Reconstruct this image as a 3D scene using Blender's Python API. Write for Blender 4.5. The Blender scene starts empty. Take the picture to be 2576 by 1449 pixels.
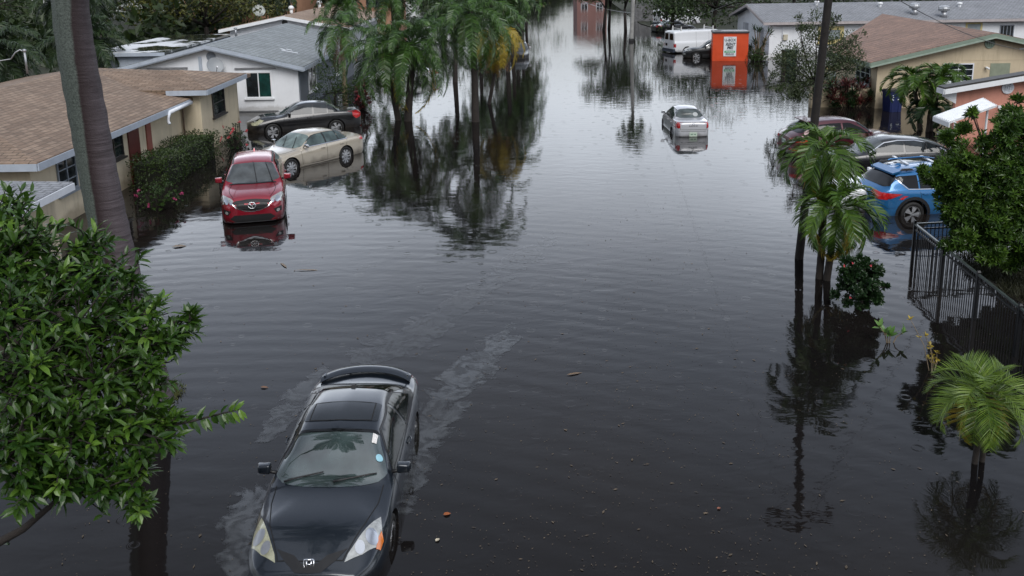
import bpy, bmesh, math, random
import numpy as np
from mathutils import Vector, Matrix
from mathutils.bvhtree import BVHTree
random.seed(7)
RNG = np.random.default_rng(11)
SC = bpy.context.scene
COL = SC.collection
PI = math.pi

# ------------------------------------------------------------------ camera
FPX, PITCH, ROLL, CAMH = 2270.95, 0.2202, -0.0154, 7.3161      # fitted on the photograph (2576 px wide)
IW, CY = 2576.0, 419.6
_f = Vector((0, math.cos(PITCH), -math.sin(PITCH)))
_r = Vector((1, 0, 0))
_u = _r.cross(_f)
AX = _r * math.cos(ROLL) + _u * math.sin(ROLL)
UP = -_r * math.sin(ROLL) + _u * math.cos(ROLL)
cam_d = bpy.data.cameras.new('camera')
cam = bpy.data.objects.new('camera', cam_d)
COL.objects.link(cam)
cam_d.sensor_width = 36.0
cam_d.lens = 36.0 * FPX / IW
cam_d.shift_y = (CY - 724.5) / IW
cam_d.clip_end = 6000
cam.matrix_world = Matrix(((AX.x, UP.x, -_f.x, 0), (AX.y, UP.y, -_f.y, 0), (AX.z, UP.z, -_f.z, CAMH), (0, 0, 0, 1)))
SC.camera = cam

def ray(x, y):
    return AX * ((x - IW / 2) / FPX) - UP * ((y - CY) / FPX) + _f
def G(x, y, z=0.0):                      # survey: point of the height z seen at a place of the photograph
    d = ray(x, y); t = (z - CAMH) / d.z
    return Vector((0, 0, CAMH)) + d * t
def AT(x, y, Y):
    d = ray(x, y); t = Y / d.y
    return Vector((0, 0, CAMH)) + d * t

# ------------------------------------------------------------------ light
SUN_EL, SUN_AZ = math.radians(46), math.radians(165)          # high, behind the camera; overcast
w = bpy.data.worlds.new('World'); SC.world = w; w.use_nodes = True
nt = w.node_tree; nt.nodes.clear()
def N(tree, typ, **kw):
    n = tree.nodes.new(typ)
    for k, v in kw.items(): setattr(n, k, v)
    return n
def setin(n, **kw):
    for k, v in kw.items(): n.inputs[k.replace('_', ' ')].default_value = v
sky = N(nt, 'ShaderNodeTexSky'); sky.sky_type = 'NISHITA'; sky.sun_disc = False
sky.sun_elevation = SUN_EL; sky.sun_rotation = SUN_AZ; sky.air_density = 1.2; sky.dust_density = 3.0
hsv = N(nt, 'ShaderNodeHueSaturation'); hsv.inputs['Saturation'].default_value = 0.2
tc = N(nt, 'ShaderNodeTexCoord')
sep = N(nt, 'ShaderNodeSeparateXYZ')
ramp = N(nt, 'ShaderNodeValToRGB')
# overcast: bright band low in the sky, heavy cloud above it, lighter again overhead
cr = ramp.color_ramp
cr.elements[0].position = 0.0; cr.elements[0].color = (.8, .83, .86, 1)
cr.elements[1].position = 1.0; cr.elements[1].color = (1.5, 1.55, 1.62, 1)
for p_, v_ in ((0.08, 1.15), (0.14, 1.75), (0.20, 2.05), (0.26, 1.9), (0.30, 1.6), (0.34, 1.32), (0.38, 1.14), (0.42, 1.08), (0.485, .96), (0.56, 0.84), (0.75, 0.7), (0.86, .95)):
    e = cr.elements.new(p_); k_ = min(1, max(0, (p_ - .25) / .15)); e.color = (v_ * (.975 - .04 * k_), v_, v_ * (1.06 + .07 * k_), 1)
clouds = N(nt, 'ShaderNodeTexNoise'); setin(clouds, Scale=2.2, Detail=5.0, Roughness=0.55)
cmap = N(nt, 'ShaderNodeMapRange'); setin(cmap, From_Min=0.3, From_Max=0.7, To_Min=0.8, To_Max=1.2)
mul1 = N(nt, 'ShaderNodeMixRGB', blend_type='MULTIPLY'); mul1.inputs[0].default_value = 1
mul2 = N(nt, 'ShaderNodeMixRGB', blend_type='MULTIPLY'); mul2.inputs[0].default_value = 1
bg = N(nt, 'ShaderNodeBackground'); bg.inputs['Strength'].default_value = 0.15
wo = N(nt, 'ShaderNodeOutputWorld')
L = nt.links.new
L(sky.outputs[0], hsv.inputs['Color']); L(tc.outputs['Generated'], sep.inputs[0]); L(sep.outputs['Z'], ramp.inputs[0])
L(tc.outputs['Generated'], clouds.inputs['Vector']); L(clouds.outputs[0], cmap.inputs[0])
L(hsv.outputs[0], mul1.inputs[1]); L(ramp.outputs[0], mul1.inputs[2])
L(mul1.outputs[0], mul2.inputs[1]); L(cmap.outputs[0], mul2.inputs[2])
# the cloud is thinner up the street than behind the camera
azr = N(nt, 'ShaderNodeMapRange'); setin(azr, From_Min=-.7, From_Max=.3, To_Min=.3, To_Max=1.0); L(sep.outputs['Y'], azr.inputs[0])
mul3 = N(nt, 'ShaderNodeMixRGB', blend_type='MULTIPLY'); mul3.inputs[0].default_value = 1
L(mul2.outputs[0], mul3.inputs[1]); L(azr.outputs[0], mul3.inputs[2]); L(mul3.outputs[0], bg.inputs['Color']); L(bg.outputs[0], wo.inputs['Surface'])
sd = bpy.data.lights.new('sun', 'SUN'); sd.energy = 1.5; sd.angle = math.radians(40); sd.color = (1.0, 0.97, 0.93)
so = bpy.data.objects.new('sun', sd); COL.objects.link(so)
so.rotation_euler = Vector((-math.sin(SUN_AZ) * math.cos(SUN_EL), -math.cos(SUN_AZ) * math.cos(SUN_EL), -math.sin(SUN_EL))).to_track_quat('-Z', 'Y').to_euler()
SC.view_settings.view_transform = 'Standard'; SC.view_settings.look = 'None'
SC.view_settings.exposure = 0.5; SC.view_settings.gamma = 1.0
SC.cycles.max_bounces = 6; SC.cycles.transparent_max_bounces = 12
SC.cycles.caustics_reflective = False; SC.cycles.caustics_refractive = False

# ------------------------------------------------------------------ materials
MATS = {}
def base_mat(name):
    m = bpy.data.materials.new(name); m.use_nodes = True
    t = m.node_tree; b = t.nodes['Principled BSDF']
    MATS[name] = m
    return m, t, b
def mat(name, col, rough=0.6, var=0.15, vs=4.0, bump=0.0, bs=30.0, metal=0.0, coat=0.0, spec=0.5, dirt=0.0, detail=5.0, wet=False):
    if name in MATS: return MATS[name]
    m, t, b = base_mat(name); l = t.links.new
    setin(b, Roughness=rough, Metallic=metal, Coat_Weight=coat, Coat_Roughness=0.04)
    b.inputs['Specular IOR Level'].default_value = spec
    g = N(t, 'ShaderNodeTexCoord')
    n = N(t, 'ShaderNodeTexNoise'); setin(n, Scale=vs, Detail=detail, Roughness=0.6)
    l(g.outputs['Object'], n.inputs['Vector'])
    r = N(t, 'ShaderNodeMapRange'); setin(r, From_Min=0.3, From_Max=0.7, To_Min=1 - var, To_Max=1 + var)
    l(n.outputs[0], r.inputs[0])
    x = N(t, 'ShaderNodeMixRGB', blend_type='MULTIPLY'); x.inputs[0].default_value = 1
    x.inputs[1].default_value = (*col, 1); l(r.outputs[0], x.inputs[2])
    out = x.outputs[0]
    if dirt:                                   # rain streaks and grime with a shape of their own
        mp = N(t, 'ShaderNodeMapping'); mp.inputs['Scale'].default_value = (3.0, 3.0, 0.35)
        n2 = N(t, 'ShaderNodeTexNoise'); setin(n2, Scale=1.6, Detail=6.0, Roughness=0.65)
        l(g.outputs['Object'], mp.inputs[0]); l(mp.outputs[0], n2.inputs['Vector'])
        r2 = N(t, 'ShaderNodeMapRange'); setin(r2, From_Min=0.52, From_Max=0.78, To_Min=0, To_Max=dirt); l(n2.outputs[0], r2.inputs[0])
        y = N(t, 'ShaderNodeMixRGB'); l(r2.outputs[0], y.inputs[0]); l(out, y.inputs[1])
        y.inputs[2].default_value = (col[0] * .42, col[1] * .4, col[2] * .36, 1); out = y.outputs[0]
    if wet:                                    # wall soaked just above the flood, with an uneven upper edge
        sz = N(t, 'ShaderNodeSeparateXYZ'); l(g.outputs['Object'], sz.inputs[0])
        nw = N(t, 'ShaderNodeTexNoise'); setin(nw, Scale=1.3, Detail=6.0, Roughness=.65); l(g.outputs['Object'], nw.inputs['Vector'])
        ad = N(t, 'ShaderNodeMath', operation='MULTIPLY_ADD'); ad.inputs[1].default_value = -.7; l(nw.outputs[0], ad.inputs[0]); l(sz.outputs['Z'], ad.inputs[2])
        rw = N(t, 'ShaderNodeMapRange'); setin(rw, From_Min=-.22, From_Max=-.02, To_Min=.5, To_Max=0); l(ad.outputs[0], rw.inputs[0])
        xw = N(t, 'ShaderNodeMixRGB'); l(rw.outputs[0], xw.inputs[0]); l(out, xw.inputs[1]); xw.inputs[2].default_value = (col[0] * .34, col[1] * .31, col[2] * .26, 1); out = xw.outputs[0]
    l(out, b.inputs['Base Color'])
    if bump:
        n3 = N(t, 'ShaderNodeTexNoise'); setin(n3, Scale=bs, Detail=3.0)
        l(g.outputs['Object'], n3.inputs['Vector'])
        bp = N(t, 'ShaderNodeBump'); setin(bp, Strength=bump, Distance=0.02)
        l(n3.outputs[0], bp.inputs['Height']); l(bp.outputs[0], b.inputs['Normal'])
    return m
def paint(name, col, metal=0.25, rough=0.3):
    if name in MATS: return MATS[name]
    m, t, b = base_mat(name); l = t.links.new
    setin(b, Metallic=metal, Roughness=rough, Coat_Weight=1.0, Coat_Roughness=0.03)
    g = N(t, 'ShaderNodeTexCoord')
    n = N(t, 'ShaderNodeTexNoise'); setin(n, Scale=900.0, Detail=1.0)            # metallic flake
    n2 = N(t, 'ShaderNodeTexNoise'); setin(n2, Scale=2.2, Detail=5.0)           # film of wet dirt
    l(g.outputs['Object'], n.inputs['Vector']); l(g.outputs['Object'], n2.inputs['Vector'])
    r = N(t, 'ShaderNodeMapRange'); setin(r, From_Min=0.3, From_Max=0.7, To_Min=0.85, To_Max=1.15); l(n.outputs[0], r.inputs[0])
    x = N(t, 'ShaderNodeMixRGB', blend_type='MULTIPLY'); x.inputs[0].default_value = 1
    x.inputs[1].default_value = (*col, 1); l(r.outputs[0], x.inputs[2])
    sz = N(t, 'ShaderNodeSeparateXYZ'); l(g.outputs['Object'], sz.inputs[0])               # splashed mud above the water line
    md = N(t, 'ShaderNodeMath', operation='MULTIPLY_ADD'); md.inputs[1].default_value = -.55; l(n2.outputs[0], md.inputs[0]); l(sz.outputs['Z'], md.inputs[2])
    rm = N(t, 'ShaderNodeMapRange'); setin(rm, From_Min=.02, From_Max=.26, To_Min=.6, To_Max=0); l(md.outputs[0], rm.inputs[0])
    xm = N(t, 'ShaderNodeMixRGB'); l(rm.outputs[0], xm.inputs[0]); l(x.outputs[0], xm.inputs[1]); xm.inputs[2].default_value = (.030, .024, .018, 1); l(xm.outputs[0], b.inputs['Base Color'])
    r2 = N(t, 'ShaderNodeMapRange'); setin(r2, From_Min=0.4, From_Max=0.7, To_Min=0.02, To_Max=0.12); l(n2.outputs[0], r2.inputs[0])
    l(r2.outputs[0], b.inputs['Coat Roughness'])
    v = N(t, 'ShaderNodeTexVoronoi'); setin(v, Scale=55.0, Randomness=1.0)        # rain drops
    l(g.outputs['Object'], v.inputs['Vector'])
    r3 = N(t, 'ShaderNodeMapRange'); setin(r3, From_Min=0.0, From_Max=0.3, To_Min=1.0, To_Max=0.0); l(v.outputs['Distance'], r3.inputs[0])
    bp = N(t, 'ShaderNodeBump'); setin(bp, Strength=0.06, Distance=0.01); l(r3.outputs[0], bp.inputs['Height'])
    l(bp.outputs[0], b.inputs['Coat Normal'])
    return m
def glass(name, col=(0.012, 0.016, 0.018), rough=0.03, var=0.5):
    if name in MATS: return MATS[name]
    m, t, b = base_mat(name); l = t.links.new
    setin(b, Roughness=rough, IOR=1.5)
    g = N(t, 'ShaderNodeTexCoord'); n = N(t, 'ShaderNodeTexNoise'); setin(n, Scale=2.5, Detail=4.0)
    l(g.outputs['Object'], n.inputs['Vector'])
    r = N(t, 'ShaderNodeMapRange'); setin(r, From_Min=0.3, From_Max=0.7, To_Min=1 - var, To_Max=1 + var); l(n.outputs[0], r.inputs[0])
    x = N(t, 'ShaderNodeMixRGB', blend_type='MULTIPLY'); x.inputs[0].default_value = 1
    x.inputs[1].default_value = (*col, 1); l(r.outputs[0], x.inputs[2]); l(x.outputs[0], b.inputs['Base Color'])
    return m
def leafmat(name, dark, light, rough=0.42, trans=0.25, spec=0.5):
    if name in MATS: return MATS[name]
    m, t, b = base_mat(name); l = t.links.new
    gm = N(t, 'ShaderNodeNewGeometry'); g = N(t, 'ShaderNodeTexCoord')
    n = N(t, 'ShaderNodeTexNoise'); setin(n, Scale=0.9, Detail=3.0); l(g.outputs['Object'], n.inputs['Vector'])
    mx = N(t, 'ShaderNodeMath', operation='MULTIPLY_ADD'); mx.inputs[1].default_value = 0.55; l(gm.outputs['Random Per Island'], mx.inputs[0])
    rn = N(t, 'ShaderNodeMapRange'); setin(rn, From_Min=0.3, From_Max=0.7, To_Min=0, To_Max=0.45); l(n.outputs[0], rn.inputs[0]); l(rn.outputs[0], mx.inputs[2])
    c = N(t, 'ShaderNodeMixRGB'); c.inputs[1].default_value = (*dark, 1); c.inputs[2].default_value = (*light, 1); l(mx.outputs[0], c.inputs[0])
    l(c.outputs[0], b.inputs['Base Color']); setin(b, Roughness=rough); b.inputs['Specular IOR Level'].default_value = spec
    if trans:
        tr = N(t, 'ShaderNodeBsdfTranslucent'); ms = N(t, 'ShaderNodeMixShader'); ms.inputs[0].default_value = trans
        l(c.outputs[0], tr.inputs['Color']); o = t.nodes['Material Output']
        l(b.outputs[0], ms.inputs[1]); l(tr.outputs[0], ms.inputs[2]); l(ms.outputs[0], o.inputs['Surface'])
    return m
def shingle(name, col, col2, bw=0.32, bh=0.15, var=0.5, moss=None, rough=0.75, mort=0.38):
    if name in MATS: return MATS[name]
    m, t, b = base_mat(name); l = t.links.new
    uv = N(t, 'ShaderNodeUVMap'); g = N(t, 'ShaderNodeTexCoord')
    br = N(t, 'ShaderNodeTexBrick'); setin(br, Scale=1.0, Mortar_Size=0.02, Mortar_Smooth=0.4, Bias=-0.1, Brick_Width=bw, Row_Height=bh)
    br.inputs['Color1'].default_value = (*col, 1); br.inputs['Color2'].default_value = (*col2, 1)
    br.inputs['Mortar'].default_value = tuple(c * mort for c in col) + (1,)
    l(uv.outputs[0], br.inputs['Vector'])
    n = N(t, 'ShaderNodeTexNoise'); setin(n, Scale=0.7, Detail=6.0, Roughness=0.65); l(g.outputs['Object'], n.inputs['Vector'])
    r = N(t, 'ShaderNodeMapRange'); setin(r, From_Min=0.3, From_Max=0.7, To_Min=1 - var * .5, To_Max=1 + var * .5); l(n.outputs[0], r.inputs[0])
    x = N(t, 'ShaderNodeMixRGB', blend_type='MULTIPLY'); x.inputs[0].default_value = 1
    l(br.outputs[0], x.inputs[1]); l(r.outputs[0], x.inputs[2]); out = x.outputs[0]
    n2 = N(t, 'ShaderNodeTexNoise'); setin(n2, Scale=9.0, Detail=4.0); l(g.outputs['Object'], n2.inputs['Vector'])
    r2 = N(t, 'ShaderNodeMapRange'); setin(r2, From_Min=0.3, From_Max=0.7, To_Min=0.82, To_Max=1.18); l(n2.outputs[0], r2.inputs[0])
    x2 = N(t, 'ShaderNodeMixRGB', blend_type='MULTIPLY'); x2.inputs[0].default_value = 1
    l(out, x2.inputs[1]); l(r2.outputs[0], x2.inputs[2]); out = x2.outputs[0]
    l(out, b.inputs['Base Color']); setin(b, Roughness=rough)
    bp = N(t, 'ShaderNodeBump'); setin(bp, Strength=0.5, Distance=0.012); l(br.outputs['Fac'], bp.inputs['Height']); bp.invert = True
    l(bp.outputs[0], b.inputs['Normal'])
    return m

# ------------------------------------------------------------------ mesh helpers
class MB:                                  # collects shapes, links them as one mesh object
    def __init__(self): self.v = []; self.f = []; self.m = []
    def add(self, vs, fs, mi=0):
        o = len(self.v); self.v += [tuple(p) for p in vs]
        self.f += [tuple(i + o for i in f) for f in fs]; self.m += [mi] * len(fs); return self
    def box(self, c, s, rot=None, mi=0, taper=1.0):
        hx, hy, hz = s[0] / 2, s[1] / 2, s[2] / 2
        vs = [Vector((x * hx * (taper if z > 0 else 1), y * hy * (taper if z > 0 else 1), z * hz)) for z in (-1, 1) for y in (-1, 1) for x in (-1, 1)]
        if rot is not None: vs = [rot @ v for v in vs]
        c = Vector(c)
        return self.add([v + c for v in vs], [(0, 2, 3, 1), (4, 5, 7, 6), (0, 1, 5, 4), (2, 6, 7, 3), (0, 4, 6, 2), (1, 3, 7, 5)], mi)
    def bar(self, a, b, wx, wz=None, mi=0):   # square bar from a to b
        a, b = Vector(a), Vector(b); d = b - a
        q = d.to_track_quat('Y', 'Z').to_matrix()
        return self.box((a + b) / 2, (wx, d.length, wz or wx), q, mi)
    def tube(self, pts, rad, n=8, mi=0, caps=True):
        pts = [Vector(p) for p in pts]; k = len(pts)
        if not hasattr(rad, '__len__'): rad = [rad] * k
        o = len(self.v); ref = Vector((0.31, 0.95, 0.1)).normalized()
        for i in range(k):
            d = (pts[min(i + 1, k - 1)] - pts[max(i - 1, 0)]).normalized()
            s = d.cross(ref)
            if s.length < 0.05: s = d.cross(Vector((1, 0, 0)))
            s.normalize(); u = s.cross(d)
            for j in range(n):
                a = 2 * PI * j / n
                p = pts[i] + (s * math.cos(a) + u * math.sin(a)) * rad[i]; self.v.append(tuple(p))
        for i in range(k - 1):
            for j in range(n):
                j2 = (j + 1) % n
                self.f.append((o + i * n + j, o + i * n + j2, o + (i + 1) * n + j2, o + (i + 1) * n + j)); self.m.append(mi)
        if caps:
            self.f.append(tuple(o + j for j in range(n))); self.m.append(mi)
            self.f.append(tuple(o + (k - 1) * n + j for j in reversed(range(n)))); self.m.append(mi)
        return self
    def lathe(self, prof, n=24, origin=(0, 0, 0), rot=None, mi=0):     # profile (r, z) round z
        o = len(self.v); c = Vector(origin)
        for r, z in prof:
            for j in range(n):
                a = 2 * PI * j / n; p = Vector((r * math.cos(a), r * math.sin(a), z))
                if rot is not None: p = rot @ p
                self.v.append(tuple(p + c))
        for i in range(len(prof) - 1):
            for j in range(n):
                j2 = (j + 1) % n
                self.f.append((o + i * n + j, o + i * n + j2, o + (i + 1) * n + j2, o + (i + 1) * n + j)); self.m.append(mi)
        return self
    def prism(self, poly, ext, mi=0):        # closed polygon of 3-D points pushed along ext
        k = len(poly); ext = Vector(ext); a = [Vector(p) for p in poly]
        vs = a + [p + ext for p in a]
        fs = [tuple(range(k)), tuple(reversed(range(k, 2 * k)))] + [(i, i + k, (i + 1) % k + k, (i + 1) % k) for i in range(k)]
        return self.add(vs, fs, mi)
    def build(self, name, mats, parent=None, smooth=False, uv=False, fix=True, sharp=None):
        me = bpy.data.meshes.new(name)
        me.from_pydata(self.v, [], self.f)
        for m_ in (mats if isinstance(mats, (list, tuple)) else [mats]): me.materials.append(m_)
        if any(self.m): me.polygons.foreach_set('material_index', self.m)
        if fix:
            b = bmesh.new(); b.from_mesh(me); bmesh.ops.recalc_face_normals(b, faces=b.faces); b.to_mesh(me); b.free()
        if smooth: me.polygons.foreach_set('use_smooth', [True] * len(me.polygons))
        if uv: face_uv(me)
        if smooth and sharp: me.set_sharp_from_angle(angle=math.radians(sharp))
        me.update()
        o = bpy.data.objects.new(name, me); COL.objects.link(o)
        if parent is not None: o.parent = parent
        return o
def face_uv(me):
    uvl = me.uv_layers.new(name='UVMap')
    for p in me.polygons:
        n = p.normal
        if abs(n.z) > 0.999: u, v = Vector((1, 0, 0)), Vector((0, 1, 0))
        else:
            u = Vector((-n.y, n.x, 0)).normalized(); v = n.cross(u)
        for li in p.loop_indices:
            c = me.vertices[me.loops[li].vertex_index].co
            uvl.data[li].uv = (c.dot(u), c.dot(v))
def empty(name, loc=(0, 0, 0), rz=0.0, label=None, cat=None, group=None):
    o = bpy.data.objects.new(name, None); COL.objects.link(o); o.empty_display_size = 0.2
    o.location = loc; o.rotation_euler = (0, 0, rz)
    return tag(o, label, cat, group)
def tag(o, label=None, cat=None, group=None, kind=None):
    if label: o['label'] = label
    if cat: o['category'] = cat
    if group: o['group'] = group
    if kind: o['kind'] = kind
    return o
def copy_tree(o, parent=None):
    c = o.copy(); COL.objects.link(c)
    if parent is not None: c.parent = parent
    for ch in o.children: copy_tree(ch, c)
    return c

# ------------------------------------------------------------------ the setting: water and ground
def water_material():
    m, t, b = base_mat('flood_water'); l = t.links.new
    g = N(t, 'ShaderNodeTexCoord'); P = g.outputs['Object']
    setin(b, Roughness=0.035, IOR=1.333); b.inputs['Specular IOR Level'].default_value = 0.5
    n = N(t, 'ShaderNodeTexNoise'); setin(n, Scale=0.12, Detail=4.0); l(P, n.inputs['Vector'])
    c = N(t, 'ShaderNodeMixRGB'); c.inputs[1].default_value = (0.0052, 0.0050, 0.0056, 1); c.inputs[2].default_value = (0.012, 0.0098, 0.0085, 1)
    r = N(t, 'ShaderNodeMapRange'); setin(r, From_Min=0.35, From_Max=0.65); l(n.outputs[0], r.inputs[0]); l(r.outputs[0], c.inputs[0])
    l(c.outputs[0], b.inputs['Base Color'])
    def mathn(op, a, bb=None, cc=None):
        k = N(t, 'ShaderNodeMath', operation=op)
        for i, s in enumerate((a, bb, cc)):
            if s is None: continue
            if isinstance(s, (int, float)): k.inputs[i].default_value = s
            else: l(s, k.inputs[i])
        return k.outputs[0]
    # wind ripples with crests across the street
    mp = N(t, 'ShaderNodeMapping'); mp.inputs['Scale'].default_value = (0.6, 1.0, 1.0); mp.inputs['Rotation'].default_value = (0, 0, 0.06); l(P, mp.inputs[0])
    n1 = N(t, 'ShaderNodeTexNoise'); setin(n1, Scale=2.0, Detail=3.0, Roughness=0.5, Distortion=0.5); l(mp.outputs[0], n1.inputs['Vector'])
    mp2 = N(t, 'ShaderNodeMapping'); mp2.inputs['Scale'].default_value = (0.4, 1.0, 1.0); mp2.inputs['Rotation'].default_value = (0, 0, -0.35); l(P, mp2.inputs[0])
    n2 = N(t, 'ShaderNodeTexNoise'); setin(n2, Scale=7.0, Detail=2.0, Roughness=0.5); l(mp2.outputs[0], n2.inputs['Vector'])
    # wave trains spreading as wide arcs
    w1 = N(t, 'ShaderNodeTexWave'); w1.wave_type = 'RINGS'; w1.rings_direction = 'SPHERICAL'; w1.wave_profile = 'SIN'
    mp3 = N(t, 'ShaderNodeMapping'); mp3.inputs['Location'].default_value = (5.0, -1.0, 0); l(P, mp3.inputs[0])
    setin(w1, Scale=0.58, Distortion=1.3, Detail=1.0, Detail_Scale=0.3); l(mp3.outputs[0], w1.inputs['Vector'])
    # a patchy wind: calm and ruffled areas
    n4 = N(t, 'ShaderNodeTexNoise'); setin(n4, Scale=0.09, Detail=3.0); l(P, n4.inputs['Vector'])
    gust = N(t, 'ShaderNodeMapRange'); setin(gust, From_Min=0.38, From_Max=0.64, To_Min=0.5, To_Max=1.25); l(n4.outputs[0], gust.inputs[0])
    # rain rings
    v = N(t, 'ShaderNodeTexVoronoi'); v.voronoi_dimensions = '2D'; setin(v, Scale=1.9, Randomness=1.0); l(P, v.inputs['Vector'])
    sepc = N(t, 'ShaderNodeSeparateColor'); l(v.outputs['Color'], sepc.inputs[0])
    rad = mathn('MULTIPLY_ADD', sepc.outputs[0], 0.22, 0.02)
    dd = mathn('SUBTRACT', v.outputs['Distance'], rad)
    win = mathn('SUBTRACT', 1.0, mathn('MULTIPLY', mathn('ABSOLUTE', dd), 16.0)); win = mathn('MAXIMUM', win, 0.0)
    ring = mathn('MULTIPLY', mathn('SINE', mathn('MULTIPLY', dd, 110.0)), win)
    ring = mathn('MULTIPLY', ring, mathn('GREATER_THAN', sepc.outputs[1], 0.72))
    h = mathn('MULTIPLY', n1.outputs[0], 0.0048)
    h = mathn('ADD', h, mathn('MULTIPLY', n2.outputs[0], 0.0011))
    h = mathn('MULTIPLY', h, gust.outputs[0])
    n6 = N(t, 'ShaderNodeTexNoise'); setin(n6, Scale=0.16, Detail=2.0); l(P, n6.inputs['Vector'])
    pm = N(t, 'ShaderNodeMapRange'); setin(pm, From_Min=.42, From_Max=.6, To_Min=.35, To_Max=1.0); l(n6.outputs[0], pm.inputs[0])
    ln_ = N(t, 'ShaderNodeVectorMath', operation='LENGTH'); l(mp3.outputs[0], ln_.inputs[0])
    fade = N(t, 'ShaderNodeMapRange'); setin(fade, From_Min=14, From_Max=30, To_Min=1.0, To_Max=.16); l(ln_.outputs['Value'], fade.inputs[0])
    wv = mathn('MULTIPLY', mathn('MULTIPLY', w1.outputs['Fac'], pm.outputs[0]), fade.outputs[0])
    h = mathn('ADD', h, mathn('MULTIPLY', wv, 0.0020))
    h = mathn('ADD', h, mathn('MULTIPLY', ring, 0.00055))
    bp = N(t, 'ShaderNodeBump'); setin(bp, Strength=1.0, Distance=1.0); l(h, bp.inputs['Height']); l(bp.outputs[0], b.inputs['Normal'])
    return m
ground = MB().add([(-900, -300, -0.6), (900, -300, -0.6), (900, 2500, -0.6), (-900, 2500, -0.6)], [(0, 1, 2, 3)]).build('ground', mat('asphalt', (0.05, 0.05, 0.05), 0.9))
tag(ground, kind='structure')
water = MB().add([(-900, -300, 0), (900, -300, 0), (900, 2500, 0), (-900, 2500, 0)], [(0, 1, 2, 3)]).build('water', water_material())
tag(water, kind='structure')
# ------------------------------------------------------------------ houses
stucco_beige = mat('stucco_beige', (0.60, 0.52, 0.38), 0.9, 0.08, 1.2, 0.35, 60, dirt=0.45, wet=True)
stucco_white = mat('stucco_white', (0.80, 0.82, 0.85), 0.85, 0.05, 1.5, 0.25, 60, dirt=0.18, wet=True)
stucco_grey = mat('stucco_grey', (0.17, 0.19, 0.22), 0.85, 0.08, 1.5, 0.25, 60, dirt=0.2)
stucco_tan = mat('stucco_tan', (0.56, 0.47, 0.33), 0.9, 0.08, 1.3, 0.3, 60, dirt=0.4, wet=True)
stucco_salmon = mat('stucco_salmon', (0.58, 0.27, 0.20), 0.9, 0.08, 1.5, 0.3, 60, dirt=0.3, wet=True)
stucco_brown = mat('stucco_brown', (0.34, 0.19, 0.12), 0.9, 0.1, 1.0, 0.3, 60, dirt=0.3)
trim_white = mat('trim_white', (0.72, 0.75, 0.8), 0.5, 0.06, 3, dirt=0.25)
trim_grey = mat('trim_grey', (0.22, 0.25, 0.29), 0.5, 0.08, 3, dirt=0.2)
trim_bluegrey = mat('trim_bluegrey', (0.40, 0.45, 0.52), 0.5, 0.08, 3, dirt=0.3)
trim_green = mat('trim_green', (0.20, 0.26, 0.21), 0.55, 0.1, 3, dirt=0.2)
trim_dark = mat('trim_dark', (0.03, 0.028, 0.026), 0.5, 0.2, 3)
metal_grey = mat('metal_grey', (0.35, 0.36, 0.38), 0.4, 0.12, 6, metal=0.7)
white_gloss = mat('white_gloss', (0.8, 0.82, 0.84), 0.3, 0.04, 3, dirt=0.1)
pane = glass('window_glass', (0.012, 0.017, 0.02), 0.04, 0.6)
pane_green = glass('window_glass_green', (0.008, 0.045, 0.04), 0.05, 0.4)
pane_pale = glass('window_blind', (0.30, 0.34, 0.36), 0.25, 0.25)
roof_brown = shingle('roof_brown', (0.25, 0.178, 0.125), (0.165, 0.108, 0.072), 0.42, 0.2, 0.5)
roof_rust = shingle('roof_rust', (0.27, 0.165, 0.12), (0.20, 0.125, 0.095), 0.3, 0.22, 0.5)
roof_grey = shingle('roof_grey', (0.25, 0.275, 0.285), (0.19, 0.21, 0.22), 0.34, 0.26, 0.35, mort=0.45)
roof_slate = shingle('roof_slate', (0.26, 0.27, 0.29), (0.21, 0.22, 0.24), 0.3, 0.2, 0.3)
roof_tan = shingle('roof_tan', (0.36, 0.26, 0.19), (0.27, 0.19, 0.14), 0.3, 0.16, 0.35)

def V3(*a): return Vector(a)
def window(parent, p0, u, n, wd, ht, fm, gm, cols=2, rows=1, fw=0.055, sill=True, name='window', mun=0.03, label=None, depth=0.05):
    p0, u, n = Vector(p0), Vector(u).normalized(), Vector(n).normalized(); z = V3(0, 0, 1)
    R = Matrix((u, n, z)).transposed()
    def bx(b, cu, cz, su, sz, dep): b.box(p0 + u * cu + z * cz + n * (dep / 2 - 0.01), (su, dep + 0.02, sz), R)
    b = MB()
    bx(b, fw / 2, ht / 2, fw, ht, depth); bx(b, wd - fw / 2, ht / 2, fw, ht, depth)
    bx(b, wd / 2, fw / 2, wd - 2 * fw, fw, depth); bx(b, wd / 2, ht - fw / 2, wd - 2 * fw, fw, depth)
    for i in range(1, cols): bx(b, wd * i / cols, ht / 2, mun + .02, ht - 2 * fw, depth - .006)
    for j in range(1, rows): bx(b, wd / 2, ht * j / rows, wd - 2 * fw, mun, depth - .012)
    wo = b.build(name, fm, parent)
    if label: wo['label'] = label
    if sill:
        s = MB(); s.box(p0 + u * wd / 2 - z * 0.045 + n * 0.05, (wd + 0.16, 0.13, 0.07), R); s.build('sill', fm, wo)
    gms = gm if isinstance(gm, (list, tuple)) else [gm]
    for i, g_ in enumerate(gms):
        a, e = wd * i / len(gms), wd * (i + 1) / len(gms)
        q = MB(); bx(q, (a + e) / 2, ht / 2, e - a - (fw if len(gms) == 1 else .01), ht - fw, 0.012)
        q.build('pane', g_, wo)
    return wo
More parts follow.
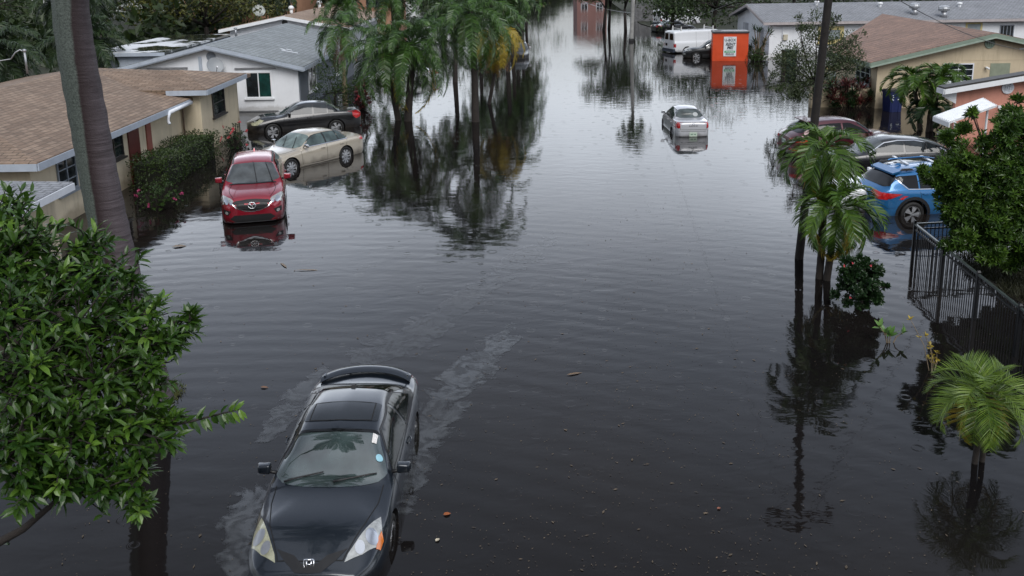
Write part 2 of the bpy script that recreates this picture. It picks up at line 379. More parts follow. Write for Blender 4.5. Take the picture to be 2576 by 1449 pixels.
def panel(parent, name, p0, u, n, wd, ht, m, dep=0.05, label=None):
    p0, u, n = Vector(p0), Vector(u).normalized(), Vector(n).normalized(); z = V3(0, 0, 1)
    R = Matrix((u, n, z)).transposed()
    o = MB().box(p0 + u * wd / 2 + z * ht / 2 + n * (dep / 2 - .01), (wd, dep + .02, ht), R).build(name, m, parent)
    if label: o['label'] = label
    return o
def roof(parent, polys, m, th=0.16, name='roof'):
    b = MB()
    for poly in polys: b.prism(poly, (0, 0, -th))
    return b.build(name, m, parent, uv=True)
def fascia(parent, runs, m, h=0.2, t=0.04, name='fascia', drop=0.03):
    b = MB()
    for a, c in runs:
        a, c = Vector(a), Vector(c); d = c - a
        nrm = V3(d.y, -d.x, 0).normalized()                 # outward to the right of the run
        q = [a + nrm * .004, c + nrm * .004, c + nrm * .004 - V3(0, 0, h), a + nrm * .004 - V3(0, 0, h)]
        b.prism([p - V3(0, 0, drop) for p in q], nrm * t)
    return b.build(name, m, parent)
def gable_walls(x0, x1, y0, y1, ze, za, xr, z0=-0.5):     # ridge along y
    b = MB(); b.prism([(x0, y0, z0), (x1, y0, z0), (x1, y0, ze), (xr, y0, za), (x0, y0, ze)], (0, y1 - y0, 0)); return b
def dish(parent, c, face, r=0.42, name='satellite_dish', label=None, feed=(0.35, -0.2), mount=None, m=None):
    # shallow reflector on an arm; face = direction it looks
    f = Vector(face).normalized(); q = f.to_track_quat('Z', 'Y').to_matrix()
    b = MB(); prof = [(0.001, 0.0)] + [(r * k / 8, 0.22 * r * (k / 8) ** 2) for k in range(1, 9)]
    b.lathe(prof, 28, c, q); b.lathe([(r, 0.22 * r), (r * 1.015, 0.2 * r)] + [(r * k / 8, 0.22 * r * (k / 8) ** 2 - .02) for k in (7, 5, 3, 1)] + [(.001, -.02)], 28, c, q)
    root = b.build(name, m or mat('dish_grey', (0.27, 0.29, 0.31), 0.45, 0.06), parent, smooth=True)
    c = Vector(c); low = c + q @ V3(0, -r * .95, .2 * r); fp = c + f * r * 1.15 + q @ V3(0, -r * .55, 0)
    a = MB(); a.tube([low, fp], .018, 6); a.box(fp, (.07, .07, .14), q); a.build('feed_arm', metal_grey, root)
    if mount is not None:
        k = MB(); k.tube([c - f * .03, c - f * .12, Vector(mount)], .022, 6); k.build('mount', metal_grey, root)
    return root

# --- beige house on the near left
H = empty('beige_house', (-14, 32, 0), 0, 'beige stucco house with brown shingle roof behind the tall palm trunk', 'house')
def rebase(root):
    """children were written in world numbers; keep them there under the moved root"""
    inv = Matrix.Translation(root.location).inverted()
    for c in root.children:
        if 'rebased' in c: continue
        c.data.transform(inv) if c.data else None
        for g_ in c.children:
            if g_.data: g_.data.transform(inv)
b = MB()
b.box((-18.3, 34.0, 0.8), (10.0, 19.4, 2.6))                                # main block x -23.3..-13.3, y 24.3..43.7
b.build('main_wall', stucco_beige, H)
b = MB(); b.box((-14.6, 38.455, 0.99), (4.2, 4.79, 2.98)); b.build('wing_wall', stucco_beige, H)      # x -16.7..-12.5, y 36.06..40.85
ex, ez, s = -12.8, 2.3, 0.178
rx, rz = -18.3, 2.3 + 5.5 * 0.178
near, far = 23.8, 44.4
roof(H, [[(ex, near, ez), (ex, far, ez), (rx, far - 5.5, rz), (rx, near + 5.5, rz)],
         [(2 * rx - ex, far, ez), (2 * rx - ex, near, ez), (rx, near + 5.5, rz), (rx, far - 5.5, rz)],
         [(2 * rx - ex, near, ez), (ex, near, ez), (rx, near + 5.5, rz)],
         [(ex, far, ez), (2 * rx - ex, far, ez), (rx, far - 5.5, rz)]], roof_brown)
wx, wy0, wy1, wz = -12.1, 35.7, 41.25, 2.66
wyc = (wy0 + wy1) / 2; wrz = wz + 2.775 * 0.178
roof(H, [[(wx, wy0, wz), (wx - 1.9, wyc, wrz), (-19.0, wyc, wrz + .02), (-16.6, wy0, wz)],
         [(wx, wy1, wz), (-17.5, wy1, wz), (-19.0, wyc, wrz + .02), (wx - 1.9, wyc, wrz)],
         [(wx, wy0, wz), (wx, wy1, wz), (wx - 1.9, wyc, wrz)]], roof_brown, name='wing_roof')
fascia(H, [((ex, near, ez), (ex, wy0, ez)), ((2 * rx - ex, near, ez), (ex, near, ez))], trim_bluegrey, 0.2, name='fascia')
fascia(H, [((wx, wy0, wz), (wx, wy1, wz))], trim_bluegrey, 0.2)
fascia(H, [((wx, wy0, wz), (-13.7, wy0, wz))[::-1]], trim_bluegrey, 0.2)
b = MB(); b.prism([(-13.7, wy0 + .02, wz - .2), (-15.9, wy0 + .02, wz - .18), (-13.25, wy0 + .02, 2.24)], (0, 0.05, 0)); b.build('gable_infill', trim_grey, H)
# soffits
b = MB(); b.box((-13.07, 30.0, 2.06), (0.45, 11.6, 0.03)); b.box((-12.33, 38.4, 2.43), (.36, 5.2, .03)); b.build('soffit', trim_white, H)
g_ = MB(); g_.tube([(-12.72, 33.3, 2.14), (-12.72, 35.66, 2.16)], .075, 8); g_.tube([(-12.72, 33.3, 2.14), (-12.74, 33.2, 1.98), (-12.8, 33.28, 1.82), (-12.72, 33.2, 1.72)], .055, 8)
g_.build('gutter', trim_white, H, smooth=True)
dp = MB(); dp.tube([(-13.2, 35.95, 2.0), (-13.22, 35.98, 0.0)], .035, 6); dp.build('drainpipe', mat('pipe_brown', (.12, .08, .06), .5), H)
frame_dk = mat('frame_bronze', (0.035, 0.03, 0.028), 0.4)
window(H, (-12.5, 39.05, 1.25), (0, -1, 0), (1, 0, 0), 1.6, 1.08, frame_dk, pane, 1, 2, label='dark single-hung window beside the flowering shrub')
window(H, (-13.3, 26.87, .9), (0, -1, 0), (1, 0, 0), 1.15, 1.05, trim_grey, pane, 2, 3)
window(H, (-13.3, 30.3, 1.15), (0, -1, 0), (1, 0, 0), .75, .8, frame_dk, pane, 1, 2)
door_red = mat('door_red', (0.10, 0.022, 0.02), 0.4, 0.15)
d_ = panel(H, 'door', (-13.3, 31.65, -0.1), (0, -1, 0), (1, 0, 0), .9, 2.08, door_red)
hb = MB(); hb.lathe([(0.001, .06), (.03, .05), (.03, .02), (.015, 0)], 10, (-13.25, 30.85, .85), Matrix.Rotation(PI / 2, 3, 'Y')); hb.build('handle', metal_grey, d_, smooth=True)
panel(H, 'shutter', (-13.3, 32.75, 0.3), (0, -1, 0), (1, 0, 0), .42, 1.7, mat('shutter_red', (0.25, .08, .06), .6))
panel(H, 'meter_box', (-13.9, 36.06, 1.55), (1, 0, 0), (0, -1, 0), .55, .28, mat('black_box', (.01, .01, .01), .4), .16)
b = MB(); b.box((-13.3, 36.03, .72), (.1, .1, .12)); b.build('tap_plate', trim_white, H)
rebase(H)

# --- flat roofed porch in front of the beige house
H = empty('flat_roof_porch', (-12.2, 19.5, 0), 0, 'low beige porch with flat grey shingle roof and white edge behind the leafy tree', 'porch')
b = MB(); b.box((-12.9, 19.6, 0.8), (3.6, 3.2, 2.6)); b.build('wall', stucco_beige, H)
roof(H, [[(-10.75, 17.7, 2.3), (-10.75, 21.5, 2.3), (-15.0, 21.5, 2.42), (-15.0, 17.7, 2.42)]], roof_slate, .1)
fascia(H, [((-10.75, 17.7, 2.3), (-10.75, 21.5, 2.3)), ((-15, 17.7, 2.42), (-10.75, 17.7, 2.3))], trim_white, .17)
window(H, (-11.1, 19.0, .9), (0, -1, 0), (1, 0, 0), .7, .9, trim_white, pane, 1, 2)
rebase(H)

# --- roof mast with a service drop on the beige house
m_ = MB(); m_.tube([(-20.6, 38.5, 3.1), (-20.6, 38.5, 4.05)], .045, 8); m_.tube([(-20.6, 38.5, 4.0), (-20.75, 38.45, 4.12), (-20.95, 38.4, 4.0), (-21.1, 38.3, 3.75)], .03, 6)
m_.lathe([(.001, .12), (.07, .1), (.09, .02), (.045, -.02)], 10, (-20.6, 38.5, 4.03))
o = m_.build('service_mast', metal_grey, None, smooth=True); tag(o, 'thin grey service mast standing on the brown shingle roof', 'mast')
cb = MB(); cb.tube([(-21.1, 38.3, 3.75), (-22.5, 38.2, 3.55), (-26, 38, 3.6), (-32, 37, 4.2)], .02, 5); o = cb.build('service_cable', mat('cable_pale', (.4, .42, .44), .5), None, smooth=True)
tag(o, 'pale cable running left from the mast on the brown roof', 'cable')

# --- white and grey house
H = empty('white_gable_house', (-15.6, 55, 0), 0, 'white house with grey gable roof and green glazed window behind the black sedan', 'house')
gable_walls(-20.2, -11.05, 46.85, 63.5, 2.30, 3.33, -15.62).build('wall', stucco_white, H)
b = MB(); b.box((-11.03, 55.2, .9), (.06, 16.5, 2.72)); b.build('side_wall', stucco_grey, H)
b = MB(); b.box((-15.6, 46.83, -.22), (9.2, .06, .5)); b.build('plinth', mat('plinth_pale', (.5, .52, .55), .8, dirt=.4), H)
roof(H, [[(-10.65, 46.5, 2.36), (-10.65, 64, 2.36), (-15.62, 64, 3.57), (-15.62, 46.5, 3.57)], [(-20.6, 64, 2.36), (-20.6, 46.5, 2.36), (-15.62, 46.5, 3.57), (-15.62, 64, 3.57)]], roof_grey, .1)
fascia(H, [((-15.62, 46.5, 3.57), (-10.65, 46.5, 2.36)), ((-20.6, 46.5, 2.36), (-15.62, 46.5, 3.57)), ((-10.65, 46.5, 2.36), (-10.65, 64, 2.36))], trim_bluegrey, .2)
fascia(H, [((-15.62, 46.46, 3.37), (-10.65, 46.46, 2.16)), ((-20.6, 46.46, 2.16), (-15.62, 46.46, 3.37))], trim_grey, .07, name='fascia_lower_board', drop=0)  # narrow grey board along the lower edge of the fascia
window(H, (-13.82, 46.85, .72), (1, 0, 0), (0, -1, 0), 1.4, 1.38, white_gloss, [pane, pane_green], 2, 1, .07)
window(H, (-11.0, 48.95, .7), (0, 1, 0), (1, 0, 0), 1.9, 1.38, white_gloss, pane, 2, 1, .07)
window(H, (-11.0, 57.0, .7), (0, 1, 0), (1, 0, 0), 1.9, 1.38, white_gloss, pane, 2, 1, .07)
for (x_, z_, w_) in ((-14.3, 2.22, 2.12), (-18.83, 2.30, 2.1), (-14.3, -.03, 2.12)): panel(H, 'shutter_track', (x_, 46.85, z_), (1, 0, 0), (0, -1, 0), w_, .09, metal_grey, .06)
panel(H, 'conduit_cover', (-16.12, 46.85, 1.2), (1, 0, 0), (0, -1, 0), .15, 1.72, trim_bluegrey, .08)
b = MB(); b.lathe([(.001, .02), (.2, .02), (.205, .05), (.235, .05), (.24, 0)], 28, (-15.47, 46.85, 2.93), Matrix.Rotation(PI / 2, 3, 'X'))
for x_ in (-.09, 0, .09): b.box((-15.47 + x_, 46.81, 2.93), (.04, .03, .26))
b.build('gable_vent', trim_grey, H)
dish(H, (-15.16, 46.4, 2.48), (0.45, -0.85, 0.42), 0.42, mount=(-15.3, 46.86, 2.2))
r_ = MB()
for (x_, y_, l_, a_) in ((-12.3, 50.6, .9, .35), (-12.75, 50.9, .35, -.5), (-12.5, 51.3, .3, .2)):
    r_.box((x_, y_, 2.36 + (-10.65 - x_) * .2435 + .012), (l_, .16, .012), Matrix.Rotation(.24, 3, 'Y') @ Matrix.Rotation(a_, 3, 'Z'))
r_.build('roof_patch', trim_white, H)
v_ = MB(); v_.tube([(-18.2, 60.5, 2.9), (-18.2, 60.5, 3.45)], .07, 8); v_.lathe([(.001, .1), (.12, .05), (.12, 0), (.07, -.02)], 10, (-18.2, 60.5, 3.45)); v_.build('vent_pipe', metal_grey, H, smooth=True)
rebase(H)

# --- flat white roof behind
H = empty('flat_roof_building', (-22.3, 59, 0), 0, 'low building with puddled white flat roof behind the grey gable', 'building')
b = MB(); b.box((-22.2, 59.2, 1.0), (4.2, 13.4, 3.0)); b.build('wall', trim_bluegrey, H)
def flatroof_mat():
    m, t, b_ = base_mat('white_membrane'); l = t.links.new
    g = N(t, 'ShaderNodeTexCoord'); n = N(t, 'ShaderNodeTexNoise'); setin(n, Scale=.28, Detail=4.0, Roughness=.6); l(g.outputs['Object'], n.inputs['Vector'])
    r = N(t, 'ShaderNodeMapRange'); setin(r, From_Min=.47, From_Max=.53); l(n.outputs[0], r.inputs[0])
    c = N(t, 'ShaderNodeMixRGB'); c.inputs[1].default_value = (.62, .64, .66, 1); c.inputs[2].default_value = (.03, .035, .025, 1); l(r.outputs[0], c.inputs[0])
    q = N(t, 'ShaderNodeMapRange'); setin(q, To_Min=.5, To_Max=.05); l(r.outputs[0], q.inputs[0])
    l(c.outputs[0], b_.inputs['Base Color']); l(q.outputs[0], b_.inputs['Roughness'])
    return m
roof(H, [[(-24.4, 52.2, 2.72), (-19.9, 52.2, 2.72), (-20.3, 66.2, 2.72), (-24.6, 66.2, 2.72)]], flatroof_mat(), .14)
fascia(H, [((-24.4, 52.2, 2.72), (-19.9, 52.2, 2.72)), ((-24.6, 66.2, 2.72), (-24.4, 52.2, 2.72))], trim_bluegrey, .2)
rebase(H)

# --- white house with the brown roof further back
H = empty('brown_roof_house', (-17, 77, 0), 0, 'white house with pale brown gable roof and round vents beyond the grey roof', 'house')
gable_walls(-21.2, -12.8, 69.0, 88, 2.85, 3.62, -17.0).build('wall', stucco_white, H)
roof(H, [[(-12.1, 68.5, 2.9), (-12.1, 88.5, 2.9), (-17, 88.5, 3.85), (-17, 68.5, 3.85)], [(-21.9, 88.5, 2.9), (-21.9, 68.5, 2.9), (-17, 68.5, 3.85), (-17, 88.5, 3.85)]], roof_tan, .12)
fascia(H, [((-17, 68.5, 3.85), (-12.1, 68.5, 2.9)), ((-21.9, 68.5, 2.9), (-17, 68.5, 3.85)), ((-12.1, 68.5, 2.9), (-12.1, 88.5, 2.9))], white_gloss, .24)
for (x_, y_, z_) in ((-18.4, 77.2, 3.6), (-17.1, 82.5, 3.83)):
    v_ = MB(); v_.tube([(x_, y_, z_ - .2), (x_, y_, z_ + .35)], .13, 10); v_.lathe([(.001, .32), (.16, .28), (.25, .12), (.2, 0), (.13, -.03)], 14, (x_, y_, z_ + .33)); v_.build('vent_pipe', white_gloss, H, smooth=True)
b = MB(); b.lathe([(.001, .02), (.2, .02), (.22, 0)], 20, (-17, 69.0, 3.3), Matrix.Rotation(PI / 2, 3, 'X')); b.build('gable_vent', trim_dark, H)
dish(H, (-20.4, 74.5, 3.95), (.35, -.8, .45), .5, m=mat('dish_pale', (.42, .45, .43), .5), mount=(-20.4, 74.9, 3.15))
rebase(H)

H = empty('brown_house', (-22, 100, 0), 0, 'far brown walled house at the top edge behind the pale brown roof', 'house')
gable_walls(-34, -12, 96, 106, 5.0, 6.4, -23).build('wall', stucco_brown, H)
roof(H, [[(-11.5, 95.4, 5.05), (-11.5, 106.6, 5.05), (-23, 106.6, 6.6), (-23, 95.4, 6.6)], [(-34.5, 106.6, 5.05), (-34.5, 95.4, 5.05), (-23, 95.4, 6.6), (-23, 106.6, 6.6)]], roof_rust, .15)
for x_ in (-30, -24.5, -19, -15): window(H, (x_, 96, 3.3), (1, 0, 0), (0, -1, 0), 1.6, 1.1, trim_dark, pane, 2, 1)
rebase(H)

# --- tan house on the right
H = empty('tan_gable_house', (24, 50, 0), 0, 'tan stucco house with rust brown roof and green trim behind the blue bin', 'house')
gable_walls(18.25, 29.3, 44.8, 50.5, 2.27, 3.52, 23.75).build('wall', stucco_tan, H)
roof(H, [[(17.7, 44.4, 2.36), (23.75, 44.4, 3.72), (17.7, 51, 2.36)], [(17.7, 51, 2.36), (23.75, 44.4, 3.72), (25.1, 61.5, 3.72)], [(29.8, 44.4, 2.36), (30.6, 61.5, 2.36), (25.1, 61.5, 3.72), (23.75, 44.4, 3.72)]], roof_rust, .12)
fascia(H, [((17.7, 44.4, 2.36), (23.75, 44.4, 3.72)), ((23.75, 44.4, 3.72), (29.8, 44.4, 2.36)), ((17.7, 51, 2.36), (17.7, 44.4, 2.36))], trim_green, .2)
fascia(H, [((17.7, 44.36, 2.16), (23.75, 44.36, 3.52)), ((23.75, 44.36, 3.52), (29.8, 44.36, 2.16))], mat('trim_green_pale', (.3, .37, .31), .5, dirt=.2), .07, name='fascia_board', drop=0)
b = MB(); b.lathe([(.001, .02), (.2, .02), (.205, .05), (.25, .05), (.255, 0)], 28, (23.7, 44.8, 3.17), Matrix.Rotation(PI / 2, 3, 'X'))
for x_ in (-.1, 0, .1): b.box((23.7 + x_, 44.76, 3.17), (.045, .03, .28))
b.build('gable_vent', trim_green, H)
window(H, (21.5, 44.8, 1.28), (1, 0, 0), (0, -1, 0), 1.52, .92, trim_white, pane, 2, 3)
window(H, (18.25, 47.5, 1.05), (0, -1, 0), (-1, 0, 0), 1.9, 1.15, mat('frame_pale', (.45, .5, .5), .5), pane, 3, 4, label='jalousie window on the street side')
panel(H, 'door', (23.85, 44.8, -.1), (1, 0, 0), (0, -1, 0), .98, 2.28, mat('door_sage', (.24, .27, .2), .6, .1, dirt=.2), .02)
panel(H, 'wall_line', (18.3, 44.8, 2.34), (1, 0, 0), (0, -1, 0), 10.9, .02, stucco_tan, .012)
b = MB(); b.box((23.62, 44.72, 1.98), (.1, .14, .08)); b.lathe([(.001, .1), (.05, .08), (.06, 0), (.001, -.02)], 10, (23.68, 44.62, 1.9)); b.build('wall_lamp', white_gloss, H, smooth=True)
panel(H, 'conduit', (25.2, 44.8, 2.86), (1, 0, 0), (0, -1, 0), 1.2, .05, trim_white, .08)
rebase(H)

# --- long white house behind
H = empty('long_white_house', (35, 76, 0), 0, 'long white house with pale grey roof and turbine vents behind the tan house', 'house')
b = MB(); b.prism([(20.3, 71.1, -.5), (20.3, 81.2, -.5), (20.3, 81.2, 2.66), (20.3, 76.2, 3.66), (20.3, 71.1, 2.62)], (40, 0, 0)); b.build('wall', stucco_white, H)
roof(H, [[(19.7, 70.6, 2.68), (61, 70.6, 2.68), (61, 76.2, 3.85), (19.7, 76.2, 3.85)], [(61, 82, 2.68), (19.7, 82, 2.68), (19.7, 76.2, 3.85), (61, 76.2, 3.85)]], roof_slate, .1)
fascia(H, [((19.7, 70.6, 2.68), (61, 70.6, 2.68)), ((19.7, 76.2, 3.85), (19.7, 70.6, 2.68)), ((19.7, 82, 2.68), (19.7, 76.2, 3.85))], mat('trim_taupe', (.42, .38, .38), .5), .2)
window(H, (24.1, 71.1, .95), (1, 0, 0), (0, -1, 0), 2.0, 1.3, mat('shutter_yellow', (.62, .52, .24), .6, .2), pane_pale, 1, 1, .28)
window(H, (35.6, 71.1, 1.45), (1, 0, 0), (0, -1, 0), 1.3, .95, mat('shutter_yellow', (.62, .52, .24)), pane_pale, 1, 1, .14)
window(H, (38.3, 71.1, 1.2), (1, 0, 0), (0, -1, 0), 1.1, .95, trim_grey, pane, 4, 1, .06)
window(H, (41.2, 71.1, 1.2), (1, 0, 0), (0, -1, 0), 1.1, 1.1, trim_grey, pane, 1, 4, .06)
panel(H, 'shutter', (20.3, 78.3, .3), (0, -1, 0), (-1, 0, 0), .75, 1.9, mat('shutter_grey', (.5, .52, .55), .5), .25)
panel(H, 'shutter', (20.3, 73.6, .3), (0, -1, 0), (-1, 0, 0), .75, 1.8, mat('shutter_grey', (.5, .52, .55), .5), .25)
panel(H, 'meter_box', (21.35, 71.1, 1.25), (1, 0, 0), (0, -1, 0), .34, .42, mat('box_cream', (.5, .46, .36), .5), .18)
b = MB(); b.tube([(21.3, 71.04, 1.4), (21.3, 71.04, 2.5)], .03, 6); b.build('conduit', trim_white, H)
for (x_, y_) in ((32.0, 72.2), (33.9, 71.3)):
    z_ = 2.68 + (y_ - 70.6) * .209
    v_ = MB(); v_.tube([(x_, y_, z_ - .1), (x_, y_, z_ + .4)], .26, 14)
    t_ = v_.build('turbine_vent', metal_grey, H, smooth=True)
    q = MB(); q.lathe([(.2, .02), (.37, .12), (.42, .26), (.38, .4), (.22, .5), (.001, .52)], 22, (x_, y_, z_ + .38))
    for k in range(22):
        a = 2 * PI * k / 22; q.box((x_ + .41 * math.cos(a), y_ + .41 * math.sin(a), z_ + .64), (.03, .012, .34), Matrix.Rotation(a, 3, 'Z'))
    q.build('turbine_head', mat('galvanised', (.5, .52, .54), .35, .15, 8, metal=.6), t_)
for (x_, y_) in ((36.5, 74.2), (30.2, 74.6), (25.3, 75.4)):
    z_ = 2.68 + (y_ - 70.6) * .209
    v_ = MB(); v_.tube([(x_, y_, z_ - .1), (x_, y_, z_ + .25)], .12, 8); v_.lathe([(.001, .16), (.2, .12), (.22, 0), (.12, -.02)], 12, (x_, y_, z_ + .22)); v_.build('vent_pipe', white_gloss, H, smooth=True)
rebase(H)

# --- salmon house corner with its white awning
H = empty('salmon_house', (20, 36, 0), 0, 'salmon pink house end with dark roof edge and round white vent at the right border', 'house')
gable_walls(17.55, 23.5, 35.3, 35.48, 2.28, 2.72, 20.2).build('wall', stucco_salmon, H)
roof(H, [[(16.9, 34.9, 2.40), (20.2, 34.9, 2.92), (20.2, 35.5, 2.92), (16.9, 35.5, 2.40)], [(24, 34.9, 2.36), (24, 35.5, 2.36), (20.2, 35.5, 2.92), (20.2, 34.9, 2.92)]], trim_dark, .07)
fascia(H, [((16.9, 34.9, 2.40), (20.2, 34.9, 2.92)), ((20.2, 34.9, 2.92), (24, 34.9, 2.36)), ((16.9, 35.5, 2.4), (16.9, 34.9, 2.4))], white_gloss, .2, drop=.07)
b = MB(); b.prism([(17.0, 35.24, 2.2), (17.55, 35.24, 2.25), (17.55, 35.24, 1.7), (17.0, 35.24, 2.0)], (0, .05, 0)); b.build('soffit_end', white_gloss, H)
b = MB(); b.lathe([(.001, .02), (.17, .02), (.175, .05), (.24, .05), (.245, 0)], 28, (19.55, 35.3, 2.3), Matrix.Rotation(PI / 2, 3, 'X'))
for x_ in (-.08, 0, .08): b.box((19.55 + x_, 35.26, 2.3), (.04, .03, .24))
b.build('gable_vent', trim_white, H)
b = MB(); b.tube([(19.3, 35.25, 1.5), (19.25, 34.95, 1.62), (19.05, 34.85, 1.6)], .03, 6); b.box((19.05, 34.82, 1.62), (.14, .1, .1)); b.box((19.35, 35.27, 1.5), (.1, .05, .2)); b.build('flood_lamp', white_gloss, H)
aw = MB()
for k in range(9):
    t0, t1 = k / 9, (k + 1) / 9
    A0, A1 = V3(14.8, 31.2, 1.93), V3(14.75, 29.9, 1.93); B0, B1 = V3(17.8, 33.8, 2.14), V3(17.35, 31.9, 2.14)
    pa, pb = A0.lerp(A1, t0), A0.lerp(A1, t1); qa, qb = B0.lerp(B1, t0), B0.lerp(B1, t1)
    aw.prism([pa, qa, qb, pb], (0, 0, -.05)); aw.bar(pb + V3(0, 0, .02), qb + V3(0, 0, .02), .03, .04)
aw.prism([(14.8, 31.2, 1.91), (14.75, 29.9, 1.91), (14.75, 29.9, 1.75), (14.8, 31.2, 1.75)], (-.03, 0, 0))
aw.build('awning', white_gloss, H)
b = MB(); b.tube([(15.0, 30.05, -.5), (15.0, 30.05, 1.9)], .04, 8); b.tube([(17.2, 32.2, -.5), (17.2, 32.2, 2.1)], .04, 8); b.build('awning_post', white_gloss, H)
rebase(H)
# ------------------------------------------------------------------ cars
rubber = mat('rubber', (0.012, 0.012, 0.012), 0.7, 0.2)
black_trim = mat('black_trim', (0.012, 0.012, 0.013), 0.45, 0.2)
silver_rim = mat('silver_rim', (0.55, 0.56, 0.58), 0.3, 0.1, metal=0.8)
chrome = mat('chrome', (0.75, 0.76, 0.78), 0.12, 0.05, metal=1.0)
seam_m = mat('panel_gap', (0.006, 0.006, 0.006), 0.8)
lamp_red = mat('lamp_red', (0.42, 0.012, 0.014), 0.12, 0.3, 14, coat=1.0)
lamp_clear = mat('lamp_clear', (0.40, 0.41, 0.40), 0.15, 0.3, 12, coat=1.0, metal=.25)
lamp_aged = mat('lamp_aged', (0.36, 0.36, 0.25), 0.25, 0.35, 10, coat=1.0)
lamp_amber = mat('lamp_amber', (0.62, 0.16, 0.02), 0.15, 0.2, coat=1.0)
plate_m = mat('plate', (0.55, 0.6, 0.55), 0.4, 0.25, 30)
car_glass = glass('car_glass', (0.010, 0.013, 0.014), 0.03, 0.5)
tint_glass = glass('car_glass_dark', (0.004, 0.0045, 0.005), 0.03, 0.3)
screen_glass = glass('screen_glass_pale', (0.13, 0.17, 0.165), 0.03, 0.55)
screen_grey = glass('screen_glass_grey', (0.075, 0.085, 0.09), 0.03, 0.5)

def pchip(keys):
    ks = sorted(keys); X = [k[0] for k in ks]; Y = [k[1] for k in ks]; n = len(X)
    h = [X[i + 1] - X[i] for i in range(n - 1)]; d = [(Y[i + 1] - Y[i]) / h[i] for i in range(n - 1)]
    mm = [0.0] * n
    for i in range(1, n - 1):
        if d[i - 1] * d[i] > 0:
            w1, w2 = 2 * h[i] + h[i - 1], h[i] + 2 * h[i - 1]; mm[i] = (w1 + w2) / (w1 / d[i - 1] + w2 / d[i])
    mm[0], mm[-1] = d[0], d[-1]
    def f(x):
        if x <= X[0]: return Y[0]
        if x >= X[-1]: return Y[-1]
        i = 0
        while x > X[i + 1]: i += 1
        t = (x - X[i]) / h[i]; t2, t3 = t * t, t * t * t
        return (2 * t3 - 3 * t2 + 1) * Y[i] + (t3 - 2 * t2 + t) * h[i] * mm[i] + (-2 * t3 + 3 * t2) * Y[i + 1] + (t3 - t2) * h[i] * mm[i + 1]
    return f
def crom(P, t):                               # Catmull-Rom through the section points, t in 0..n-1
    n = len(P); i = min(int(t), n - 2); u = t - i
    p0, p1, p2, p3 = P[max(i - 1, 0)], P[i], P[i + 1], P[min(i + 2, n - 1)]
    return tuple(0.5 * (2 * p1[k] + (p2[k] - p0[k]) * u + (2 * p0[k] - 5 * p1[k] + 4 * p2[k] - p3[k]) * u * u + (3 * p1[k] - p0[k] - 3 * p2[k] + p3[k]) * u ** 3) for k in (0, 1))
class Shape:
    """lofted car body; front = +y, ground z = 0"""
    def __init__(s, L_, W_, top, sh, wr, zb=0.19, plan=None, bulge=1.0):
        s.L, s.W = L_, W_; s.top = pchip(top); s.sh = pchip(sh); s.wr = pchip(wr); s.zb0 = zb
        h = L_ / 2
        s.plan = pchip(plan or [(-h, .80), (-h + .10, .885), (-h + .35, .955), (-h + .9, .99), (0, 1.0), (h - 1.0, .99), (h - .45, .945), (h - .15, .84), (h, .70)])
        s.zbf = pchip([(-h, zb + .12), (-h + .25, zb), (h - .3, zb - .02), (h, zb + .04)])
    def section(s, y):
        w = s.plan(y) * s.W / 2; zt = s.top(y); zs = min(s.sh(y), zt - .012); zb = s.zbf(y); r = s.wr(y) * s.W / 2
        g = max(0.0, min(1.0, (zt - zs - .075) / .11)); g = g * g * (3 - 2 * g)
        hh = zs - zb
        P = [(0, zb), (.6 * w, zb), (.93 * w, zb + .02), (.985 * w, zb + .2 * hh), (1.0 * w, zb + .52 * hh), (.99 * w, zb + .80 * hh), (.955 * w, zs - .035)]
        a6 = (.90 * w, zs + (zt - zs) * .12); b6 = (.925 * w, zs + .012)
        a7 = (.72 * w, zs + (zt - zs) * .55); b7 = ((r + (.925 * w - r) * .5), zs + (zt - zs) * .52)
        a8 = (.50 * w, zs + (zt - zs) * .82); b8 = (r + .02, zt - .12 * min(1, (zt - zs) / .4) )
        a9 = (.28 * w, zs + (zt - zs) * .95); b9 = (r * .80, zt - .035 * min(1, (zt - zs) / .4))
        lp = lambda a, b: (a[0] + (b[0] - a[0]) * g, a[1] + (b[1] - a[1]) * g)
        P += [lp(a6, b6), lp(a7, b7), lp(a8, b8), lp(a9, b9), (0, zt)]
        return P
    def pt(s, y, v):                           # v in -11..11 (0 = bottom centre, 11 = top centre)
        x, z = crom(s.section(y), min(abs(v), 11)); return Vector((x if v >= 0 else -x, y, z))
    def ys(s, n=64):
        h = s.L / 2; return [-h * math.cos(PI * i / n) * .5 + (-h + 2 * h * i / n) * .5 for i in range(n + 1)]
    def body(s, arches, ra):
        b = MB(); sub = 4; nv = 11 * sub; ys = s.ys(); rows = []
        for k, y in enumerate(ys):
            row = [s.pt(y, j / sub) for j in range(nv + 1)]
            ring = row + [Vector((-p.x, p.y, p.z)) for p in reversed(row[1:-1])]
            rows.append(ring)
        def shrink(ring, f, dy):
            zc = (min(p.z for p in ring) + max(p.z for p in ring)) / 2
            return [Vector((p.x * f, p.y + dy, zc + (p.z - zc) * f)) for p in ring]
        r0, r1 = rows[0], rows[-1]
        rows = [shrink(r0, .6, -.05), shrink(r0, .88, -.042), shrink(r0, .96, -.025)] + rows + [shrink(r1, .96, .025), shrink(r1, .88, .042), shrink(r1, .6, .05)]
        n = len(rows[0]); b.v = [tuple(p) for r in rows for p in r]
        for i in range(len(rows) - 1):
            for j in range(n):
                j2 = (j + 1) % n; b.f.append((i * n + j, i * n + j2, (i + 1) * n + j2, (i + 1) * n + j)); b.m.append(0)
        b.f.append(tuple(range(n))); b.m.append(0); b.f.append(tuple((len(rows) - 1) * n + j for j in reversed(range(n)))); b.m.append(0)
        return b
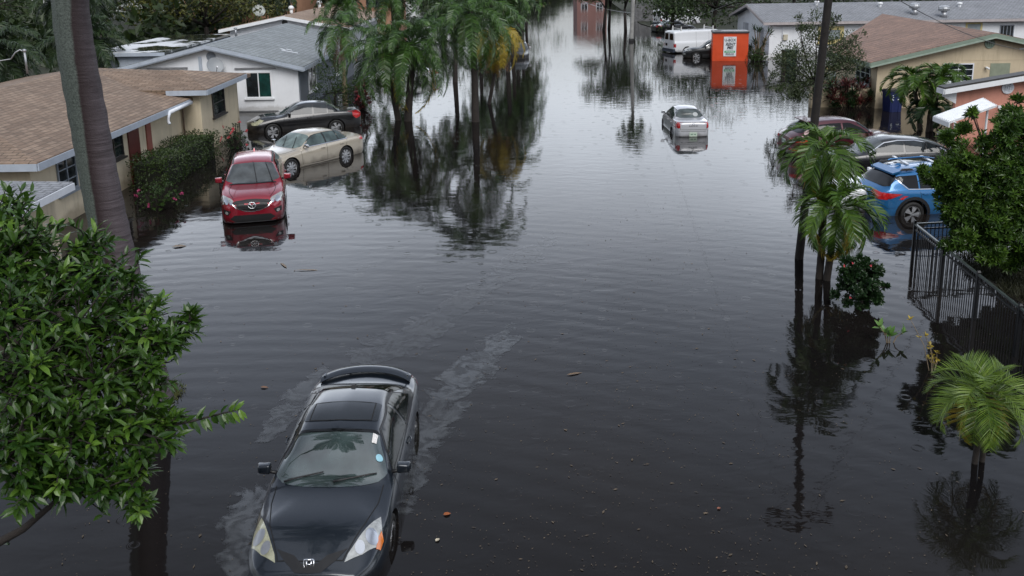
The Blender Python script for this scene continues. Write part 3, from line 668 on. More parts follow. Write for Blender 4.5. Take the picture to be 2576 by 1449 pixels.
def smooth_poly(pts, it=2):                     # corner cutting
    for _ in range(it):
        q = []
        for i in range(len(pts)):
            a, c = pts[i], pts[(i + 1) % len(pts)]
            q += [(a[0] * .8 + c[0] * .2, a[1] * .8 + c[1] * .2), (a[0] * .2 + c[0] * .8, a[1] * .2 + c[1] * .8)]
        pts = q
    return pts
def project_patch(bvh, pts, view, off, maxedge=0.07, side=1):
    """fill the outline and lay it on the body from one side"""
    b = bmesh.new()
    vs = [b.verts.new((p[0], p[1], 0)) for p in pts]; b.faces.new(vs)
    bmesh.ops.triangulate(b, faces=b.faces)
    for _ in range(5):
        es = [e for e in b.edges if e.calc_length() > maxedge]
        if not es: break
        bmesh.ops.subdivide_edges(b, edges=es, cuts=1); bmesh.ops.triangulate(b, faces=[f for f in b.faces if len(f.verts) > 3])
    out = []
    for v in b.verts:
        a, c = v.co.x, v.co.y
        if view == 'front': o, d = Vector((a, 6, c)), Vector((0, -1, 0))
        elif view == 'rear': o, d = Vector((a, -6, c)), Vector((0, 1, 0))
        elif view == 'side': o, d = Vector((3 * side, a, c)), Vector((-side, 0, 0))
        else: o, d = Vector((a, c, 4)), Vector((0, 0, -1))
        loc, nrm, _, _ = bvh.ray_cast(o, d)
        if loc is None:
            q = o + d * {'front': 6 - 2, 'rear': 6 - 2, 'side': 3 - .8, 'top': 3}.get(view, 4)
            loc, nrm, _, _ = bvh.find_nearest(q)
        if nrm.dot(d) > 0: nrm = -nrm
        out.append(loc + nrm * off)
    b.verts.index_update(); fs = [tuple(v.index for v in f.verts) for f in b.faces]
    b.free(); return out, fs
class Car:
    def __init__(s, name, label, cat, shape, col, axles, rw=.325, ra=None, tyre=.21, spokes=7, rim=None, group=None, trackf=.86):
        s.sh = shape; s.axles = axles; s.rw = rw
        s.root = empty(name, (0, 0, 0), 0, label, cat, group)
        ra = ra or rw + .06
        mb = shape.body(axles, ra)
        body = mb.build('body', [col, black_trim], s.root, smooth=True, sharp=40)
        me = body.data
        dg = None
        b0 = bmesh.new(); b0.from_mesh(me); s.bvh = BVHTree.FromBMesh(b0); b0.free()
        # wheel arches cut into the shell
        cut = MB()
        for y in axles:
            for sd_ in (-1, 1):
                x0, x1 = shape.W / 2 * .62, shape.W / 2 * 1.2
                cut.lathe([(.001, x0), (ra, x0), (ra, x1), (.001, x1)], 28, (0, y, rw), Matrix.Rotation(PI / 2 * sd_, 3, 'Y'), 1)
        co = cut.build('arch_cutter', [col, black_trim])
        b1 = bmesh.new(); b1.from_mesh(co.data); bmesh.ops.remove_doubles(b1, verts=b1.verts, dist=.004); bmesh.ops.recalc_face_normals(b1, faces=b1.faces); b1.to_mesh(co.data); b1.free()
        md = body.modifiers.new('arches', 'BOOLEAN'); md.operation = 'DIFFERENCE'; md.object = co; md.solver = 'EXACT'
        bpy.context.view_layer.update(); dg = bpy.context.evaluated_depsgraph_get()
        nm = bpy.data.meshes.new_from_object(body.evaluated_get(dg)); body.modifiers.clear(); body.data = nm
        nm.set_sharp_from_angle(angle=math.radians(40))
        bpy.data.objects.remove(co)
        s.body = body
        # wheels
        rim = rim or silver_rim
        for y in axles:
            for sd_ in (-1, 1):
                xo = shape.W / 2 * shape.plan(y) - .015
                R = Matrix.Rotation(PI / 2 * sd_, 3, 'Y'); c = Vector((sd_ * (xo - tyre), y, rw)); rr = rw * .70
                wroot = empty('wheel'); wroot.parent = s.root
                t = MB(); t.lathe([(rr, 0), (rw * .96, 0), (rw, .03), (rw, tyre - .03), (rw * .965, tyre - .008), (rw * .85, tyre), (rr * 1.02, tyre - .012), (rr * .99, tyre - .03), (rr * .98, .02)], 28, c, R)
                t.build('tyre', rubber, wroot, smooth=True)
                q = MB(); q.lathe([(rr * 1.0, tyre - .03), (rr * .985, tyre - .006), (rr * .9, tyre - .02), (rr * .86, tyre - .07)], 28, c, R)
                q.lathe([(.001, tyre - .012), (rr * .2, tyre - .014), (rr * .22, tyre - .05)], 14, c, R)
                q.lathe([(rr * .95, tyre - .11), (.001, tyre - .11)], 20, c, R, 1)
                for k in range(spokes):
                    a = 2 * PI * k / spokes + .3; z = tyre - .035; da = .55 * PI / spokes; r1, r2 = rr * .16, rr * .93
                    pts = [(r1, -.55), (r2, -da), (r2, da), (r1, .55)]
                    poly = [R @ Vector((r_ * math.cos(a + g_), r_ * math.sin(a + g_), z + .012 * (1 - r_ / rr))) + c for r_, g_ in pts]
                    q.prism(poly, R @ Vector((0, 0, -.035)))
                q.build('rim', [rim, black_trim], wroot)
    def patch(s, name, pts, view, m, off=.006, side=1, parent=None, maxedge=.09, label=None, mirror=False, smooth=0):
        """mirror=True builds the same piece on the other side as an object of its own"""
        if smooth: pts = smooth_poly(pts, smooth)
        out = []
        for sg in ((1, -1) if mirror else (1,)):
            if view == 'side': vs, fs = project_patch(s.bvh, pts, view, off, maxedge, side * sg)
            else: vs, fs = project_patch(s.bvh, [(p[0] * sg, p[1]) for p in pts], view, off, maxedge)
            o = MB().add(vs, fs).build(name, m, parent or s.root, smooth=True)
            if label: o['label'] = label
            out.append(o)
        return out[0] if not mirror else out
    def sheet(s, name, y0, y1, v0, v1, m, off=.006, bow=0.0, bow1=None, nu=14, nv=16, parent=None, corner=0.0):
        """piece of the lofted skin between two stations (wind-screen, rear window, sunroof)"""
        b = MB(); bow1 = bow if bow1 is None else bow1; vs = []
        for i in range(nu + 1):
            for j in range(nv + 1):
                t = -1 + 2 * j / nv
                u = i / nu
                cc = corner * (abs(t) ** 6)
                u2 = min(max(u, cc), 1 - cc)
                ya = y0 + bow * (1 - t * t); yb = y1 + bow1 * (1 - t * t); y = ya + (yb - ya) * u2
                vv0 = v0 + (v1 - v0) * u2
                v = 11 - (11 - vv0) * abs(t); sg = 1 if t >= 0 else -1
                p = s.sh.pt(y, v * sg)
                e = .01; py = s.sh.pt(y + e, v * sg) - s.sh.pt(y - e, v * sg); dv = .05
                pa = s.sh.pt(y, (min(v + dv, 11)) * sg); pb = s.sh.pt(y, (v - dv) * sg); px = (pa - pb)
                if v + dv > 11: px = Vector((-sg * .1, 0, 0))
                n = px.cross(py)
                if n.z < 0: n = -n
                vs.append(p + n.normalized() * off)
        nn = nv + 1
        fs = [(i * nn + j, i * nn + j + 1, (i + 1) * nn + j + 1, (i + 1) * nn + j) for i in range(nu) for j in range(nv)]
        o = b.add(vs, fs).build(name, m, parent or s.root, smooth=True); return o
    def line(s, pts, view, wd=.012, side=1, mirror=True, m=None, name='panel_gap', off=.004):
        """narrow strip along a polyline on the body"""
        for sg in ((1, -1) if mirror else (1,)):
            b = MB(); P = []
            for i in range(len(pts) - 1):
                a, c = Vector((*pts[i], 0)), Vector((*pts[i + 1], 0)); k = max(1, int((c - a).length / .08))
                for q in range(k + (i == len(pts) - 2)): P.append(a.lerp(c, q / k))
            quad = []
            for i, p in enumerate(P):
                d = (P[min(i + 1, len(P) - 1)] - P[max(i - 1, 0)]).normalized(); nn = Vector((-d.y, d.x, 0)) * wd / 2
                quad += [p + nn, p - nn]
            res = []
            for q in quad:
                if view == 'side': o, d = Vector((3 * sg, q.x, q.y)), Vector((-sg, 0, 0))
                elif view == 'top': o, d = Vector((q.x * sg, q.y, 4)), Vector((0, 0, -1))
                elif view == 'front': o, d = Vector((q.x * sg, 6, q.y)), Vector((0, -1, 0))
                else: o, d = Vector((q.x * sg, -6, q.y)), Vector((0, 1, 0))
                loc, nrm, _, _ = s.bvh.ray_cast(o, d)
                if loc is None: loc, nrm, _, _ = s.bvh.find_nearest(o + d * 2.2)
                if nrm.dot(d) > 0: nrm = -nrm
                res.append(loc + nrm * off)
            b.add(res, [(2 * i, 2 * i + 1, 2 * i + 3, 2 * i + 2) for i in range(len(P) - 1)]); o_ = b.build(name, m or seam_m, s.root, smooth=True)
        return o_
    def mirrors(s, y, z, col, x=None, size=(.2, .11, .15), glassy=None, cap=None):
        for sg in (-1, 1):
            xb = s.bvh.ray_cast(Vector((3 * sg, y, z)), Vector((-sg, 0, 0)))[0]
            xb = abs(xb.x) if xb is not None else s.sh.W / 2 * .9
            b = bmesh.new(); bmesh.ops.create_cube(b, size=1.0)
            for v in b.verts:
                v.co.x *= size[0] * (1.0 if v.co.y < 0 else .8); v.co.y *= size[1]; v.co.z *= size[2] * (1.0 if v.co.x * sg < 0 else .8)
            for f in b.faces: f.smooth = True
            bmesh.ops.bevel(b, geom=list(b.edges), offset=.032, segments=3, profile=.6, affect='EDGES')
            for v in b.verts:
                if v.co.y > 0: v.co.x -= sg * v.co.y * .25
                v.co += Vector((sg * (xb + .06 + size[0] / 2), y, z + .06))
            m_ = MB(); m_.add([v.co for v in b.verts], [tuple(w_.index for w_ in f.verts) for f in b.faces]); b.free()
            o = m_.build('mirror', cap or col, s.root, smooth=True)
            a = MB(); a.tube([(sg * (xb - .03), y, z - .01), (sg * (xb + .12), y, z + .02)], [.03, .025], 6); a.build('mirror_arm', black_trim, o, smooth=True)
            g_ = MB(); g_.box((sg * (xb + .06 + size[0] / 2), y - size[1] / 2 - .001, z + .06), (size[0] * .78, .006, size[2] * .7)); g_.build('mirror_glass', chrome, o)
    def handles(s, ys, z, m):
        for y in ys:
            for sg in (-1, 1):
                loc = s.bvh.ray_cast(Vector((3 * sg, y, z)), Vector((-sg, 0, 0)))[0]
                b = MB(); b.tube([loc + Vector((sg * .005, -.1, 0)), loc + Vector((sg * .035, -.06, .004)), loc + Vector((sg * .035, .06, .004)), loc + Vector((sg * .005, .1, 0))], .014, 6)
                b.build('door_handle', m, s.root, smooth=True)
    def wipers(s, ends):
        for a, c in ends:                       # (x, y) pairs on the screen, blade from a to c
            P = []
            for k in range(7):
                t = k / 6; x, y = a[0] + (c[0] - a[0]) * t, a[1] + (c[1] - a[1]) * t
                loc = s.bvh.ray_cast(Vector((x, y, 4)), Vector((0, 0, -1)))[0]; P.append(loc + Vector((0, .012, .028)))
            b = MB(); b.tube(P, [.016, .014, .012, .011, .011, .011, .009], 6); b.build('wiper', black_trim, s.root, smooth=True)
    def plate(s, rear, z, m=None, w_=.31, h_=.16):
        y0 = -6 if rear else 6
        loc = s.bvh.ray_cast(Vector((0, y0, z)), Vector((0, 1 if rear else -1, 0)))[0]
        if loc is None: return
        b = MB(); b.box((0, loc.y + (-.008 if rear else .008), z), (w_, .012, h_)); o = b.build('licence_plate', m or plate_m, s.root)
        q = MB()
        for k in range(6):
            if k != 3: q.box((-.1 + k * .04, loc.y + (-.0155 if rear else .0155), z), (.024, .002, .06))
        q.build('plate_print', mat('plate_print', (.03, .14, .09), .5), o)
    def place(s, yaw, local, px, depth, scale=1.0):
        """yaw = heading of the nose, degrees from +y towards +x; local point sits where the photograph shows it"""
        a = -math.radians(yaw); s.root.rotation_euler = (0, 0, a); s.root.scale = (scale, scale, scale)
        l = Vector(local) * scale; q = Matrix.Rotation(a, 3, 'Z') @ l
        wpt = G(px[0], px[1], l.z - depth)
        s.root.location = (wpt.x - q.x, wpt.y - q.y, -depth)
        return s
def emblem(car, name, strokes, z, rad, wdt, m, view='front', x0=0.0, parent=None, lean=None, off=.012):
    b = MB()
    for st in strokes:
        P = []
        for (u, v) in st:
            y0, dy = (6, -1) if view == 'front' else (-6, 1)
            loc, nrm, _, _ = car.bvh.ray_cast(Vector((x0 + u * rad, y0, z + v * rad)), Vector((0, dy, 0)))
            if loc is None: continue
            if lean is not None:
                c_ = car.bvh.ray_cast(Vector((x0, y0, z)), Vector((0, dy, 0)))[0]; loc = Vector((0, c_.y + dy * v * rad * lean, 0))
            P.append(Vector((x0 + u * rad, loc.y - dy * off, z + v * rad)))
        if len(P) > 1: b.tube(P, wdt, 6)
    return b.build(name, m, parent or car.root, smooth=True)
def sedan_shape(L_=4.8, W_=1.8, H_=1.45, nose=.72, hood=.92, belt=.93, deck=1.02, tail=.98, cowl=1.05, header=.35, rroof=-.75, deck_y=-1.55, rw_=.64, zb=.19, roofpk=-.15, beltr=None, rdrop=.045):
    h = L_ / 2; beltr = beltr or belt + .06
    top = [(-h, tail - .07), (-h + .12, tail), (deck_y - .05, deck), (deck_y + .12, deck + .05), ((deck_y + rroof) / 2, deck + (H_ - deck) * .60), (rroof, H_ - rdrop), (roofpk, H_), (header, H_ - .055), ((cowl + header) / 2, hood + (H_ - hood) * .53), (cowl - .08, hood + .05), (cowl + .06, hood), ((cowl + h) / 2 + .1, hood - .06), (h - .2, nose + .02), (h, nose - .08)]
    sh = [(-h, tail - .12), (-h + .3, beltr - .03), (deck_y, beltr), (0, belt), (cowl, belt - .06), (h - .45, nose - .03), (h, nose - .14)]
    wr = [(-h, .8), (deck_y, .78), (rroof, rw_ - .02), (roofpk, rw_), (header, rw_), (cowl, .80), (h, .7)]
    return Shape(L_, W_, top, sh, wr, zb)
def suv_shape(L_=4.55, W_=1.84, H_=1.7, nose=.92, hood=1.08, belt=1.1, cowl=1.0, header=.3, rroof=-1.6, tailz=1.08, rw_=.66, zb=.22, tail_y=None, roofpk=-.3):
    h = L_ / 2; ty = tail_y if tail_y is not None else -h + .16
    top = [(-h, tailz - .06), (-h + .07, tailz), (ty, tailz + .08), ((ty + rroof) / 2, tailz + (H_ - tailz) * .62), (rroof, H_ - .07), (roofpk - .4, H_ - .01), (roofpk, H_), (header, H_ - .07), ((cowl + header) / 2, hood + (H_ - hood) * .52), (cowl - .08, hood + .05), (cowl + .06, hood), ((cowl + h) / 2, hood - .04), (h - .16, nose), (h, nose - .12)]
    sh = [(-h, tailz - .12), (-h + .3, belt + .02), (-.8, belt), (0, belt - .02), (cowl, belt - .07), (h - .4, nose - .04), (h, nose - .2)]
    wr = [(-h, .82), (ty, .8), (rroof, rw_), (0, rw_), (header, rw_), (cowl, .82), (h, .75)]
    return Shape(L_, W_, top, sh, wr, zb)
def side_glass(car, outlines, m, trim=None, trim_off=.004, label=None):
    for k, o in enumerate(outlines):
        car.patch('side_window', o, 'side', m, .007, mirror=True, maxedge=.12)
def textmesh(body, size, shear=0.0, bold=0.0, spacing=1.0):
    cu = bpy.data.curves.new('lettering', 'FONT'); cu.body = body; cu.size = size; cu.shear = shear; cu.offset = bold
    cu.align_x = 'CENTER'; cu.align_y = 'CENTER'; cu.space_character = spacing; cu.resolution_u = 3
    o = bpy.data.objects.new('lettering', cu); COL.objects.link(o)
    bpy.context.view_layer.update(); me = bpy.data.meshes.new_from_object(o.evaluated_get(bpy.context.evaluated_depsgraph_get()))
    bpy.data.objects.remove(o); bpy.data.curves.remove(cu)
    return me
def lettering(parent, name, body, size, c, m, wide=1.0, shear=0.0, bold=0.0, spacing=1.0):
    me = textmesh(body, size, shear, bold, spacing); me.materials.clear(); me.materials.append(m)
    me.transform(Matrix.Translation(Vector(c)) @ Matrix.Rotation(PI / 2, 4, 'X') @ Matrix.Diagonal((wide, 1, 1, 1)))
    o = bpy.data.objects.new(name, me); COL.objects.link(o); o.parent = parent; return o
# ------------------------------------------------------------------ the cars in the photograph
def yaw_of(rear, front): d = front - rear; return math.degrees(math.atan2(d.x, d.y))
def glass4(car, zb_, zt_, a0, a1, bp, c1, c0, m, quarter=None, trim=None, gap=.035, zt_r=None):
    """front and rear side windows; a0/a1 = base/top of the front edge, bp = centre pillar, c1/c0 = top/base of the rear edge"""
    zr = zt_r or zt_ - .03
    if trim: car.patch('window_trim', smooth_poly([(a0 + .07, zb_ - .03), ((a0 + a1) / 2 + .06, (zb_ + zt_) / 2 + .03), (a1 + .02, zt_ + .02), ((a1 + c1) / 2, zt_ + .035), (c1 - .02, zr + .025), (c0 - .07, zb_ + .03), (c0 - .02, zb_ - .02)], 1), 'side', trim, .004, mirror=True, maxedge=.12)
    car.patch('side_window', [(a0, zb_), ((a0 + a1) / 2 + .02, (zb_ + zt_) / 2 + .02), (a1 - .02, zt_ - .01), (bp + gap + .2, zt_ + .01), (bp + gap, zt_ + .012), (bp + gap, zb_ + .005)], 'side', m, .009, mirror=True, maxedge=.12)
    if quarter:
        car.patch('side_window', [(bp - gap, zb_ + .005), (bp - gap, zt_ + .012), (quarter + .03, zt_ - .005), (quarter + .03, zb_ + .02)], 'side', m, .009, mirror=True, maxedge=.12)
        car.patch('side_window', [(quarter - .02, zb_ + .02), (quarter - .02, zt_ - .012), (c1, zr), (c0, zb_ + .05), (c0 + .06, zb_ + .025)], 'side', m, .009, mirror=True, maxedge=.12)
    else:
        car.patch('side_window', [(bp - gap, zb_ + .005), (bp - gap, zt_ + .012), ((bp + c1) / 2, zt_ + .004), (c1, zr), (c0, zb_ + .05), (c0 + .06, zb_ + .025)], 'side', m, .009, mirror=True, maxedge=.12)
def doors(car, yf, yb, yr, zlo, zb_):
    car.line([(yf, zlo), (yf + .04, zb_ - .1), (yf - .02, zb_)], 'side'); car.line([(yb, zlo), (yb, zb_)], 'side')
    car.line([(yr + .22, zlo), (yr + .16, zlo + .25), (yr - .06, zb_ - .15), (yr - .1, zb_)], 'side')
    car.line([(yf, zlo), (yr + .22, zlo)], 'side')

# --- dark coupe in the foreground
h = 4.77 / 2
p_acc = paint('paint_dark_grey', (0.012, 0.018, 0.027), .45, .3)
S = sedan_shape(4.77, 1.81, 1.43, nose=.70, hood=.93, belt=.90, deck=1.03, tail=1.0, cowl=1.02, header=.30, rroof=-.78, deck_y=-1.72, rw_=.63, zb=.17, roofpk=-.25, rdrop=.028)
acc = Car('parked_car', 'dark grey two-door coupe with rear wing and sunroof alone in the foreground water', 'car', S, p_acc, (1.36, -1.31), rw=.325, spokes=7)
acc_glass = glass('acc_screen', (.034, .050, .050), .012, .6); acc_glass.node_tree.nodes['Principled BSDF'].inputs['IOR'].default_value = 2.3
acc.sheet('windshield', 1.00, .30, 8.35, 9.15, acc_glass, bow=.10, bow1=.05, corner=.04)
acc.sheet('screen_band', .34, .285, 9.1, 9.16, tint_glass, bow=.05, off=.009, nu=2)
acc.sheet('rear_window', -.86, -1.68, 9.3, 8.5, tint_glass, bow=-.03, bow1=-.06, corner=.04)
acc.sheet('sunroof', .12, -.36, 9.65, 9.65, glass('sunroof_glass', (.018, .022, .027), .06, .2), bow=.035, bow1=.02, off=.005, corner=.06)
acc.line([(-.44, .12), (-.2, .145), (.2, .145), (.44, .12), (.44, -.34), (.2, -.35), (-.2, -.35), (-.44, -.34), (-.44, .12)], 'top', .018, mirror=False, name='sunroof_seal', off=.008)
acc.patch('side_window', [(.70, .93), (.50, 1.11), (.22, 1.27), (-.45, 1.31), (-.52, .95)], 'side', car_glass, .007, mirror=True, maxedge=.1)
acc.patch('side_window', [(-.60, .96), (-.53, 1.30), (-.95, 1.25), (-1.33, 1.05)], 'side', car_glass, .007, mirror=True, maxedge=.1)
acc.line([(.70, .93), (.50, 1.12), (.22, 1.285), (-.45, 1.325), (-.95, 1.265), (-1.36, 1.04), (-.9, .955), (.7, .92)], 'side', .02, m=black_trim, name='window_seal')
acc.line([(.72, 1.0), (.70, 1.35), (.60, 1.8), (.42, 2.20), (.40, 2.26)], 'top', .012)
acc.line([(-.41, 2.26), (0, 2.285), (.41, 2.26)], 'top', .012, mirror=False)
acc.line([(.78, .3), (.80, .75), (.74, .9)], 'side'); acc.line([(-.60, .3), (-.62, .8), (-.58, .93)], 'side')
for sg, mm in ((1, lamp_aged), (-1, lamp_clear)):
    acc.patch('headlight', [(sg * .765, 1.58), (sg * .81, 1.80), (sg * .785, 2.0), (sg * .62, 2.16), (sg * .42, 2.28), (sg * .45, 2.18), (sg * .63, 1.85)], 'top', mm, .006, maxedge=.06)
for sg in (1, -1):
    for (u, v, r_) in ((.70, 1.93, .075), (.58, 2.09, .06)): acc.patch('lamp_reflector', [(sg * u + r_ * math.cos(k * PI / 8), v + r_ * 1.3 * math.sin(k * PI / 8)) for k in range(16)], 'top', chrome if sg < 0 else metal_grey, .011, maxedge=.06)
acc.patch('indicator', [(-.795, 1.78), (-.83, 1.86), (-.81, 2.0), (-.765, 2.04), (-.77, 1.9)], 'top', lamp_amber, .010, maxedge=.06)
acc.patch('grille', [(-.44, .735), (-.2, .705), (-.1, .66), (.1, .66), (.2, .705), (.44, .735), (.3, .665), (.16, .61), (-.16, .61), (-.3, .665)], 'front', black_trim, .005)
emblem(acc, 'emblem', [[(-.9, .8), (.9, .8), (1, 0), (.75, -.9), (-.75, -.9), (-1, 0), (-.9, .8)], [(-.5, .6), (-.42, 0), (-.38, -.7)], [(.5, .6), (.42, 0), (.38, -.7)], [(-.42, -.02), (.42, -.02)]], .665, .062, .011, chrome, lean=.45, off=.03)
acc.mirrors(.72, .93, p_acc, size=(.2, .12, .14))
acc.handles([-.35], .80, p_acc)
acc.wipers([((.62, .98), (.1, .89)), ((-.05, 1.02), (-.62, .89))])
acc.patch('sticker', [(-.56, .38), (-.50, .38), (-.50, .52), (-.56, .52)], 'top', mat('sticker_white', (.7, .68, .66), .4, .3, 60), .016, maxedge=.05)
acc.patch('sticker', [(-.625 + .045 * math.cos(k * PI / 6), .70 + .05 * math.sin(k * PI / 6)) for k in range(12)], 'top', mat('sticker_blue', (.3, .55, .65), .4), .016, maxedge=.05)
wg = MB(); P1, R1 = [], []
for k in range(21):
    t = -1 + k / 10
    P1.append(((t * .74), -2.26 + .26 * t * t, 1.06 - .06 * t ** 4))
sec = [(-.15, -.01), (-.08, .03), (.04, .04), (.15, .005), (.12, -.02), (-.06, -.03)]
vs = []
for p in P1: vs += [(p[0], p[1] + a, p[2] + c) for a, c in sec]
n6 = len(sec); fs = [(i * n6 + j, i * n6 + (j + 1) % n6, (i + 1) * n6 + (j + 1) % n6, (i + 1) * n6 + j) for i in range(20) for j in range(n6)] + [tuple(range(n6)), tuple(20 * n6 + j for j in reversed(range(n6)))]
wg.add(vs, fs)
for t in (-.93, -.4, .4, .93): wg.bar((t * .74, -2.24 + .26 * t * t, .95), (t * .74, -2.24 + .26 * t * t, 1.07), .03, .1)
wg.build('spoiler', p_acc, acc.root, smooth=True, sharp=50)
acc.patch('tail_light', [(-2.16, .94), (-2.02, .90), (-2.10, .76), (-2.34, .74), (-2.36, .9)], 'side', lamp_red, .006, mirror=True)
at_ = MB(); at_.box((0, -.93, 1.395), (.09, .1, .05), taper=.6); at_.build('antenna', black_trim, acc.root)
acc.place(yaw_of(G(925, 924, .76), G(775, 1426, .30)), (0, h - .02, .66), (775, 1426), .37)

# --- red crossover in the drive
p_red = paint('paint_red', (0.30, 0.006, 0.022), .35, .28)
S = suv_shape(4.55, 1.84, 1.70, nose=.97, hood=1.10, belt=1.12, cowl=.98, header=.28, rroof=-1.5, tailz=1.12, rw_=.66)
h = 4.55 / 2
c = Car('parked_car', 'red crossover with black winged grille facing the camera beside the champagne sedan', 'car', S, p_red, (1.32, -1.38), rw=.36)
c.sheet('windshield', .97, .31, 8.4, 9.15, screen_grey, bow=.08, bow1=.04, corner=.05)
c.patch('cowl_panel', [(-.68, .99), (0, 1.07), (.68, .99), (.66, .93), (0, 1.0), (-.66, .93)], 'top', black_trim, .012)
c.sheet('rear_window', -1.62, -2.05, 9.0, 8.5, tint_glass, corner=.05)
glass4(c, 1.15, 1.55, .66, .08, -.28, -1.45, -1.62, tint_glass)
doors(c, .78, -.28, -1.4, .35, 1.13)
c.patch('headlight', [(.865, 1.62), (.885, 1.86), (.78, 2.07), (.55, 2.225), (.50, 2.20), (.66, 1.96)], 'top', lamp_clear, .006, mirror=True, maxedge=.06)
for sg in (1, -1):
    for (u, v, r_) in ((.70, .865, .07), (.57, .84, .045)): c.patch('lamp_reflector', [(sg * u + r_ * math.cos(k * PI / 8), v + r_ * math.sin(k * PI / 8)) for k in range(16)], 'front', chrome, .012, maxedge=.06)
c.patch('grille', smooth_poly([(-.55, .88), (0, .93), (.55, .88), (.42, .72), (.2, .635), (0, .61), (-.2, .635), (-.42, .72)], 1), 'front', black_trim, .008)
c.line([(-.58, .87), (-.43, .71), (-.2, .62), (0, .595), (.2, .62), (.43, .71), (.58, .87)], 'front', .022, mirror=False, m=chrome, name='grille_trim', off=.016)
for z_ in (.70, .77, .84): c.line([(-.42 - (z_ - .7), z_), (.42 + (z_ - .7), z_ + 0)], 'front', .014, mirror=False, m=mat('grille_bar', (.05, .05, .052), .3), name='grille_bar', off=.02)
emblem(c, 'emblem', [[(math.cos(a * PI / 8) * 1.0, math.sin(a * PI / 8) * .8) for a in range(17)], [(-.95, .25), (-.45, .3), (0, -.25), (.45, .3), (.95, .25)]], .775, .105, .013, chrome, lean=.25, off=.04)
c.patch('lower_grille', [(-.62, .40), (-.5, .50), (.5, .50), (.62, .40), (.45, .30), (-.45, .30)], 'front', black_trim, .006)
c.line([(-.8, .33), (-.6, .29), (.6, .29), (.8, .33)], 'front', .02, mirror=False, m=metal_grey, name='bumper_lip')
c.patch('fog_recess', [(.58, .63), (.80, .66), (.80, .52), (.66, .50)], 'front', black_trim, .006, mirror=True)
c.patch('fog_lamp', [(.70 + .045 * math.cos(k * PI / 6), .565 + .045 * math.sin(k * PI / 6)) for k in range(12)], 'front', lamp_clear, .012, mirror=True)
c.line([(.60, 1.0), (.66, 1.4), (.62, 1.75), (.50, 2.15)], 'top', .014); c.line([(.38, 1.1), (.46, 1.5), (.5, 1.95)], 'top', .02, m=p_red, name='hood_crease', off=.01)
c.line([(.57, .25), (.58, -.6), (.56, -1.35)], 'top', .05, m=black_trim, name='roof_channel', off=.006)
c.mirrors(.62, 1.12, p_red, size=(.22, .13, .17)); c.handles([-.15, -1.05], .98, p_red)
c.wipers([((-.12, .97), (-.02, .36)), ((-.57, .95), (-.38, .37))])
q = MB(); q.box((0, -1.3, 1.69), (.05, .16, .07), taper=.5); q.build('antenna', p_red, c.root)
c.place(yaw_of(G(640, 446, .95), G(635, 517, .62)) , (0, h, .775), (634, 515), .22, 1.03)
red = c

# --- champagne sedan
p_champ = paint('paint_champagne', (0.46, 0.41, 0.33), .3, .3)
S = sedan_shape(4.84, 1.83, 1.45, nose=.74, hood=.95, belt=.95, deck=1.05, tail=1.03, cowl=.98, header=.22, rroof=-.95, deck_y=-1.62, rw_=.64)
h = 2.42
c = Car('parked_car', 'champagne four-door sedan with chrome mirrors parked behind the red crossover', 'car', S, p_champ, (1.40, -1.33), rw=.335, spokes=8)
c.sheet('windshield', .96, .24, 8.35, 9.1, screen_glass, bow=.09, bow1=.04, corner=.05); c.sheet('rear_window', -1.0, -1.58, 9.2, 8.5, screen_grey, bow=-.03, corner=.05)
sg_ = glass('champ_side', (.06, .085, .085), .04, .5)
glass4(c, .985, 1.33, .70, .08, -.36, -1.15, -1.42, sg_, quarter=-1.0, trim=black_trim)
c.line([(.75, .965), (0, .965), (-1.45, .995)], 'side', .022, m=chrome, name='chrome_strip', off=.01)
doors(c, .86, -.36, -1.32, .33, .95)
c.line([(.95, .33), (0, .30), (-.95, .33)], 'side', .03, m=mat('champ_sill', (.5, .45, .38), .3, metal=.5), name='sill_strip', off=.008)
c.patch('tail_light', [(-2.18, .98), (-2.1, .86), (-2.2, .82), (-2.4, .82), (-2.41, .95)], 'side', lamp_red, .006, mirror=True); c.patch('rear_light', [(.84, .96), (.6, .94), (.6, .83), (.84, .83)], 'rear', lamp_red, .006, mirror=True)
c.patch('headlight', [(.83, 1.75), (.80, 2.1), (.55, 2.3), (.5, 2.2), (.7, 1.9)], 'top', lamp_clear, .006, mirror=True); c.patch('grille', [(-.45, .72), (.45, .72), (.4, .5), (-.4, .5)], 'front', chrome, .006)
c.mirrors(.70, .98, chrome, cap=chrome); c.handles([-.15, -1.12], .84, p_champ); c.wipers([((.05, .98), (.35, .52)), ((-.5, .98), (-.2, .5))])
c.line([(.70, 1.0), (.68, 1.5), (.55, 2.15)], 'top')
q = MB(); q.box((.62, -1.9, 1.065), (.18, .14, .015)); q.build('deck_badge', chrome, c.root)
wf, wr_ = G(730, 420, .10), G(868, 388, .10); yw = yaw_of(wr_, wf)
c.place(yw, (-.82, -1.33, .335), (868, 389), .27)

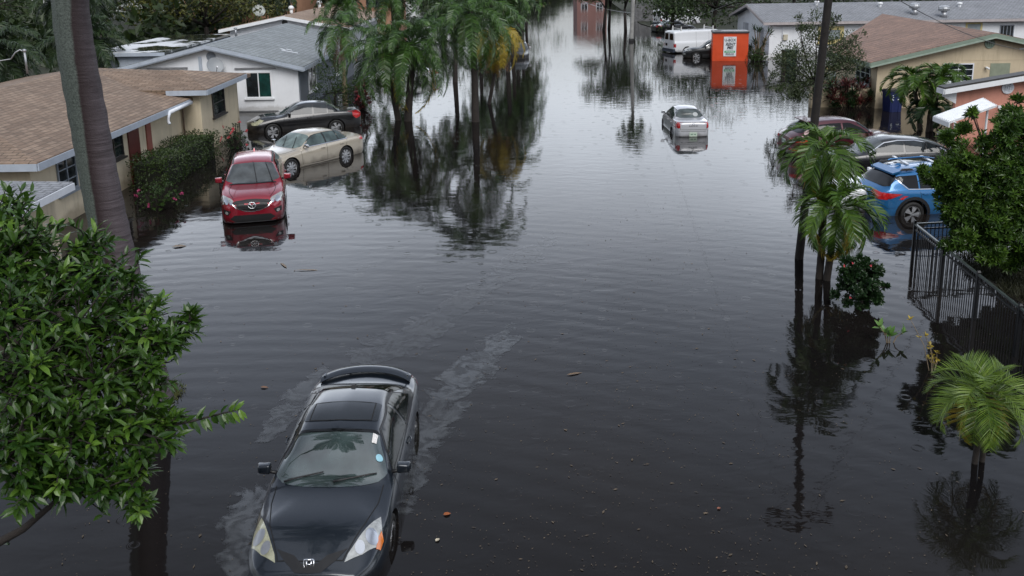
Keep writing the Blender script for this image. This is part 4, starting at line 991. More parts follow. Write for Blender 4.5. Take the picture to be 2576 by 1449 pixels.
# --- black sedan behind it
p_blk = paint('paint_black', (0.0045, 0.0045, 0.006), .2, .3)
S = sedan_shape(4.78, 1.78, 1.46, nose=.74, hood=.97, belt=.95, deck=1.06, tail=1.05, cowl=.95, header=.22, rroof=-.9, deck_y=-1.55, rw_=.64)
c = Car('parked_car', 'black four-door sedan with yellowed headlight beside the white gable house', 'car', S, p_blk, (1.38, -1.32), rw=.33, spokes=5)
c.sheet('windshield', .93, .24, 8.35, 9.1, screen_grey, bow=.08, bow1=.04, corner=.05); c.sheet('rear_window', -.95, -1.5, 9.2, 8.5, glass('blk_rear', (.05, .07, .05), .03), bow=-.03, corner=.05)
glass4(c, .985, 1.34, .66, .06, -.36, -1.12, -1.36, glass('blk_side', (.018, .022, .025), .04, .5), quarter=-.98)
doors(c, .84, -.36, -1.30, .33, .95)
c.patch('headlight', [(1.72, .80), (1.95, .86), (2.26, .80), (2.34, .70), (2.2, .60), (2.0, .62)], 'side', lamp_aged, .008, mirror=True)
c.patch('tail_light', [(-2.05, .98), (-2.22, 1.0), (-2.37, .98), (-2.36, .72), (-2.2, .68), (-2.06, .8)], 'side', lamp_red, .008, mirror=True); c.patch('rear_light', [(.80, 1.0), (.58, .98), (.55, .82), (.80, .72)], 'rear', lamp_red, .008, mirror=True)
c.plate(True, .80, mat('plate_white', (.6, .62, .62), .4), .32, .15); c.mirrors(.66, .98, p_blk); c.handles([-.18, -1.1], .84, p_blk)
c.patch('hood_vent', [(.15, 1.15), (.62, 1.2), (.58, 1.75), (.25, 1.7)], 'top', tint_glass, .006, mirror=True)
c.line([(.66, 1.0), (.64, 1.5), (.5, 2.1)], 'top'); c.line([(.9, .62), (-1.1, .64)], 'side', .02, m=black_trim, name='side_moulding')
c.place(yaw_of(G(919, 301, .4), G(634, 320, .4)) + 1, (-.8, 1.38, .33), (687, 330), .30, 1.06)

# --- silver sedan out in the street
p_sil = paint('paint_silver', (0.56, 0.57, 0.60), .3, .3)
S = sedan_shape(4.2, 1.64, 1.50, nose=.76, hood=.98, belt=.95, deck=1.08, tail=1.06, cowl=1.05, header=.35, rroof=-.75, deck_y=-1.35, rw_=.62)
h = 2.1
c = Car('parked_car', 'small silver sedan standing alone in the middle of the flooded street', 'car', S, p_sil, (1.25, -1.12), rw=.29)
c.sheet('windshield', 1.03, .36, 8.35, 9.1, screen_grey, bow=.08, corner=.05); c.sheet('rear_window', -.80, -1.32, 9.15, 8.55, glass('echo_rear', (.07, .085, .085), .03), bow=-.03, bow1=-.06, corner=.06)
glass4(c, .985, 1.37, .76, .2, -.3, -.85, -1.2, glass('echo_side', (.03, .04, .04), .04), trim=black_trim)
doors(c, .9, -.3, -1.1, .33, .95)
c.patch('tail_light', [(.80, .99), (.60, .97), (.60, .72), (.76, .70), (.81, .8)], 'rear', lamp_red, .008, mirror=True); c.patch('tail_light_side', [(-1.95, .98), (-2.09, .97), (-2.09, .72), (-2.0, .74)], 'side', lamp_red, .008, mirror=True)
c.line([(-.6, .98), (.6, .98)], 'rear', .014, mirror=False); c.line([(-.62, .98), (-.6, .66), (.6, .66), (.62, .98)], 'rear', .012, mirror=False); c.line([(-.8, .58), (.8, .58)], 'rear', .014, mirror=False)
_q = c.bvh.ray_cast(Vector((0, -6, .83)), Vector((0, 1, 0)))[0]
lettering(c.root, 'lettering', 'ECHO', .085, (0, _q.y - .012, .83), mat('badge_grey', (.2, .2, .21), .3, metal=.5), 1.2, 0, .004, 1.7)
emblem(c, 'emblem', [[(math.cos(a * PI / 6), math.sin(a * PI / 6) * .7) for a in range(13)]], .92, .05, .008, chrome, 'rear')
c.plate(True, .44, mat('plate_green', (.5, .6, .5), .4, .25, 30), .36, .2); c.mirrors(.75, .98, p_sil, size=(.19, .1, .15)); c.handles([-.15, -1.0], .85, p_sil)
c.patch('headrest', [(.28 + .12 * math.cos(k * PI / 5), 1.2 + .09 * math.sin(k * PI / 5)) for k in range(10)], 'rear', mat('headrest', (.4, .42, .42), .7), .014)
c.place(yaw_of(G(1689, 330, .12), G(1662, 306, .12)) * .55, (0, -h, .84), (1744, 316), .30, .93)

# --- white van, black crossover and others on the far right
p_wht = paint('paint_white', (0.72, 0.74, 0.77), 0.0, .3)
def van_shape():
    h = 2.85; top = [(-h, 1.98), (-h + .15, 2.04), (-1.5, 2.1), (1.0, 2.09), (1.3, 2.03), (1.75, 1.55), (2.0, 1.25), (2.1, 1.2), (2.6, 1.08), (h, .98)]
    sh = [(-h, 1.2), (1.3, 1.18), (2.0, 1.1), (h, .9)]
    wr = [(-h, .82), (0, .84), (1.3, .8), (2.0, .82), (h, .8)]
    return Shape(5.7, 2.0, top, sh, wr, .28, plan=[(-h, .96), (-h + .15, .985), (-h + .5, 1), (1.5, 1), (2.3, .97), (h - .1, .88), (h, .8)])
def van(label):
    S = van_shape(); c = Car('parked_van', label, 'van', S, p_wht, (1.75, -1.75), rw=.36)
    c.sheet('windshield', 1.98, 1.34, 8.4, 9.2, car_glass, bow=.06, corner=.05)
    c.patch('rear_window', [(.12, 1.30), (.72, 1.30), (.68, 1.82), (.12, 1.82)], 'rear', tint_glass, .01, mirror=True)
    c.patch('side_window', [(1.7, 1.22), (1.3, 1.8), (.6, 1.85), (.55, 1.22)], 'side', tint_glass, .008, mirror=True)
    c.patch('tail_light', [(.80, .72), (.96, .72), (.96, 1.02), (.80, 1.02)], 'rear', lamp_red, .01, mirror=True)
    c.patch('tail_light_side', [(-2.84, .72), (-2.76, .72), (-2.76, 1.02), (-2.84, 1.02)], 'side', lamp_red, .01, mirror=True)
    c.line([(0, .5), (0, 1.95)], 'rear', .014, mirror=False); c.patch('licence_plate', [(-.6, .78), (-.28, .78), (-.28, 1.0), (-.6, 1.0)], 'rear', tint_glass, .01)
    b = MB(); b.box((0, -2.93, .45), (1.9, .2, .26)); b.box((0, -2.9, .54), (1.9, .26, .05)); b.build('bumper', mat('bumper_blue', (.03, .04, .06), .5), c.root)
    for y_ in (-.9, .3): c.line([(y_, .4), (y_, 1.95)], 'side')
    for y_ in (-2.2, .75):
        r_ = MB(); r_.bar((-.78, y_, 2.2), (.78, y_, 2.2), .05)
        for x_ in (-.72, .72): r_.box((x_, y_, 2.2), (.12, .12, .36), taper=.5)
        r_.build('ladder_rack', mat('rack_pale', (.55, .55, .54), .4), c.root)
    c.mirrors(1.6, 1.25, black_trim); c.patch('headlight', [(.6, .8), (.85, .8), (.82, 1.0), (.6, 1.0)], 'front', lamp_clear, .01, mirror=True)
    return c
van1 = van('white work van with roof ladder racks parked behind the orange container')
van1.place(72, (0, -2.85, .5), (1684, 124), .22)
van2 = van('white van mostly hidden by the dark tree beyond the black sedan'); van2.place(66, (.95, -2.85, .9), (1664, 50), .2)

S = suv_shape(4.68, 1.87, 1.64, nose=.88, hood=1.06, belt=1.06, cowl=1.05, header=.3, rroof=-1.35, tailz=1.1, rw_=.64)
c = Car('parked_car', 'black crossover with chrome window trim half hidden by the orange container', 'car', S, p_blk, (1.38, -1.37), rw=.37, spokes=5)
c.sheet('windshield', 1.02, .33, 8.4, 9.15, screen_grey, bow=.08, corner=.05); glass4(c, 1.10, 1.48, .72, .1, -.35, -1.35, -1.62, tint_glass, trim=chrome)
c.patch('headlight', [(1.72, .86), (1.95, .95), (2.2, .9), (2.3, .8), (2.0, .78)], 'side', lamp_clear, .008, mirror=True); c.patch('grille', [(-.5, .82), (.5, .82), (.4, .45), (-.4, .45)], 'front', black_trim, .006)
c.line([(-.6, .42), (.6, .42)], 'front', .03, mirror=False, m=chrome, name='bumper_trim'); c.plate(False, .55, mat('plate_white', (.6, .62, .62), .4)); c.patch('fog_lamp', [(.62, .5), (.78, .52), (.76, .6), (.62, .58)], 'front', lamp_clear, .008, mirror=True)
doors(c, .9, -.35, -1.4, .35, 1.05); c.mirrors(.7, 1.08, p_blk); c.handles([-.2, -1.15], .95, chrome)
c.line([(.56, .25), (.56, -1.3)], 'top', .03, m=chrome, name='roof_rail', off=.03)
c.place(-82, (-.85, 1.38, .37), (1752, 142), .22)

S = sedan_shape(4.8, 1.82, 1.45)
c = Car('parked_car', 'black sedan with red tail lamp under the dark tree beyond the white van', 'car', S, p_blk, (1.4, -1.35))
c.sheet('rear_window', -.8, -1.5, 9.2, 8.5, screen_glass, bow=-.03, corner=.05); c.sheet('windshield', .98, .35, 8.35, 9.1, car_glass, corner=.05); glass4(c, .98, 1.33, .7, .15, -.33, -1.1, -1.38, tint_glass, trim=chrome)
c.patch('tail_light', [(.86, .96), (.5, .94), (.5, .78), (.86, .78)], 'rear', lamp_red, .01, mirror=True); c.patch('tail_light_side', [(-2.1, .97), (-2.38, .95), (-2.38, .78), (-2.2, .78)], 'side', lamp_red, .01, mirror=True)
c.mirrors(.66, .98, p_blk); c.place(70, (0, -2.4, .5), (1645, 74), .25)

p_gry = paint('paint_grey', (0.07, 0.07, 0.08), .4, .3)
S = sedan_shape(4.8, 1.82, 1.47, nose=.76)
c = Car('parked_car', 'grey sedan facing the camera beyond the yellowing palm fronds', 'car', S, p_gry, (1.4, -1.35))
c.sheet('windshield', .98, .35, 8.35, 9.1, screen_grey, bow=.08, corner=.05); glass4(c, .98, 1.33, .7, .15, -.33, -1.1, -1.38, tint_glass); c.sheet('rear_window', -.8, -1.5, 9.2, 8.5, car_glass, corner=.05)
c.patch('headlight', [(.82, .78), (.5, .70), (.52, .60), (.84, .66)], 'front', lamp_clear, .01, mirror=True); c.patch('headlight_side', [(1.95, .78), (2.3, .74), (2.3, .62), (2.1, .66)], 'side', lamp_clear, .01, mirror=True)
c.patch('grille', [(-.5, .66), (.5, .66), (.6, .36), (-.6, .36)], 'front', black_trim, .008); c.line([(-.5, .6), (.5, .6)], 'front', .02, mirror=False, m=chrome, name='grille_bar', off=.014); c.patch('roof_panel', [(-.5, .2), (.5, .2), (.48, -.6), (-.48, -.6)], 'top', tint_glass, .005)
c.mirrors(.7, .98, mat('mirror_pale', (.5, .5, .52), .3)); c.wipers([((.5, .98), (.05, .9))])
c.place(183, (0, 2.4, .5), (1302, 141), .3)

S = sedan_shape(4.6, 1.78, 1.44)
c = Car('parked_car', 'white sedan with red tail lamp seen between the drooping palm fronds', 'car', S, p_wht, (1.35, -1.3))
c.sheet('windshield', .98, .35, 8.35, 9.1, screen_grey, corner=.05); c.sheet('rear_window', -.8, -1.5, 9.2, 8.5, car_glass, corner=.05); glass4(c, .98, 1.33, .7, .15, -.33, -1.1, -1.38, tint_glass)
c.patch('tail_light', [(-1.92, .97), (-2.1, .98), (-2.26, .92), (-2.2, .8), (-2.0, .82)], 'side', lamp_red, .008, mirror=True); c.patch('rear_light', [(.84, .95), (.5, .93), (.5, .8), (.84, .78)], 'rear', lamp_red, .01, mirror=True)
doors(c, .85, -.33, -1.25, .33, .93); c.mirrors(.7, .98, p_wht)
c.place(-86, (0, -2.3, .3), (1106, 200), .3)

# --- the drive on the right
p_mar = paint('paint_maroon', (0.075, 0.010, 0.018), .35, .28)
S = suv_shape(4.5, 1.83, 1.66, nose=.92, hood=1.08, belt=1.08, cowl=1.0, header=.25, rroof=-1.35, tailz=1.10, rw_=.64, tail_y=-2.0)
c = Car('parked_car', 'maroon hatchback with rear spoiler behind the twin palms and utility pole', 'car', S, p_mar, (1.33, -1.33), rw=.35)
c.sheet('windshield', .97, .28, 8.4, 9.15, car_glass, bow=.08, corner=.05); c.sheet('rear_window', -1.5, -2.0, 9.1, 8.5, tint_glass, corner=.06)
glass4(c, 1.12, 1.50, .70, .05, -.33, -1.2, -1.5, tint_glass); doors(c, .85, -.33, -1.35, .35, 1.08)
b = MB(); b.prism([(-.6, -1.3, 1.63), (.6, -1.3, 1.63), (.56, -1.66, 1.60), (-.56, -1.66, 1.60)], (0, 0, -.04)); b.build('spoiler', p_mar, c.root)
c.patch('tail_light', [(.88, 1.02), (.45, .98), (.5, .88), (.88, .86)], 'rear', lamp_red, .01, mirror=True); c.patch('tail_light_side', [(-1.95, 1.02), (-2.2, 1.0), (-2.2, .86), (-2.05, .9)], 'side', lamp_red, .01, mirror=True); c.patch('reflector', [(.85, .62), (.5, .6), (.5, .54), (.85, .55)], 'rear', lamp_red, .01, mirror=True)
c.patch('headlight', [(1.75, .88), (2.1, .88), (2.22, .78), (2.0, .78)], 'side', lamp_clear, .008, mirror=True); c.mirrors(.68, 1.1, p_mar); c.handles([-.15, -1.05], .96, p_mar); c.wipers([((-.5, 1.0), (-.05, .88))])
q = MB(); q.box((0, -1.05, 1.67), (.05, .16, .07), taper=.5); q.build('antenna', p_mar, c.root)
c.plate(True, .8, None)
c.place(83, (-.56, -1.66, 1.60), (1999, 294), .25)

S = sedan_shape(4.9, 1.86, 1.45, nose=.78, hood=.98, belt=.96, deck=1.10, tail=1.09, cowl=1.0, header=.25, rroof=-1.0, deck_y=-2.0, rw_=.64)
c = Car('parked_car', 'black sedan with chrome arch over its side windows beside the maroon hatchback', 'car', S, p_blk, (1.42, -1.41), rw=.34)
c.sheet('windshield', .98, .27, 8.35, 9.1, screen_grey, bow=.09, corner=.05); c.sheet('rear_window', -1.05, -1.95, 9.2, 8.6, screen_grey, corner=.05)
glass4(c, 1.0, 1.335, .72, .1, -.40, -1.2, -1.72, glass('blk_side', (.045, .055, .06)), quarter=-1.15)
c.line([(.82, .98), (.55, 1.13), (.25, 1.29), (-.2, 1.365), (-.8, 1.36), (-1.25, 1.28), (-1.62, 1.14), (-1.80, 1.04)], 'side', .026, m=chrome, name='chrome_arch', off=.012)
doors(c, .88, -.40, -1.4, .33, .98); c.mirrors(.72, .98, p_blk); c.handles([-.2, -1.2], .86, p_blk)
c.patch('headlight', [(1.9, .78), (2.2, .78), (2.4, .7), (2.1, .68)], 'side', lamp_clear, .008, mirror=True); c.patch('tail_light', [(-2.1, 1.0), (-2.4, 1.0), (-2.4, .86), (-2.2, .86)], 'side', lamp_red, .008, mirror=True)
c.place(-88, (-.87, .72, 1.0), (2195, 384), .25)

S = suv_shape(4.7, 1.88, 1.62, nose=.9, hood=1.04, belt=1.06, cowl=1.1, header=.3, rroof=-1.5, tailz=1.1, rw_=.65)
c = Car('parked_car', 'white crossover with dark glass roof and silver cross bars beside the blue one', 'car', S, p_wht, (1.42, -1.4), rw=.36)
c.sheet('windshield', 1.06, .32, 8.4, 9.15, screen_grey, bow=.09, corner=.05); c.sheet('glass_roof', .28, -1.4, 9.3, 9.3, tint_glass, off=.006)
glass4(c, 1.10, 1.46, .72, .1, -.35, -1.4, -1.68, tint_glass); c.mirrors(.75, 1.08, p_wht)
for y_ in (.15, -.75):
    b = MB(); b.bar((-.6, y_, 1.66), (.6, y_, 1.66), .09, .035); b.build('cross_bar', mat('bar_silver', (.6, .62, .64), .3, metal=.6), c.root)
c.patch('headlight', [(1.8, .86), (2.1, .88), (2.3, .78), (2.0, .78)], 'side', lamp_clear, .008, mirror=True); doors(c, .9, -.35, -1.4, .35, 1.05)
c.place(-88, (.6, .15, 1.66), (2247, 393), .25, .95)

p_blu = paint('paint_blue', (0.018, 0.145, 0.36), .4, .28)
S = suv_shape(4.6, 1.84, 1.68, nose=.95, hood=1.1, belt=1.10, cowl=1.05, header=.35, rroof=-1.62, tailz=1.12, rw_=.66, tail_y=-2.1)
c = Car('parked_car', 'bright blue crossover with roof rails beside the black metal fence', 'car', S, p_blu, (1.35, -1.31), rw=.37, ra=.45, spokes=5)
c.sheet('windshield', 1.03, .38, 8.4, 9.15, car_glass, bow=.08, corner=.05); c.sheet('rear_window', -1.74, -2.1, 9.15, 8.45, tint_glass, bow=-.02, corner=.06)
c.patch('side_window', [(-1.80, 1.44), (-1.70, 1.48), (-1.15, 1.50), (-1.15, 1.13), (-1.45, 1.15)], 'side', tint_glass, .008, mirror=True, maxedge=.1)
c.patch('side_window', [(-1.10, 1.13), (-1.10, 1.51), (-.38, 1.53), (-.38, 1.12)], 'side', tint_glass, .008, mirror=True); c.patch('side_window', [(-.30, 1.12), (-.30, 1.53), (.15, 1.50), (.72, 1.12)], 'side', tint_glass, .008, mirror=True)
c.line([(-1.84, 1.45), (-1.47, 1.125), (-.5, 1.10), (.75, 1.10)], 'side', .022, m=chrome, name='chrome_strip', off=.012)
c.patch('tail_light', [(.90, 1.03), (.30, 1.08), (.34, 1.00), (.62, .86), (.90, .84)], 'rear', lamp_red, .01, mirror=True); c.patch('tail_light_side', [(-1.66, 1.0), (-2.2, 1.05), (-2.22, .86), (-2.0, .88)], 'side', lamp_red, .01, mirror=True)
c.line([(.62, 1.0), (.55, .62), (-.55, .62), (-.62, 1.0)], 'rear', .012, mirror=False); c.line([(-1.35, .4), (-1.0, .5), (-1.12, 1.1)], 'side'); c.line([(-.34, .4), (-.34, 1.1)], 'side')
c.line([(-2.25, .62), (-1.85, .60)], 'side', .03, m=p_blu, name='bumper_crease', off=.012)
for sg in (-1, 1):
    b = MB(); b.tube([(sg * .60, -1.45, 1.62), (sg * .60, -1.25, 1.72), (sg * .60, -.2, 1.745), (sg * .60, .2, 1.68)], .025, 6); b.build('roof_rail', p_blu, c.root, smooth=True)
    b = MB(); b.box((sg * .60, -1.42, 1.665), (.07, .4, .06), taper=.7); b.build('rail_foot', black_trim, c.root)
q = MB(); q.box((0, -1.35, 1.69), (.05, .2, .08), taper=.4); q.build('antenna', p_blu, c.root)
b = MB(); b.prism([(-.62, -1.6, 1.64), (.62, -1.6, 1.64), (.60, -1.86, 1.57), (-.60, -1.86, 1.57)], (0, 0, -.05)); b.build('spoiler', p_blu, c.root)
for y_ in (1.35, -1.31):
    for sg in (-1, 1):
        P = [(y_ + .50 * math.cos(a * PI / 12), .37 + .50 * math.sin(a * PI / 12)) for a in range(0, 13)]
        c.line(P, 'side', .09, side=sg, mirror=True, m=black_trim, name='arch_trim', off=.008) if sg == 1 else None
c.handles([-.95, .1], .98, p_blu); c.mirrors(.72, 1.12, p_blu); c.plate(True, .78, None)
c.place(82, (.80, -1.31, .37), (2291, 538), .36)
# ------------------------------------------------------------------ vegetation builders
lf_queen = leafmat('leaf_queen_palm', (0.006, 0.028, 0.006), (0.075, 0.160, 0.024), .36, .12)
lf_gold = leafmat('leaf_yellowing', (0.20, 0.15, 0.015), (0.46, 0.34, 0.03), .45)
lf_dead = leafmat('leaf_dead', (0.13, 0.065, 0.03), (0.27, 0.155, 0.085), .7, .15, .2)
lf_xmas = leafmat('leaf_christmas_palm', (0.014, 0.052, 0.006), (0.11, 0.20, 0.024), .34)
lf_lime = leafmat('leaf_lime_palm', (0.05, 0.115, 0.010), (0.20, 0.29, 0.03), .36)
lf_fig = leafmat('leaf_fig', (0.008, 0.036, 0.006), (0.068, 0.140, 0.018), .32)
lf_fresh = leafmat('leaf_fresh', (0.07, 0.16, 0.02), (0.16, 0.27, 0.04), .32)
lf_shrub = leafmat('leaf_shrub', (0.012, 0.040, 0.008), (0.075, 0.145, 0.022), .34)
lf_shrub2 = leafmat('leaf_shrub_tips', (0.04, 0.10, 0.012), (0.12, 0.21, 0.03), .32)
lf_hib = leafmat('leaf_hibiscus', (0.008, 0.026, 0.010), (0.030, 0.070, 0.018), .34)
lf_hedge = leafmat('leaf_hedge', (0.010, 0.026, 0.006), (0.055, 0.090, 0.016), .45)
lf_bush = leafmat('leaf_bush', (0.012, 0.036, 0.007), (0.052, 0.100, 0.016), .45)
lf_sparse = leafmat('leaf_olive', (0.025, 0.042, 0.016), (0.085, 0.115, 0.045), .45)
lf_back = leafmat('leaf_background', (0.008, 0.020, 0.006), (0.042, 0.070, 0.015), .5)
lf_backpalm = leafmat('leaf_background_palm', (0.010, 0.026, 0.010), (0.048, 0.080, 0.026), .42)
lf_yellow = leafmat('leaf_yellow_green', (0.03, 0.042, 0.006), (0.12, 0.12, 0.018), .5)
lf_cord = leafmat('leaf_cordyline', (0.035, 0.018, 0.012), (0.20, 0.035, 0.04), .4)
lf_grass = leafmat('grass_blade', (0.04, 0.055, 0.012), (0.13, 0.14, 0.035), .6)
fl_pink = leafmat('flower_pink', (0.42, 0.03, 0.05), (0.62, 0.10, 0.12), .5, .1)
fl_magenta = leafmat('flower_magenta', (0.35, 0.03, 0.12), (0.5, 0.08, 0.2), .5, .1)
bark_palm = mat('bark_palm', (0.13, 0.115, 0.10), .9, .35, 3.0, .6, 22)
bark_dark = mat('bark_dark', (0.026, 0.021, 0.018), .9, .35, 4.0, .6, 25)
bark_tan = mat('bark_tan', (0.22, 0.17, 0.11), .9, .3, 4.0, .5, 25)
crownshaft = mat('crownshaft', (0.10, 0.16, 0.045), .4, .25, 4.0)
UPV = Vector((0, 0, 1))

def frond(mb, base, az, el, ln, droop=1.6, nl=34, ll=.5, lw=.03, lift=.35, hang=.5, jit=.25, mi=0, mir=0, bend=1.25, start=.12, rr=.016, sweep=.55):
    hdir = Vector((math.cos(az), math.sin(az), 0)); side = Vector((-math.sin(az), math.cos(az), 0))
    K = 12; P = [Vector(base)]; T = []; e0 = el; cur = random.uniform(-.25, .25)
    for k in range(K):
        t = (k + .5) / K; e = e0 - droop * t ** bend
        d = hdir * math.cos(e) + side * (cur * t * math.cos(e)) + UPV * math.sin(e); d.normalize(); T.append(d); P.append(P[-1] + d * (ln / K))
    mb.tube([P[i] for i in range(0, K + 1, 2)], [rr * (1 - .85 * i / K) for i in range(0, K + 1, 2)], 4, mir, caps=False)
    for i in range(nl):
        t = start + (1 - start) * (i + random.random() * .6) / nl; f = min(t * K, K - .001); k = int(f)
        p = P[k].lerp(P[k + 1], f - k); tan = T[k]
        s0 = tan.cross(UPV)
        if s0.length < .1: s0 = side.copy()
        s0.normalize(); nrm = s0.cross(tan)
        L = ll * (math.sin(PI * min(1, (.10 + .9 * t)) ** .85) * .75 + .28) * random.uniform(.85, 1.12)
        for sg in (1, -1):
            lf = lift + random.uniform(-jit, jit)
            sw = sweep + .35 * t
            d = (s0 * sg + tan * sw + nrm * lf).normalized()
            m_ = p + d * L * .55
            d2 = (d + Vector((0, 0, -hang * random.uniform(.7, 1.3)))).normalized(); q = m_ + d2 * L * .5
            wv = tan * (lw / 2) + nrm * (random.uniform(-.3, .3) * lw)
            o = len(mb.v)
            mb.v += [tuple(p - wv * .7), tuple(p + wv * .7), tuple(m_ - wv), tuple(m_ + wv), tuple(q)]
            mb.f += [(o, o + 1, o + 3, o + 2), (o + 2, o + 3, o + 4)]; mb.m += [mi, mi]
def ringed(path, r0, r1, n=14, rings=26, amp=.04, flare=1.35):
    """trunk path sampled finely with leaf-scar rings"""
    pts, rad = [], []; K = rings * 2
    for k in range(K + 1):
        t = k / K; f = t * (len(path) - 1); i = min(int(f), len(path) - 2); u = f - i
        p0 = Vector(path[max(i - 1, 0)]); p1 = Vector(path[i]); p2 = Vector(path[i + 1]); p3 = Vector(path[min(i + 2, len(path) - 1)])
        p = .5 * (2 * p1 + (p2 - p0) * u + (2 * p0 - 5 * p1 + 4 * p2 - p3) * u * u + (3 * p1 - p0 - 3 * p2 + p3) * u ** 3)
        r = (r0 + (r1 - r0) * t) * (1 + (flare - 1) * math.exp(-t * 14)) * (1 + (amp if k % 2 else 0) + random.uniform(-.01, .01))
        pts.append(p); rad.append(r)
    return pts, rad
def palm(name, label, path, r0, r1, nf, ln, leaf, els=(1.3, -.5), group=None, bark=None, dead=0, shaft=0.0, deadlen=None, az0=None, cat='palm tree', golden=0, **kw):
    root = empty(name, path[0], 0, label, cat, group); inv = -Vector(path[0])
    t = MB(); p, r = ringed([Vector(q) + inv for q in path], r0, r1); t.tube(p, r, 12)
    t.build('trunk', bark or bark_palm, root, smooth=True)
    top = Vector(path[-1]) + inv; ax = (Vector(path[-1]) - Vector(path[-2])).normalized()
    if shaft:
        s = MB(); s.tube([top - ax * .02, top + ax * shaft * .5, top + ax * shaft], [r1 * 1.25, r1 * 1.05, r1 * .5], 10); s.build('crownshaft', crownshaft, root, smooth=True); top = top + ax * shaft * .85
    c = MB(); az = az0 if az0 is not None else random.random() * 6.28
    mats = [leaf, lf_gold]
    for i in range(nf):
        u = i / max(1, nf - 1); e = els[0] + (els[1] - els[0]) * u ** .8 + random.uniform(-.12, .12); az += 2.39996 + random.uniform(-.15, .15)
        frond(c, top + ax * (.10 * (1 - u)), az, e, ln * random.uniform(.88, 1.08) * (.75 + .25 * min(1, u * 3)), mi=1 if i >= nf - golden else 0, **kw)
    c.build('crown', mats, root, fix=False)
    if dead:
        d = MB()
        for i in range(dead):
            az += 2.39996; frond(d, top - ax * .12, az, -.9 + random.uniform(-.3, .2), (deadlen or ln * .8) * random.uniform(.7, 1), droop=.55, nl=30, ll=kw.get('ll', .5) * .8, lw=.022, lift=-.2, hang=1.6, jit=.3)
        d.build('dead_frond', lf_dead, root, fix=False)
    return root
def leaf_near(mb, base, d, nrm, L, W, curl=.25, mi=0):
    """folded pointed leaf of six faces"""
    d = d.normalized(); s = d.cross(nrm).normalized(); n = s.cross(d)
    def P(t, w_): return base + d * (t * L) + n * (-curl * L * t * t + abs(w_) * .22) + s * w_
    o = len(mb.v); w_ = W / 2
    mb.v += [tuple(x) for x in (P(0, 0), P(.3, 0), P(.68, 0), P(1, 0), P(.25, w_ * .8), P(.62, w_ * .85), P(.25, -w_ * .8), P(.62, -w_ * .85))]
    mb.f += [(o, o + 1, o + 4), (o + 1, o + 2, o + 5, o + 4), (o + 2, o + 3, o + 5), (o, o + 6, o + 1), (o + 1, o + 6, o + 7, o + 2), (o + 2, o + 7, o + 3)]; mb.m += [mi] * 6
def leaf_far(mb, c, d, nrm, L, W, mi=0):
    d = d.normalized(); s = d.cross(nrm)
    if s.length < .01: s = Vector((1, 0, 0))
    s.normalize(); n = s.cross(d); o = len(mb.v)
    mb.v += [tuple(c), tuple(c + d * L * .5 + s * W / 2 + n * W * .12), tuple(c + d * L - n * L * .12), tuple(c + d * L * .5 - s * W / 2 + n * W * .12)]
    mb.f += [(o, o + 1, o + 2, o + 3)]; mb.m += [mi]
def rv(): 
    while True:
        v = Vector((random.uniform(-1, 1), random.uniform(-1, 1), random.uniform(-1, 1)))
        if .05 < v.length < 1: return v.normalized()
def rosette(mb, p, ax, n, L, W, near=True, spread=(.5, 1.25), mi=0):
    ax = ax.normalized(); q = ax.to_track_quat('Z', 'Y').to_matrix(); a0 = random.random() * 6.28
    for i in range(n):
        a = a0 + i * 2.4; th = spread[0] + (spread[1] - spread[0]) * i / n + random.uniform(-.15, .15)
        d = q @ Vector((math.sin(th) * math.cos(a), math.sin(th) * math.sin(a), math.cos(th))); nn = q @ Vector((-math.cos(th) * math.cos(a), -math.cos(th) * math.sin(a), math.sin(th)))
        l = L * random.uniform(.75, 1.1)
        (leaf_near if near else leaf_far)(mb, p - ax * (L * .25 * i / n), d, nn, l, W * l / L, mi=mi)
